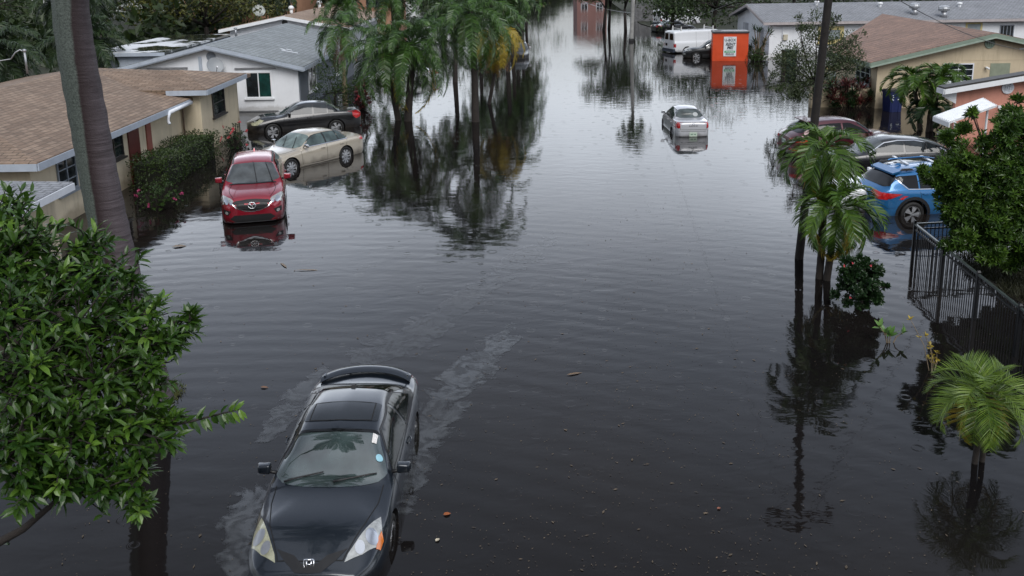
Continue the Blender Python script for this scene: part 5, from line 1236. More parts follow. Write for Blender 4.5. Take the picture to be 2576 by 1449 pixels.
def clump_tree(name, label, base, hgt, blobs, leaf, nleaf, L, W, trunk_r=.12, cat='tree', group=None, bark=None, kind=None, ros=0, near=False, twigs=True, shell=.55, up=.5, leaf2=None, trunk=True, crown='crown'):
    """trunk with limbs to each blob (centre, radii) and leaves spread through the blobs' volume"""
    root = empty(name, base, 0, label, cat, group); B = Vector(base)
    t = MB(); fork = Vector((0, 0, hgt * .35)) + Vector((random.uniform(-.1, .1), random.uniform(-.1, .1), 0)) * hgt * .3
    if trunk:
        t.tube([(0, 0, -.4), fork * .5, fork], [trunk_r * 1.2, trunk_r, trunk_r * .8], 8)
        for c, r in blobs:
            c = Vector(c); m_ = fork.lerp(c, .5) + Vector((random.uniform(-.2, .2), random.uniform(-.2, .2), .1)) * (c - fork).length * .3
            t.tube([fork, m_, c], [trunk_r * .6, trunk_r * .35, trunk_r * .12], 6)
            if twigs:
                for _ in range(5): t.tube([m_.lerp(c, random.random()), c + Vector([rv()[k] * r[k] * .8 for k in range(3)])], [trunk_r * .16, trunk_r * .05], 4, caps=False)
        t.build('trunk', bark or bark_dark, root, smooth=True)
    f = MB(); vol = [r[0] * r[1] * r[2] for _, r in blobs]; tot = sum(v ** .7 for v in vol)
    for (c, r), v in zip(blobs, vol):
        n = int(nleaf * v ** .7 / tot); c = Vector(c)
        lumps = [Vector([rv()[k] for k in range(3)]) * random.uniform(.55, .95) for _ in range(max(4, n // 45))]
        for _ in range(n):
            lp = random.choice(lumps); d0 = lp + rv() * random.random() ** .7 * .5
            if d0.length > 1.15: continue
            p = c + Vector([d0[k] * r[k] for k in range(3)])
            out = (Vector([d0[k] / max(r[k], .01) for k in range(3)]).normalized() + rv() * .7 + UPV * up).normalized()
            mi = 1 if (leaf2 and random.random() < (.38 if ros else .22)) else 0
            if ros: rosette(f, p, out, ros, L, W, near, mi=mi)
            else: leaf_far(f, p, (out + rv() * .8).normalized(), (out + UPV * .6 + rv() * .4).normalized(), L * random.uniform(.7, 1.2), W, mi)
    f.build(crown, [leaf, leaf2] if leaf2 else leaf, root, fix=False)
    return root

# ------------------------------------------------------------------ palms
# tall royal palm on the near left, crown above the frame
def royal_bark():
    m, t, b = base_mat('royal_bark'); l = t.links.new
    g = N(t, 'ShaderNodeTexCoord'); s = N(t, 'ShaderNodeSeparateXYZ'); l(g.outputs['Object'], s.inputs[0])
    gn = N(t, 'ShaderNodeNewGeometry'); sn = N(t, 'ShaderNodeSeparateXYZ'); l(gn.outputs['Normal'], sn.inputs[0])
    n = N(t, 'ShaderNodeTexNoise'); setin(n, Scale=1.6, Detail=6.0, Roughness=.7); l(g.outputs['Object'], n.inputs['Vector'])
    # lichen grows on the weather side; the other side is smooth and purple grey
    md = N(t, 'ShaderNodeMath', operation='MULTIPLY_ADD'); md.inputs[1].default_value = .30; l(n.outputs[0], md.inputs[0]); l(sn.outputs['X'], md.inputs[2])
    zt = N(t, 'ShaderNodeMath', operation='MULTIPLY_ADD'); zt.inputs[1].default_value = -.15; zt.inputs[2].default_value = .62; l(s.outputs['Z'], zt.inputs[0])
    m2 = N(t, 'ShaderNodeMath', operation='ADD'); l(md.outputs[0], m2.inputs[0]); l(zt.outputs[0], m2.inputs[1]); md = m2
    r = N(t, 'ShaderNodeMapRange'); setin(r, From_Min=.0, From_Max=.12); l(md.outputs[0], r.inputs[0])
    mp = N(t, 'ShaderNodeMapping'); mp.inputs['Scale'].default_value = (1.5, 1.5, 26); l(g.outputs['Object'], mp.inputs[0])
    n2 = N(t, 'ShaderNodeTexNoise'); setin(n2, Scale=1.0, Detail=4.0, Roughness=.7); l(mp.outputs[0], n2.inputs['Vector'])
    n3 = N(t, 'ShaderNodeTexNoise'); setin(n3, Scale=38.0, Detail=4.0, Roughness=.7); l(g.outputs['Object'], n3.inputs['Vector'])
    ca = N(t, 'ShaderNodeValToRGB'); ca.color_ramp.elements[0].position = .32; ca.color_ramp.elements[1].position = .68
    ca.color_ramp.elements[0].color = (.034, .044, .038, 1); ca.color_ramp.elements[1].color = (.13, .155, .135, 1); l(n3.outputs[0], ca.inputs[0])
    cb = N(t, 'ShaderNodeValToRGB'); cb.color_ramp.elements[0].position = .3; cb.color_ramp.elements[1].position = .66
    cb.color_ramp.elements[0].color = (.036, .026, .029, 1); cb.color_ramp.elements[1].color = (.115, .094, .104, 1); l(n2.outputs[0], cb.inputs[0])
    # wet dark streak where the run-off follows the stem
    ds = N(t, 'ShaderNodeMapRange'); setin(ds, From_Min=.2, From_Max=.85, To_Min=1, To_Max=0); l(md.outputs[0], ds.inputs[0])
    c1 = N(t, 'ShaderNodeMixRGB'); l(ds.outputs[0], c1.inputs[0]); l(cb.outputs[0], c1.inputs[1]); c1.inputs[2].default_value = (.022, .010, .011, 1)
    c = N(t, 'ShaderNodeMixRGB'); l(r.outputs[0], c.inputs[0]); l(ca.outputs[0], c.inputs[1]); l(c1.outputs[0], c.inputs[2])
    wb = N(t, 'ShaderNodeMath', operation='MULTIPLY_ADD'); wb.inputs[1].default_value = -.6; l(n.outputs[0], wb.inputs[0]); l(s.outputs['Z'], wb.inputs[2])
    wr = N(t, 'ShaderNodeMapRange'); setin(wr, From_Min=.0, From_Max=.25, To_Min=.75, To_Max=0); l(wb.outputs[0], wr.inputs[0])
    cw = N(t, 'ShaderNodeMixRGB'); l(wr.outputs[0], cw.inputs[0]); l(c.outputs[0], cw.inputs[1]); cw.inputs[2].default_value = (.018, .013, .012, 1)
    l(cw.outputs[0], b.inputs['Base Color']); setin(b, Roughness=.65)
    ad = N(t, 'ShaderNodeMath', operation='ADD'); l(n2.outputs[0], ad.inputs[0]); l(n3.outputs[0], ad.inputs[1])
    bp = N(t, 'ShaderNodeBump'); setin(bp, Strength=.5, Distance=.02); l(ad.outputs[0], bp.inputs['Height']); l(bp.outputs[0], b.inputs['Normal'])
    return m
Yr = 14.45
q = [AT(395, 1035, Yr), AT(330, 800, Yr), AT(272, 560, Yr), AT(226, 320, Yr), AT(176, 0, Yr)]
q = [q[0] + Vector((.03, 0, -.6))] + q[1:] + [q[-1] + Vector((.15, .35, 2.4)), q[-1] + Vector((1.1, .9, 4.4))]
palm('royal_palm', 'thick grey and purple royal palm trunk rising past the beige house', q, .335, .25, 19, 4.3, lf_queen, (1.2, -.35), bark=royal_bark(), shaft=1.4, nl=60, ll=.65, lw=.04, droop=1.5, lift=.1, hang=.7)

palm('leaning_palm', 'unseen tall palm leaning over the dark coupe, its crown above the frame', [(-7.3, 9.0, -.4), (-7.0, 9.8, 4), (-6.3, 10.5, 7.6), (-4.3, 12.1, 11.4)], .17, .13, 20, 2.6, lf_queen, (1.2, -.5), nl=50, ll=.55, lw=.05, droop=1.5, lift=.1, hang=.7)  # unseen palm, placed so its crown reflects in the coupe's windshield
# queen palms between the drives and the street
def pp(px, py, h, lean=(0, 0), bow=.15):
    g = G(px, py); return [(g.x, g.y, -.5), (g.x + lean[0] * .3 + bow, g.y, h * .35), (g.x + lean[0] * .7 + bow, g.y + lean[1] * .6, h * .7), (g.x + lean[0], g.y + lean[1], h)]
QK = dict(nl=60, ll=.66, lw=.040, droop=1.95, lift=.08, hang=1.35, jit=.22, sweep=.6, rr=.03)
palm('queen_palm', 'leafy queen palm with a leaning pale trunk, joined at its foot to another', pp(1006, 302, 3.5, (-.55, .1), -.1), .15, .12, 26, 3.4, lf_queen, (1.25, -.6), golden=0, dead=1, bark=bark_dark, **QK)
palm('queen_palm', 'leafy queen palm with the darker upright trunk of the joined pair', pp(1024, 304, 3.6, (.35, .2), .06), .19, .14, 28, 3.6, lf_queen, (1.25, -.6), bark=bark_dark, golden=2, **QK)
palm('queen_palm', 'tall slim palm with a single dark trunk at the street edge', pp(1196, 306, 5.2, (-.12, .1), .05), .18, .12, 26, 3.5, lf_queen, (1.25, -.6), bark=bark_dark, dead=3, deadlen=1.9, **QK)
palm('queen_palm', 'queen palm with brown dead fronds hanging before the grey roof', pp(868, 262, 4.2, (-.05, .1), .05), .15, .11, 13, 2.7, lf_queen, (1.1, -.6), dead=6, deadlen=2.5, bark=bark_tan, **QK)
palm('queen_palm', 'thin palm with yellowing fronds beside the tall slim palm', pp(1226, 262, 3.9, (.55, .3), .2), .10, .08, 18, 2.6, lf_queen, (1.1, -.7), golden=12, dead=7, deadlen=2.7, bark=bark_dark, **QK)
FARQ = dict(nl=56, ll=.66, lw=.06, droop=1.75, lift=.15, hang=1.1, jit=.5, sweep=.5)
for (x, y, h, lab) in ((-3.6, 58, 5.0, 'dense palm crown behind the joined pair of palms'), (-.2, 63, 5.6, 'bushy palm crown rising over the yellowing palm'), (-8.5, 66, 5.6, 'palm crown behind the dead frond palm near the top edge'), (.6, 82, 6.0, 'palm by the grey sedan leaning over the street edge'), (-2.6, 77, 6.3, 'tall palm further back on the left street side'), (-13.0, 72, 5.0, 'low palm crown beside the pale brown roof'), (1.2, 90, 6.4, 'street palm left of the far open water'), (1.9, 106, 7.0, 'farthest street palm on the left side'), (.2, 72, 5.6, 'palm crown just left of the grey sedan')):
    palm('street_palm', lab, [(x, y, -.5), (x + .1, y, h * .5), (x, y + .1, h)], .16, .12, 26, 3.3, lf_queen, (1.2, -.7), dead=2, deadlen=2.0, bark=bark_dark, group='palms along the left side of the street', **FARQ)

# Christmas palms
XK = dict(nl=50, ll=.46, lw=.030, droop=2.35, lift=.4, hang=.6, jit=.08, bend=1.0, sweep=.85, rr=.02)
def xpath(px, py, top, lean=.0):
    g = G(px, py); t = AT(top[0], top[1], g.y + lean); return [(g.x, g.y, -.5), Vector((g.x, g.y, 0)).lerp(t, .4) + Vector((.03, 0, 0)), Vector((g.x, g.y, 0)).lerp(t, .75), t]
palm('christmas_palm', 'upper crown of the twin feathery palms in front of the utility pole', xpath(2060, 700, (2075, 425)), .085, .07, 17, 1.6, lf_xmas, (1.45, -.45), shaft=.5, az0=.4, bark=bark_dark, golden=2, **XK)
palm('christmas_palm', 'lower crown of the twin feathery palms, nearer the hibiscus', xpath(2075, 703, (2100, 565), -.2), .085, .07, 17, 1.5, lf_xmas, (1.4, -.45), shaft=.42, az0=2.0, bark=bark_dark, golden=2, **XK)
palm('christmas_palm', 'bright green small palm at the right edge below the fence', xpath(2448, 1165, (2466, 1015)), .045, .038, 26, .95, lf_lime, (1.45, -.35), golden=3, shaft=.16, bark=bark_dark, nl=38, ll=.33, lw=.013, droop=1.9, lift=.5, hang=.2, jit=.12, bend=1.0, sweep=.8, rr=.014, cat='palm tree')
t_ = MB(); g0 = G(2466, 1160); p, r = ringed([(g0.x, g0.y, -.4), g0 + Vector((.03, 0, .3)), AT(2476, 1030, g0.y)], .042, .036); t_.tube(p, r, 10); t_.build('second_stem', bark_dark, bpy.data.objects['christmas_palm.002'], smooth=True).matrix_parent_inverse = Matrix.Translation(-bpy.data.objects['christmas_palm.002'].location)
TK = dict(nl=42, ll=.46, lw=.05, droop=2.5, lift=.45, hang=.4, jit=.12, bend=1.0, sweep=.8, rr=.022)
palm('christmas_palm', 'left crown of the small palm clump before the tan wall', xpath(2316, 327, (2302, 228)), .1, .075, 15, 1.75, lf_xmas, (1.5, .0), shaft=.5, bark=bark_palm, group=None, **TK)
palm('christmas_palm', 'right crown of the small palm clump before the tan wall', xpath(2338, 330, (2362, 222)), .1, .075, 16, 1.8, lf_xmas, (1.5, .0), shaft=.5, **TK)
palm('christmas_palm', 'low dark crown of the small palm clump before the tan wall', xpath(2330, 332, (2338, 285)), .07, .06, 12, 1.4, lf_hib, (1.2, 0), shaft=.2, **TK)

# ------------------------------------------------------------------ near leafy tree on the left
def near_tree():
    root = empty('fig_tree', (-5.4, 6.6, 0), 0, 'large leafy tree with glossy leaves filling the lower left corner', 'tree')
    O = Vector((-5.4, 6.6, 0)); limbs, f = MB(), MB()
    trunk_top = AT(-420, 930, 6.7) - O
    limbs.tube([(0, 0, -.5), trunk_top * .5 + Vector((-.1, 0, 0)), trunk_top], [.16, .13, .10], 10)
    blobs = [(20, 540, 70, 7.4), (70, 600, 85, 7.2), (230, 620, 75, 7.4), (130, 700, 110, 7.0), (290, 700, 100, 7.2), (40, 790, 120, 6.5), (190, 820, 130, 6.6), (330, 800, 100, 6.9), (440, 838, 48, 7.0), (478, 800, 22, 7.0), (90, 940, 130, 6.1), (240, 960, 130, 6.3), (370, 930, 80, 6.6), (330, 1080, 105, 6.3), (180, 1100, 120, 6.0), (50, 1110, 105, 5.8), (420, 1070, 60, 6.5), (350, 1190, 55, 6.2), (80, 1230, 60, 5.8), (250, 1210, 50, 6.0), (30, 660, 90, 7.0), (410, 870, 55, 6.8), (340, 1265, 38, 6.2), (140, 1185, 85, 5.9)]
    for (x, y, r, Y) in blobs:
        c = AT(x, y, Y) - O; rad = r / FPX * Y
        m_ = trunk_top.lerp(c, .5) + Vector((0, 0, -.12)) + rv() * .1
        limbs.tube([trunk_top, m_, c], [.032, .02, .010], 6, caps=False)
        rad *= 1.08; n = int(4 + (r / 10) ** 1.55 * 1.2)
        for _ in range(n):
            d = rv() * (random.random() ** .45); p = c + Vector((d.x * rad, d.y * rad * 1.3, d.z * rad))
            s = c.lerp(p, .2) if random.random() < .5 else m_.lerp(c, random.uniform(.5, 1))
            mid = s.lerp(p, .6) + rv() * .04
            limbs.tube([s, mid, p], [.010, .007, .004], 4, caps=False)
            tw = (p - s).normalized(); young = 1 if random.random() < .12 else 0
            q1 = tw.cross(UPV + Vector((.1, .1, 0))).normalized(); q2 = q1.cross(tw); nl_ = random.randint(7, 12); a0 = random.random() * 6.28; ll_ = random.uniform(.095, .15)
            for i in range(nl_):
                t_ = .35 + .65 * (i + 1) / nl_; a_ = a0 + i * 2.4; b0 = s.lerp(mid, t_ / .6) if t_ < .6 else mid.lerp(p, (t_ - .6) / .4)
                out = q1 * math.cos(a_) + q2 * math.sin(a_); d_ = (tw * (.25 + .9 * t_ ** 3) + out * (1.05 - .45 * t_) + UPV * .28 + rv() * .22)
                leaf_near(f, b0, d_, (UPV * .9 + tw * .3 + rv() * .35).normalized(), ll_ * random.uniform(.6, 1.1), .046 * random.uniform(.75, 1.1), random.uniform(.1, .4), mi=young if t_ > .6 else 0)
    # the long shoot reaching to the right
    sh = [AT(400, 1075, 6.5) - O, AT(480, 1060, 6.5) - O, AT(550, 1042, 6.5) - O, AT(602, 1030, 6.5) - O]
    limbs.tube(sh, [.014, .010, .007, .004], 5)
    for k in range(34):
        t = k / 33; i = min(int(t * 3), 2); p = sh[i].lerp(sh[i + 1], t * 3 - i)
        d = (Vector((.5, random.uniform(-.7, .3), random.choice((-1, 1)) * random.uniform(.4, 1)))).normalized()
        leaf_near(f, p, d, (UPV + Vector((0, -.8, 0)) + rv() * .3).normalized(), .115 * random.uniform(.8, 1.15), .042, mi=1 if k > 27 else 0)
    # bare lower limb
    bl = [AT(-40, 1385, 5.9) - O, AT(60, 1330, 5.9) - O, AT(140, 1262, 6.0) - O, AT(230, 1228, 6.1) - O, AT(330, 1232, 6.2) - O]
    limbs.tube([AT(-330, 1470, 5.8) - O] + bl, [.045, .034, .028, .02, .013, .006], 7)
    for (a, e) in (((110, 1290), (60, 1240)), ((200, 1240), (260, 1290)), ((160, 1255), (215, 1190)), ((260, 1230), (330, 1200)), ((40, 1340), (20, 1365))):
        limbs.tube([AT(*a, 6.0) - O, AT(*e, 6.0) - O], [.009, .003], 4, caps=False)
        rosette(f, AT(*e, 6.0) - O, UPV + rv() * .5, 5, .10, .04)
    limbs.build('trunk', bark_dark, root, smooth=True); f.build('crown', [lf_fig, lf_fresh], root, fix=False)
near_tree()

# ------------------------------------------------------------------ right side shrubs and trees
g = G(2500, 690); s_ = FPX
def blobs_px(base, lst):
    out = []
    for (x, y, r, Y, *k) in lst:
        c = AT(x, y, Y) - Vector(base); rr = r / FPX * Y; kk = k[0] if k else 1.0
        out.append((c, (rr, rr * 1.1, rr * kk)))
    return out
B = (11.6, 20.4, 0)
clump_tree('wax_shrub', 'big glossy green shrub hiding the front half of the blue crossover', B, 3.0, blobs_px(B, [(2455, 352, 44, 19.5), (2540, 330, 60, 19.5), (2440, 420, 75, 19.5), (2540, 430, 80, 19.5), (2400, 425, 45, 19.4), (2360, 440, 36, 19.4), (2330, 432, 18, 19.3), (2420, 520, 60, 19.5), (2520, 530, 80, 19.5), (2440, 590, 50, 19.3), (2550, 600, 60, 19.5), (2590, 420, 70, 19.5), (2446, 285, 14, 19.5), (2565, 270, 30, 19.5), (2380, 350, 25, 19.6), (2590, 520, 60, 19.5), (2560, 650, 55, 19.2), (2470, 640, 45, 19.2), (2400, 610, 30, 19.3), (2400, 480, 55, 19.5), (2350, 432, 30, 19.4), (2470, 560, 70, 19.5), (2500, 480, 80, 19.7), (2400, 560, 40, 19.3), (2580, 320, 60, 19.6)]),
           lf_shrub, 8800, .15, .05, .07, cat='shrub', ros=7, near=False, shell=.6, leaf2=lf_shrub2)
B = tuple(G(2166, 778)); 
clump_tree('hibiscus_shrub', 'round dark green hibiscus with small red blooms standing in water', B, 1.2, blobs_px(B, [(2160, 720, 46, B[1]), (2140, 680, 32, B[1]), (2190, 690, 35, B[1]), (2205, 735, 30, B[1]), (2225, 722, 12, B[1]), (2120, 745, 26, B[1]), (2175, 655, 20, B[1]), (2165, 760, 22, B[1]), (2128, 655, 12, B[1])]), lf_hib, 2000, .085, .05, .03, cat='shrub', ros=5, near=False)
for (x, y) in ((2123, 669), (2145, 662), (2139, 749), (2190, 668)):
    f = MB(); p = AT(x, y, B[1] - .25) - Vector(B); rosette(f, p, Vector((0, -1, .4)), 4, .036, .026, True); f.build('flower', fl_pink, bpy.data.objects['hibiscus_shrub'], fix=False)
B = (14.7, 43.2, 0)
clump_tree('olive_tree', 'thin leaved airy tree behind the dark utility pole', B, 4.4, blobs_px(B, [(2050, 70, 34, 43.2, 1.6), (2100, 45, 18, 43.2, 1.3), (2010, 60, 24, 43.2), (2080, 130, 60, 43.2), (2000, 150, 48, 43.2), (1965, 150, 34, 43.2, .7), (2040, 190, 62, 43.2), (1985, 205, 44, 43.2), (2120, 150, 50, 43.2), (2150, 100, 30, 43.2, .8), (1950, 205, 26, 43.2), (1990, 235, 38, 43.2, .6), (2150, 165, 30, 43.2, .7)]), lf_sparse, 11000, .14, .055, .08, ros=0)
B = tuple(G(2140, 268))
cb = MB(); root = empty('cordyline_bush', B, 0, 'red leaved cordyline bush against the tan house wall', 'shrub')
st = MB()
for k in range(120):
    p = Vector((random.uniform(-1.3, 1.3), random.uniform(-.5, .4), random.uniform(.1, 1.45) * (1 - .12 * random.random()))); 
    if p.z > 1.5 - .25 * abs(p.x): p.z *= .7
    st.tube([(p.x * .4, p.y * .4, -.3), p], [.02, .014], 4, caps=False); rosette(cb, p, UPV + Vector((p.x * .3, -.25, 0)), 14, .42, .08, True, (.2, 1.35), mi=0 if random.random() < .45 else 1)
st.build('stem', bark_dark, root); cb.build('foliage', [lf_cord, lf_hib], root, fix=False)

# ------------------------------------------------------------------ left side shrubs
def box_hedge():
    root = empty('hedge', (-12.45, 33, 0), 0, 'clipped green hedge along the beige house front', 'hedge')
    f = MB()
    for _ in range(5200):
        x, y, z = random.uniform(-.62, .62), random.uniform(-3.0, 2.75), random.uniform(-.1, 1.0)
        sd_ = random.random()
        if sd_ < .4: z = .98 + .08 * math.sin(y * 2.3) + random.uniform(-.12, .06)
        elif sd_ < .75: x = .62 + .07 * math.sin(y * 3.1) + random.uniform(-.12, .06)
        elif sd_ < .85: y = -3.0 + random.uniform(-.06, .12)
        n = Vector((x * .9, (y / 3) ** 5, (z - .4) * 1.2)).normalized()
        leaf_far(f, Vector((x, y, z)), (n + rv() * .9).normalized(), (n + rv() * .5).normalized(), random.uniform(.06, .11), .05)
    f.build('foliage', lf_hedge, root, fix=False)
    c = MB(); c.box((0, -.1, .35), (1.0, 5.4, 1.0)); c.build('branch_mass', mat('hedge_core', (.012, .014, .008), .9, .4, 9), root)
box_hedge()
def flower_bush(name, label, base, w_, h_, n, leaf, fl, nf, L=.09):
    root = empty(name, base, 0, label, 'shrub'); st, f, q = MB(), MB(), MB()
    for _ in range(n):
        d = rv(); d.z = abs(d.z); k = random.random() ** .4
        p = Vector((d.x * w_ * k, d.y * w_ * k, .05 + d.z * h_ * k)); st.tube([(p.x * .15, p.y * .15, -.3), p], [.010, .005], 4, caps=False); rosette(f, p, d + UPV * .4, 6, L, L * .45, False)
    for _ in range(nf):
        d = (rv() + Vector((.1, -.55, .3))); d.normalize(); d.z = abs(d.z); p = Vector((d.x * w_ * 1.03, d.y * w_ * 1.03, .08 + d.z * h_ * 1.05))
        q = MB()
        for _k in range(3): rosette(q, p + rv() * .05, d + rv() * .6, 5, .07, .05, False)
        q.build('flower', fl, root, fix=False)
    st.build('stem', bark_dark, root); f.build('foliage', leaf, root, fix=False)
flower_bush('flowering_shrub', 'shrub with coral pink flowers at the beige house corner', tuple(G(592, 372)), .55, 1.05, 150, lf_hib, fl_pink, 11)
flower_bush('flowering_shrub', 'low shrub with magenta flowers below the clipped hedge', (-11.1, 27.6, 0), .75, .85, 170, lf_bush, fl_magenta, 5)
B = (-9.4, 47.8, 0)
clump_tree('round_bush', 'dense rounded green bush at the grey side wall', B, 2.3, blobs_px(B, [(826, 195, 42, 47.8), (845, 225, 48, 47.6), (810, 238, 34, 47.4), (880, 238, 44, 47.4), (905, 215, 25, 47.6)]), lf_bush, 3400, .11, .06, .08, cat='shrub', leaf2=lf_hedge)
flower_bush('ti_plant', 'narrow plant with red leaves beside the rounded green bush', (-7.75, 46.9, 0), .4, 1.5, 60, lf_cord, fl_pink, 3, .2)
B = tuple(G(1905, 150))
def dragon():
    root = empty('dracaena_plant', B, 0, 'spiky dark green plant between the orange container and white house', 'plant'); st, f = MB(), MB()
    for k in range(13):
        a = random.random() * 6.28; r = random.uniform(.1, .95); p = Vector((math.cos(a) * r, math.sin(a) * r * .6, random.uniform(.6, 2.3)))
        st.tube([(p.x * .3, p.y * .3, -.3), p * .6 + Vector((0, 0, .2)), p], [.05, .04, .03], 5); rosette(f, p, UPV + Vector((p.x, 0, 0)) * .5, 18, .55, .09, True, (.2, 1.5))
    st.build('stem', bark_tan, root); f.build('foliage', lf_hib, root, fix=False)
dragon()
flower_bush('low_shrub', 'low rounded shrub at the foot of the spiky plant', (B[0] - .3, B[1] - .6, 0), .95, .85, 240, lf_bush, lf_yellow, 2, .12)

# ------------------------------------------------------------------ background trees and palms
BK = dict(nl=56, ll=.85, lw=.075, droop=1.7, lift=.1, hang=.9, jit=.3, sweep=.5)
for i, (x, y, h, L_, lab) in enumerate(((-26.2, 45.5, 3.5, 3.6, 'coconut palm with drooping fronds directly behind the tall palm trunk'), (-31, 50, 4.2, 3.8, 'big coconut palm at the left edge behind the brown roof'), (-24.5, 52, 3.4, 3.2, 'short palm whose fronds hang over the white flat roof'), (-37, 58, 5.5, 3.8, 'tall background palm in the top left corner'), (-30, 63, 5.5, 3.6, 'background palm between the tall trunk and the yellow green tree'), (-42, 66, 6.5, 4.0, 'far background palm at the left border'), (-33.5, 74, 6.5, 3.6, 'background palm standing deeper behind the coconut palms'))):
    palm('coconut_palm', lab, [(x, y, -.5), (x + .2, y, h * .5), (x, y, h)], .19, .14, 27, L_, lf_backpalm, (1.25, -.55), bark=bark_palm, group='palms behind the left houses', **BK)
for i, (x, y, h, lab) in enumerate(((-21.5, 84, 5.6, 'palm with tan dead skirt left of the pale brown roof'), (-24.5, 88, 6.4, 'palm with dead skirt behind the white flat roof'), (-27.5, 90, 7.0, 'tall palm with dead skirt beside the yellow green tree'), (-18.5, 92, 7.0, 'palm behind the satellite dish on the pale roof'))):
    palm('skirt_palm', lab, [(x, y, -.5), (x + .2, y, h * .5), (x, y, h)], .2, .15, 28, 3.4, lf_backpalm, (1.2, -.8), bark=bark_tan, dead=7, deadlen=2.4, group='palms with dead skirts behind the houses', **BK)
def bushy(name, label, x, y, h, w_, leaf, n=2600, L=.34, leaf2=None, low=.15, seed=0, grp=None):
    bl = []
    for k in range(9):
        a = k * 2.4; r = w_ * .55 * math.sqrt(k / 9); bl.append((Vector((r * math.cos(a), r * math.sin(a), h * (low + .12 + .62 * (1 - .55 * (k / 9)) * random.uniform(.6, 1)))), (w_ * .42, w_ * .42, h * .24)))
    bl.append((Vector((0, 0, h * .82)), (w_ * .35, w_ * .35, h * .18)))
    return clump_tree(name, label, (x, y, 0), h, bl, leaf, n, L, L * .55, .22, leaf2=leaf2, group=grp)
bushy('broadleaf_tree', 'dense yellow green tree behind the white flat roof', -25.5, 77, 7.5, 8.5, lf_yellow, 4200, .36, lf_back)
bushy('broadleaf_tree', 'dark leafy tree right of the tall palm trunk', -33.5, 84, 8.5, 9, lf_back, 3000, .4, lf_yellow)
bushy('broadleaf_tree', 'dark tree at the far left behind the coconut palms', -48, 78, 9, 11, lf_back, 3000, .42)
bushy('dark_tree', 'big dark green tree behind the white work van', 19.6, 88, 8.4, 9.2, lf_back, 5200, .30, lf_bush, low=0)
bushy('dark_tree', 'dark leafy tree left of the far van', 16.6, 93, 6.0, 5, lf_back, 2400, .3, lf_bush, low=0)
bushy('dark_tree', 'dark tree above the ridge of the long white house', 31, 100, 9, 12, lf_back, 2600, .45)
bushy('dark_tree', 'dark tree at the right end above the long roof', 50, 104, 9, 14, lf_back, 2400, .5)
for (x, y, lab) in ((10.4, 101, 'slender street tree, leftmost trunk of the far group'), (11.3, 104, 'slender street tree with two thin trunks in the far group'), (12.6, 99, 'slender dark trunk tree nearest the concrete pole')):
    bl = [(Vector((random.uniform(-1.2, 1.2), random.uniform(-1, 1), z)), (2.3, 2.0, 1.1)) for z in (4.2, 5.4, 6.4, 7.2)]
    clump_tree('street_tree', lab, (x, y, 0), 7.0, bl, lf_bush, 2600, .3, .17, .16, group='slender trees on the far right roadside', leaf2=lf_back)
for (x, y, h, w_, lab) in ((-1.5, 100, 8.5, 7, 'green tree overhanging the street left of its far end'), (-2.5, 122, 9.5, 8, 'tall green tree further up the left side of the street'), (1.5, 150, 10, 9, 'far green tree near the end of the street on the left'), (19, 140, 9, 9, 'far green tree behind the grey fence'), (27, 125, 9, 10, 'far dark tree right of the grey fence'), (-14, 118, 10, 11, 'dark tree above the far brown house')):
    bushy('far_tree', lab, x, y, h, w_, lf_bush if x > -10 else lf_back, 2000, .42, lf_yellow if x < 3 else lf_back)
# wooded horizon as one mass
f = MB()
for k in range(52000):
    a = random.random()
    if a < .22: x, y = random.uniform(-75, -26), random.uniform(70, 100)
    elif a < .52: x, y = random.uniform(-150, -8), random.uniform(112, 150)
    elif a < .85: x, y = random.uniform(24, 170), random.uniform(118, 165)
    else: x, y = random.uniform(-30, 45), random.uniform(300, 340)
    hm = (9 if y > 105 else 3.2) + 3 * math.sin(x * .21) + 2 * math.sin(x * .07 + 2)
    z = hm * random.random() ** .6; d = (Vector((0, -.6, .5)) + rv()).normalized()
    s = .9 if y < 200 else 2.2; leaf_far(f, Vector((x, y, z)), d, (UPV + Vector((0, -.6, 0)) + rv() * .5).normalized(), s * random.uniform(.7, 1.3), s * .6)
for k in range(7000):                                    # unseen trees added behind the camera to darken what the cars reflect
    x, y = random.uniform(-70, 70), random.uniform(-34, -22); z = (11 + 3 * math.sin(x * .2)) * random.random() ** .7
    leaf_far(f, Vector((x, y, z)), (rv() + Vector((0, .6, .4))).normalized(), (UPV + rv()).normalized(), random.uniform(.9, 1.6), .8)
o = f.build('far_woods', lf_back, None, fix=False); tag(o, 'dark wooded backdrop beyond all the houses, plus unseen trees added behind the camera', 'woods', kind='stuff')
# ------------------------------------------------------------------ orange storage container with its sign
a, e = G(1791.5, 153.5), G(1881, 153.5)
root = empty('storage_container', ((a.x + e.x) / 2, (a.y + e.y) / 2, 0), math.atan2(e.y - a.y, e.x - a.x), 'bright orange storage container with a white rental sign', 'container')
Wb = (e - a).length; hz = 2.20
orange = mat('orange_tarp', (0.62, 0.066, 0.012), .55, .07, 1.5, .5, 4, dirt=.1)
b = MB()
nx, nz = 14, 10; vs = []
for k in range(nz + 1):                                     # cloth cover with slight folds
    for i in range(nx + 1):
        z = -.4 + (hz - .12 + .4) * k / nz; x = -Wb / 2 + Wb * i / nx
        y = .02 * math.sin(x * 3.1 + z * 2.0) * math.sin(z * 1.7) - (.05 * math.exp(-((z - .12 - .1 * x) / .07) ** 2) if x < .1 else 0)
        vs.append((x, y if 0 < i < nx else 0, z))
b.add(vs, [(k * (nx + 1) + i, k * (nx + 1) + i + 1, (k + 1) * (nx + 1) + i + 1, (k + 1) * (nx + 1) + i) for k in range(nz) for i in range(nx)])
b.prism([(-Wb / 2, .03, -.4), (Wb / 2, .03, -.4), (Wb / 2, .03, hz - .12), (-Wb / 2, .03, hz - .12)], (0, 1.5, 0))
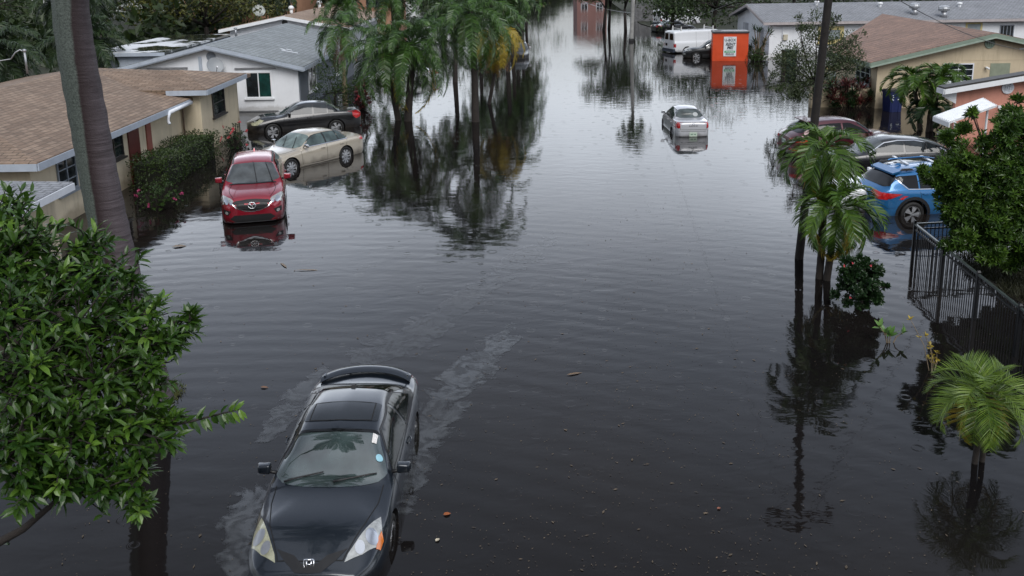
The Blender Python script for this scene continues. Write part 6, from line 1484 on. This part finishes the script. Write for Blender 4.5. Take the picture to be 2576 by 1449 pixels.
b.build('cover', orange, root, smooth=True, sharp=35)
b = MB(); b.box((0, .76, hz - .06), (Wb + .08, 1.66, .12)); b.box((-.35 * Wb, .55, hz + .02), (.5, .5, .05)); b.build('lid', mat('lid_dark', (.045, .045, .05), .5, .4, 3), root)
b = MB(); b.box((0, .76, hz + .012), (Wb - .02, 1.5, .03)); b.build('lid_top', mat('lid_grey', (.30, .31, .33), .3, .3, 3), root)
sx, sw_, z0_, z1_ = -.015 * Wb, .355 * Wb, .36, 1.82
b = MB(); b.box((sx, -.045, (z0_ + z1_) / 2), (sw_, .02, z1_ - z0_)); sg = b.build('sign', mat('sign_white', (.72, .75, .77), .5, .04), root)
ink = mat('sign_ink', (.015, .018, .03), .5); grn = mat('sign_green', (.02, .30, .09), .5)
yk = -.0585
lettering(sg, 'lettering', 'U-BOX', .255, (sx, yk, 1.56), ink, 1.0, 0, .008, 1.05)
lettering(sg, 'lettering', 'RENT', .30, (sx + .02, yk, 1.24), ink, .92, .25, .012)
lettering(sg, 'lettering', 'ME!', .30, (sx + .0, yk, 1.00), ink, .95, .25, .012)
b = MB(); b.box((sx, -.0565, .70), (sw_ * .84, .006, .15)); b.build('green_band', grn, sg)
lettering(sg, 'lettering', 'AFFORDABLE', .10, (sx, yk - .003, .70), mat('sign_white', (.72, .75, .77)), 1.05, 0, .004)
lettering(sg, 'lettering', 'uhaul.com', .155, (sx, yk, .54), ink, 1.0, 0, .008)
for z, wv, n_ in ((1.745, .3, 7), (1.43, .62, 14), (.83, .5, 12), (.425, .62, 15)):          # lines of fine print
    b = MB()
    for k in range(n_):
        b.box((sx - wv / 2 + wv * (k + .5) / n_, yk, z), (wv / n_ * .62, .003, .028))
    b.build('fine_print', ink, sg)
o = MB().bar((.0, 0, 0), (.95, .3, .05), .16, .12).build('fallen_board', white_gloss); o.location = (e.x + .15, e.y + .25, .05); tag(o, 'white board lying in the water beside the orange container', 'board')

# white planter edging at the long house
b = MB(); p0 = G(1912, 147); b.bar(p0 + Vector((0, 0, .05)), p0 + Vector((1.35, .9, .05)), .3, .3); b.bar(p0 + Vector((.05, 0, .05)), p0 + Vector((-.35, 1.3, .05)), .3, .3); b.bar(p0 + Vector((1.9, .9, .1)), p0 + Vector((3.3, 1.2, .1)), .22, .25)
o = b.build('planter_edge', mat('planter_white', (.6, .6, .6), .8, .2, 2, dirt=.5)); o2 = tag(o, 'low white planter edging at the foot of the long white house', 'edging')

# ------------------------------------------------------------------ bins
def bin_(name, label, c, rz, col, hgt=1.08, wd=.62, mark=True):
    root = empty(name, c, rz, label, 'bin'); z0 = -.25
    b = MB(); q = .40 * wd / .5
    prof = [(.39, z0), (.40, z0 + .1), (.47, hgt - .12), (.50, hgt - .1), (.50, hgt - .02)]
    rings = []
    for s_, z in prof:
        w2, d2 = wd * s_ , wd * s_ * 1.1
        rings.append([(-w2, -d2, z), (w2, -d2, z), (w2, d2, z), (-w2, d2, z)])
    vs = [p for r in rings for p in r]; b.add(vs, [(4 * i + j, 4 * i + (j + 1) % 4, 4 * i + 4 + (j + 1) % 4, 4 * i + 4 + j) for i in range(4) for j in range(4)] + [(3, 2, 1, 0)])
    b.box((-.18, -wd * .46, .35), (.10, .05, .7)); b.box((.18, -wd * .46, .35), (.10, .05, .7))
    bd = b.build('body', col, root)
    l_ = MB(); w2, d2 = wd * .53, wd * .6
    l_.prism([(-w2, -d2, hgt - .02), (w2, -d2, hgt - .02), (w2, d2, hgt - .02), (-w2, d2, hgt - .02)], (0, 0, .04)); l_.prism([(-w2 * .85, -d2 * .8, hgt + .02), (w2 * .85, -d2 * .8, hgt + .02), (w2 * .85, d2 * .85, hgt + .02), (-w2 * .85, d2 * .85, hgt + .02)], (0, 0, .035))
    l_.build('lid', mat('bin_lid', (.012, .016, .03), .45, .1) if mark else col, root)
    h_ = MB(); h_.tube([(-w2 * .9, d2 + .03, hgt - .05), (w2 * .9, d2 + .03, hgt - .05)], .025, 6); h_.build('handle', black_trim, root)
    for s_ in (-1, 1):
        k = MB(); k.lathe([(.001, .03), (.12, .03), (.12, -.03), (.001, -.03)], 14, (s_ * wd * .45, wd * .5, z0 + .12), Matrix.Rotation(PI / 2, 3, 'Y')); k.build('wheel', rubber, root)
    if mark:
        k = MB(); k.box((.12, -wd * .535, .62), (.17, .012, .05)); k.build('label', mat('bin_label', (.6, .65, .7), .5), root)
        k = MB()
        for i, (x, z) in enumerate(((-.22, .82), (-.19, .72), (-.24, .64), (-.2, .60))): k.box((x, -wd * .545, z), (.06, .012, .045))
        k.build('recycling_mark', mat('bin_label', (.6, .65, .7)), root)
    return root
bin_('wheeled_bin', 'blue wheeled recycling bin against the tan house wall', tuple(G(2243, 279)), .15, mat('bin_blue', (.008, .017, .085), .45, .1, dirt=.15), 1.02, .72)
bin_('wheeled_bin', 'dark green wheeled bin behind the airy tree', tuple(G(1985, 168)), .1, mat('bin_green', (.018, .04, .03), .5, .1), 1.15, .85, False)
b = MB(); p0 = G(2048, 272); b.box((p0.x + 1.55, p0.y + .3, .3), (3.1, .2, 1.3)); b.box((p0.x + .0, p0.y + .25, .45), (.32, .34, 1.7)); o = b.build('garden_wall', stucco_tan); tag(o, 'low tan garden wall behind the red leaved bush', 'wall')

# ------------------------------------------------------------------ poles and wires
pb, ptop = G(2010, 650), None
pt = AT(2084, 0, pb.y); d = (pt - pb); pt2 = pb + d * 1.18
root = empty('utility_pole', tuple(pb), 0, 'dark wooden utility pole leaning slightly beside the twin palms', 'pole')
b = MB(); P, r = [], []
for k in range(15):
    t = -.08 + 1.08 * k / 14; P.append(d * 1.18 * t); r.append(.104 - .014 * max(t, 0) + random.uniform(-.003, .003))
b.tube(P, r, 14); b.build('post', mat('wood_creosote', (.014, .011, .010), .85, .4, 7, .5, 30), root, smooth=True)
top = d * 1.18
b = MB(); b.bar(top + Vector((-.9, 0, -.25)), top + Vector((.9, 0, -.25)), .1, .12); b.build('crossarm', bark_dark, root)
for x in (-.8, -.3, .3, .8):
    k = MB(); k.lathe([(.001, .2), (.04, .18), (.06, .1), (.04, .06), (.05, .02), (.02, 0)], 10, top + Vector((x, 0, -.19))); k.build('insulator', mat('porcelain', (.3, .3, .32), .2), root, smooth=True)
b = MB()
for (x, y, z) in ((-.38, 0, -.55), (.45, 0, -.5)): b.tube([top + Vector((x * .3, -.14, z - .45)), top + Vector((x, -.16, z - .62)), top + Vector((x * 1.35, -.1, z - .25)), top + Vector((x * 1.9, 0, z + .35))], .014, 5)
b.build('drip_loop', black_trim, root, smooth=True)
T1 = pb + top
pc = G(1588, 104); tp = AT(1593, 0, pc.y); d2 = tp - pc
rp = palm('royal_palm', 'pale grey straight palm trunk in the water beyond the silver sedan', [tuple(pc + d2 * -.12), tuple(pc + d2 * .5), tuple(pc + d2 * 1.2), tuple(pc + d2 * 2.2)], .20, .15, 16, 2.6, lf_queen, (1.2, -.6), bark=mat('bark_grey', (.30, .30, .29), .85, .3, 2.0, .4, 25, dirt=.5), shaft=1.0, nl=44, ll=.6, lw=.07, droop=1.7, hang=.8)
b = MB(); b.tube([d2 * .07, d2 * .14, d2 * .19], [.27, .26, .21], 10); b.build('dead_boot', black_trim, rp)
def wire(label, A, E, sag, r=.016, m=None, name='overhead_wire'):
    A, E = Vector(A), Vector(E); b = MB(); b.tube([A.lerp(E, k / 24) - Vector((0, 0, sag * 4 * (k / 24) * (1 - k / 24))) for k in range(25)], r, 5); o = b.build(name, m or mat('wire_dark', (.03, .03, .032), .5), None, smooth=True); tag(o, label, 'wire')
att = AT(1591, 33, pc.y + .3)
pale = mat('wire_pale', (.32, .33, .34), .5)
wire('pale wire sagging from the grey palm trunk to the utility pole', att, T1 + Vector((-.3, 0, -.1)), 1.25, .004, pale)
wire('pale wire rising from the grey palm trunk up the street', att, AT(1400, -40, 150), .9, .035, pale)
wire('thin dark service wire crossing above the rust brown roof', T1 + Vector((.2, 0, -.35)), (26.5, 44.6, 2.75), .55, .012)

# ------------------------------------------------------------------ black metal fence
alu = mat('fence_black', (.010, .011, .013), .35, .15, 5, metal=.3); rail_m = mat('fence_rail_green', (.06, .075, .07), .3, .3, 6, metal=.3)  # top rail is paler and greener than the posts
c0 = G(2294, 657); ftop = 0.96
e0 = G(2576, 782, ftop); dirv = Vector((e0.x - c0.x, e0.y - c0.y, 0)); 
e1 = c0 + dirv * 1.3
k0 = G(2436, 557, ftop); dir2 = Vector((k0.x - c0.x, k0.y - c0.y, 0))
def fence(name, label, A, E, first=True):
    root = empty(name, (A.x, A.y, 0), 0, label, 'fence'); D = E - A; D.z = 0; n = max(1, round(D.length / 1.75)); u = D.normalized(); q = u.to_track_quat('Y', 'Z').to_matrix()
    for i in range(0 if first else 1, n + 1):
        p = D * (i / n); b = MB(); b.box(p + Vector((0, 0, .26)), (.06, .06, 1.5), q); b.box(p + Vector((0, 0, 1.03)), (.075, .075, .04), q, taper=.5); b.build('post', alu, root)
    for i in range(n):
        p, e = D * (i / n), D * ((i + 1) / n); b = MB()
        for z, w_ in ((-.12, .03), (ftop - .13, .03)): b.bar(p + Vector((0, 0, z)) + u * .034, e + Vector((0, 0, z)) - u * .034, w_, .035)
        m_ = int((e - p).length / .105)
        for k in range(1, m_): b.box(p.lerp(e, k / m_) + Vector((0, 0, .30)), (.016, .016, 1.3), q)
        pn = b.build('picket_panel', alu, root)
        b = MB(); b.bar(p + Vector((0, 0, ftop)) + u * .034, e + Vector((0, 0, ftop)) - u * .034, .05, .04); b.build('top_rail', rail_m, pn)
    return root
fence('metal_fence', 'black metal picket fence running from the corner post to the right edge', c0, e1)
fence('metal_fence', 'short black metal fence run in front of the blue crossover', c0, c0 + dir2 * 1.6, False)
fe = MB(); p0, p1 = Vector((15.6, 116, 0)), Vector((24.5, 117, 0)); u = (p1 - p0)
for k in range(46): fe.box(p0 + u * (k / 45) + Vector((0, 0, .9 + .03 * (k % 3))), (.18, .04, 2.4))
o = fe.build('board_fence', mat('wood_grey', (.13, .13, .135), .85, .3, 2)); tag(o, 'weathered grey board fence far up the right side', 'fence')
# lawn behind the fence
def blob_ground(name, pts, z, m):
    c = sum((Vector(p) for p in pts), Vector()) / len(pts); b = MB(); n = len(pts); vs = [(c.x, c.y, z)]
    for f_, zz in ((.6, z * .95), (.85, z * .6), (1.0, -.25)): vs += [(c.x + (p[0] - c.x) * f_ + random.uniform(-.05, .05), c.y + (p[1] - c.y) * f_ + random.uniform(-.05, .05), zz) for p in pts]
    fs = [(0, 1 + i, 1 + (i + 1) % n) for i in range(n)] + [(1 + k * n + i, 1 + (k + 1) * n + i, 1 + (k + 1) * n + (i + 1) % n, 1 + k * n + (i + 1) % n) for k in (0, 1) for i in range(n)]
    o = b.add(vs, fs).build(name, m, None, smooth=True); return tag(o, kind='structure')
soil = mat('soil', (.035, .03, .02), .95, .4, 5, .5, 20)
lawn = [(10.75, 18.0), (10.6, 19.3), (10.75, 20.6), (11.6, 21.5), (14, 22), (17, 21), (17.5, 16), (13, 16.2)]
blob_ground('lawn', [(x, y, 0) for x, y in lawn], .06, soil)
gr = MB()
for _ in range(16000):
    x, y = random.uniform(10.7, 14.5), random.uniform(16.6, 21.4)
    if x < 10.75 + .25 * abs(math.sin(y * 2)): continue
    d = (UPV + rv() * .6); leaf_far(gr, Vector((x, y, .02)), d, rv(), random.uniform(.10, .3), .018)
yd = mat('yard_soil', (.022, .026, .012), .95, .5, .6)
for nm, pts in (('left_yards', [(-24.8, 44, 0), (-24.8, 68, 0), (-11.5, 89, 0), (-11.5, 110, 0), (-4, 128, 0), (-300, 300, 0), (-300, 44, 0)]), ('right_yards', [(17.5, 84, 0), (300, 84, 0), (300, 300, 0), (24, 260, 0), (16, 112, 0)])):
    o = MB().add([(x, y, .05) for x, y, z in pts], [tuple(range(len(pts)))]).build('yard', yd); tag(o, kind='structure')
o = gr.build('lawn_grass', leafmat('grass_dark', (0.008, 0.011, 0.004), (0.034, 0.036, 0.012), .7), None, fix=False); tag(o, 'rough grass behind the black fence', 'grass', kind='stuff')
mb_ = [AT(0, 0, 1)] and []
gc = G(425, 1000); mound = [gc + Vector((math.cos(a) * .42 - .28, math.sin(a) * .55, 0)) for a in [k * PI / 7 for k in range(14)]]
blob_ground('grass_mound', [tuple(p) for p in mound], .05, soil)
gr = MB()
for _ in range(2600):
    a, r = random.random() * 6.28, random.random() ** .5 * random.choice((1, 1, 1, 1.25)); p = gc + Vector((math.cos(a) * .42 * r - .28, math.sin(a) * .55 * r, .0))
    leaf_far(gr, p, (UPV * .7 + rv() * .7), rv(), random.uniform(.04, .11), .014)
o = gr.build('mound_grass', lf_grass, None, fix=False); tag(o, 'tuft of yellowish grass at the foot of the big palm trunk', 'grass', kind='stuff')

# ------------------------------------------------------------------ small plants in the water
p0 = G(2238, 862); root = empty('young_fig_plant', tuple(p0), 0, 'small bright green plant with oval leaves standing in the water', 'plant'); f, st = MB(), MB()
tips = [((-.22, 0, .34), 4), ((.0, .0, .16), 7), ((.24, 0, .2), 4), ((-.1, 0, .22), 4)]
for t_, n_ in tips:
    t_ = Vector(t_); st.tube([(0, 0, -.2), t_ * .5 + Vector((0, 0, .02)), t_], [.014, .011, .007], 5); rosette(f, t_, UPV + Vector((t_.x * 1.5, -.2, 0)), n_, .21, .10, True, (.2, 1.15))
st.build('stem', bark_tan, root); f.build('foliage', leafmat('leaf_fig_young', (.07, .17, .03), (.15, .27, .06), .35), root, fix=False)
p0 = G(2345, 935); root = empty('yellow_weed', tuple(p0), 0, 'straggly weed with yellowing leaves right of the young plant', 'plant'); f, st = MB(), MB()
for k, (x, z) in enumerate(((-.28, 1.05), (-.14, .75), (.05, .5), (-.05, .3), (.1, .2), (-.34, 1.2))):
    t_ = Vector((x, .1 * k - .2, z * .75)); st.tube([(0, 0, -.2), t_ * .5 + Vector((.05, 0, 0)), t_], [.008, .006, .004], 4); rosette(f, t_, UPV + rv() * .5, 5, .085, .05, True); rosette(f, t_ * .65 + Vector((.03, 0, 0)), UPV + rv(), 3, .07, .04, True)
st.build('stem', bark_tan, root); f.build('foliage', lf_gold, root, fix=False)

# ------------------------------------------------------------------ oil film, floating bits
def oil_mat():
    m, t, b = base_mat('oil_film'); l = t.links.new
    setin(b, Base_Color=(.018, .020, .022, 1), Roughness=.08, IOR=2.0)
    a = N(t, 'ShaderNodeUVMap'); s = N(t, 'ShaderNodeSeparateXYZ'); l(a.outputs[0], s.inputs[0])
    g = N(t, 'ShaderNodeTexCoord'); n = N(t, 'ShaderNodeTexNoise'); setin(n, Scale=1.9, Detail=5.0, Roughness=.55, Distortion=1.2); l(g.outputs['Object'], n.inputs['Vector'])
    n2 = N(t, 'ShaderNodeTexNoise'); setin(n2, Scale=.7, Detail=3.0); l(g.outputs['Object'], n2.inputs['Vector'])
    nr = N(t, 'ShaderNodeMapRange'); setin(nr, From_Min=.36, From_Max=.64); l(n.outputs[0], nr.inputs[0])
    v = N(t, 'ShaderNodeMath', operation='MULTIPLY_ADD'); v.inputs[1].default_value = .62; l(nr.outputs[0], v.inputs[0]); l(s.outputs['X'], v.inputs[2])
    v2 = N(t, 'ShaderNodeMath', operation='MULTIPLY_ADD'); v2.inputs[1].default_value = .5; l(n2.outputs[0], v2.inputs[0]); l(v.outputs[0], v2.inputs[2])
    r = N(t, 'ShaderNodeMapRange'); setin(r, From_Min=.98, From_Max=1.16, To_Min=0, To_Max=.85); l(v2.outputs[0], r.inputs[0])
    n5 = N(t, 'ShaderNodeTexNoise'); setin(n5, Scale=2.6, Detail=3.0, Roughness=.5, Distortion=2.0); l(g.outputs['Object'], n5.inputs['Vector'])
    r5 = N(t, 'ShaderNodeMapRange'); setin(r5, From_Min=.38, From_Max=.6, To_Min=.35, To_Max=1); l(n5.outputs[0], r5.inputs[0])
    k0 = N(t, 'ShaderNodeMath', operation='MULTIPLY'); l(r.outputs[0], k0.inputs[0]); l(r5.outputs[0], k0.inputs[1])
    k = N(t, 'ShaderNodeMath', operation='MULTIPLY'); l(k0.outputs[0], k.inputs[0]); l(s.outputs['Y'], k.inputs[1])
    tr = N(t, 'ShaderNodeBsdfTransparent'); ms = N(t, 'ShaderNodeMixShader'); o = t.nodes['Material Output']
    l(k.outputs[0], ms.inputs[0]); l(tr.outputs[0], ms.inputs[1]); l(b.outputs[0], ms.inputs[2]); l(ms.outputs[0], o.inputs['Surface'])
    c = N(t, 'ShaderNodeMixRGB'); c.inputs[1].default_value = (.016, .020, .024, 1); c.inputs[2].default_value = (.036, .032, .020, 1); l(n2.outputs[0], c.inputs[0]); l(c.outputs[0], b.inputs['Base Color'])
    return m
om = oil_mat(); vs, fs, uvs = [], [], []
def ribbon(pts, strength=1.0, z=.004):               # (x, y, half width in photo pixels)
    K = 26; M_ = 8; o = len(vs)
    for k in range(K + 1):
        t = k / K; f_ = t * (len(pts) - 1); i = min(int(f_), len(pts) - 2); u = f_ - i; q = [pts[i][j] * (1 - u) + pts[i + 1][j] * u for j in (0, 1, 2)]
        dx, dy = pts[i + 1][0] - pts[i][0], pts[i + 1][1] - pts[i][1]; l_ = math.hypot(dx, dy); nx, ny = -dy / l_, dx / l_
        for j in range(M_ + 1):
            w_ = -1 + 2 * j / M_; p = G(q[0] + nx * q[2] * w_, q[1] + ny * q[2] * w_, z); vs.append(tuple(p)); uvs.append((min(1 - abs(w_) ** 1.5, min(1, min(t, 1 - t) * 7)) * .9, strength))
    for k in range(K):
        for j in range(M_): fs.append((o + k * (M_ + 1) + j, o + k * (M_ + 1) + j + 1, o + (k + 1) * (M_ + 1) + j + 1, o + (k + 1) * (M_ + 1) + j))
ribbon([(690, 1200, 40), (640, 1270, 75), (600, 1350, 85), (605, 1430, 75), (625, 1500, 60)], 1.0)
ribbon([(985, 1330, 50), (1030, 1200, 60), (1065, 1090, 70), (1110, 1010, 75), (1180, 940, 75), (1250, 870, 45), (1320, 815, 22)], .9, .0055)
ribbon([(640, 1140, 26), (700, 1060, 45), (770, 985, 40), (840, 925, 25)], .7, .007)
ribbon([(860, 930, 50), (960, 880, 60), (1080, 830, 60), (1190, 740, 40), (1300, 660, 35), (1420, 590, 30)], .45, .0085)
me = bpy.data.meshes.new('oil_film'); me.from_pydata(vs, [], fs); me.materials.append(om); ul = me.uv_layers.new(name='UVMap')
for p in me.polygons:
    for li in p.loop_indices: ul.data[li].uv = uvs[me.loops[li].vertex_index]
o = bpy.data.objects.new('oil_film', me); COL.objects.link(o); tag(o, 'pale oily film drifting on the water round the dark coupe', 'oil film', kind='stuff')

f = MB()
for _ in range(5000):
    y = 9.0 + 20 * random.random() ** 1.7; x = random.uniform(-.62, .62) * y * .95
    if random.random() < .45: x = random.gauss(1.0 + .08 * y, 2.2)
    s_ = random.uniform(.005, .018) * (2.4 if random.random() < .1 else 1)
    a_ = random.random() * PI; d = Vector((math.cos(a_), math.sin(a_), 0)); n_ = Vector((-d.y, d.x, 0)); p = Vector((x, y, .0095)); o_ = len(f.v); w_ = s_ * random.uniform(.15, .5)
    f.v += [tuple(p - d * s_), tuple(p + n_ * w_ + Vector((0, 0, .003))), tuple(p + d * s_), tuple(p - n_ * w_)]; f.f += [(o_, o_ + 1, o_ + 2, o_ + 3)]; f.m += [0]
o = f.build('floating_litter', leafmat('litter', (.035, .027, .018), (.16, .12, .08), .8, 0), None, fix=False); tag(o, 'fine plant litter scattered over the near water', 'litter', kind='stuff')
def floater(name, label, px, L_, W_, col, rot, cat='leaf', n=1):
    p = G(*px); f = MB()
    for k in range(n):
        a_ = rot + k * 2.1; leaf_near(f, Vector((.3 * L_ * k * math.cos(a_ + 1), .3 * L_ * k * math.sin(a_), .014)), Vector((math.cos(a_), math.sin(a_), .02)), UPV, L_ * (1 - .2 * k), W_, .06)
    o = f.build(name, mat('floater_' + label.split()[0], col, .7, .3, 30), None, fix=False); o.location = p; tag(o, label, cat)
floater('floating_leaf', 'orange leaf floating right of the dark coupe', (1115, 1297), .11, .08, (.28, .08, .02), .3)
floater('floating_leaf', 'whitish curled leaf floating in the lower middle of the water', (1096, 1364), .08, .06, (.45, .40, .30), 1.0)
floater('floating_leaf', 'tan strip of dead leaf floating in mid street', (1425, 945), .32, .07, (.17, .115, .07), .35)
floater('floating_leaf', 'brownish leaf floating left of the coupe spoiler', (655, 975), .16, .08, (.16, .09, .055), -.2)
floater('floating_leaf', 'rust leaf near the zigzag pole reflection', (1805, 1283), .07, .05, (.2, .07, .04), .8)
floater('floating_palm_sheath', 'pale palm sheath floating below the red crossover', (740, 681), .75, .07, (.24, .19, .14), .02, 'palm sheath', 2)
floater('floating_paper', 'pale paper scrap floating in front of the red crossover', (432, 622), .40, .2, (.36, .36, .36), .2, 'paper')
# far pink house up the street
H = empty('pink_house', (19, 200, 0), 0, 'faded pink two storey house far up the street', 'house')
b = MB(); b.box((18, 206, 4.6), (6.5, 12, 10)); b.build('wall', mat('stucco_rose', (.26, .14, .125), .9, .15, .5), H); roof(H, [[(14.4, 199.6, 9.7), (21.6, 199.6, 9.7), (18, 206, 11)], [(14.4, 212.4, 9.7), (14.4, 199.6, 9.7), (18, 206, 11)], [(21.6, 199.6, 9.7), (21.6, 212.4, 9.7), (18, 206, 11)], [(21.6, 212.4, 9.7), (14.4, 212.4, 9.7), (18, 206, 11)]], roof_rust, .15)
for x in (15.6, 18.9):
    for z in (1.2, 5.6): window(H, (x, 200, z), (1, 0, 0), (0, -1, 0), 1.5, 1.6, trim_white, pane, 2, 2, .1)
rebase(H)
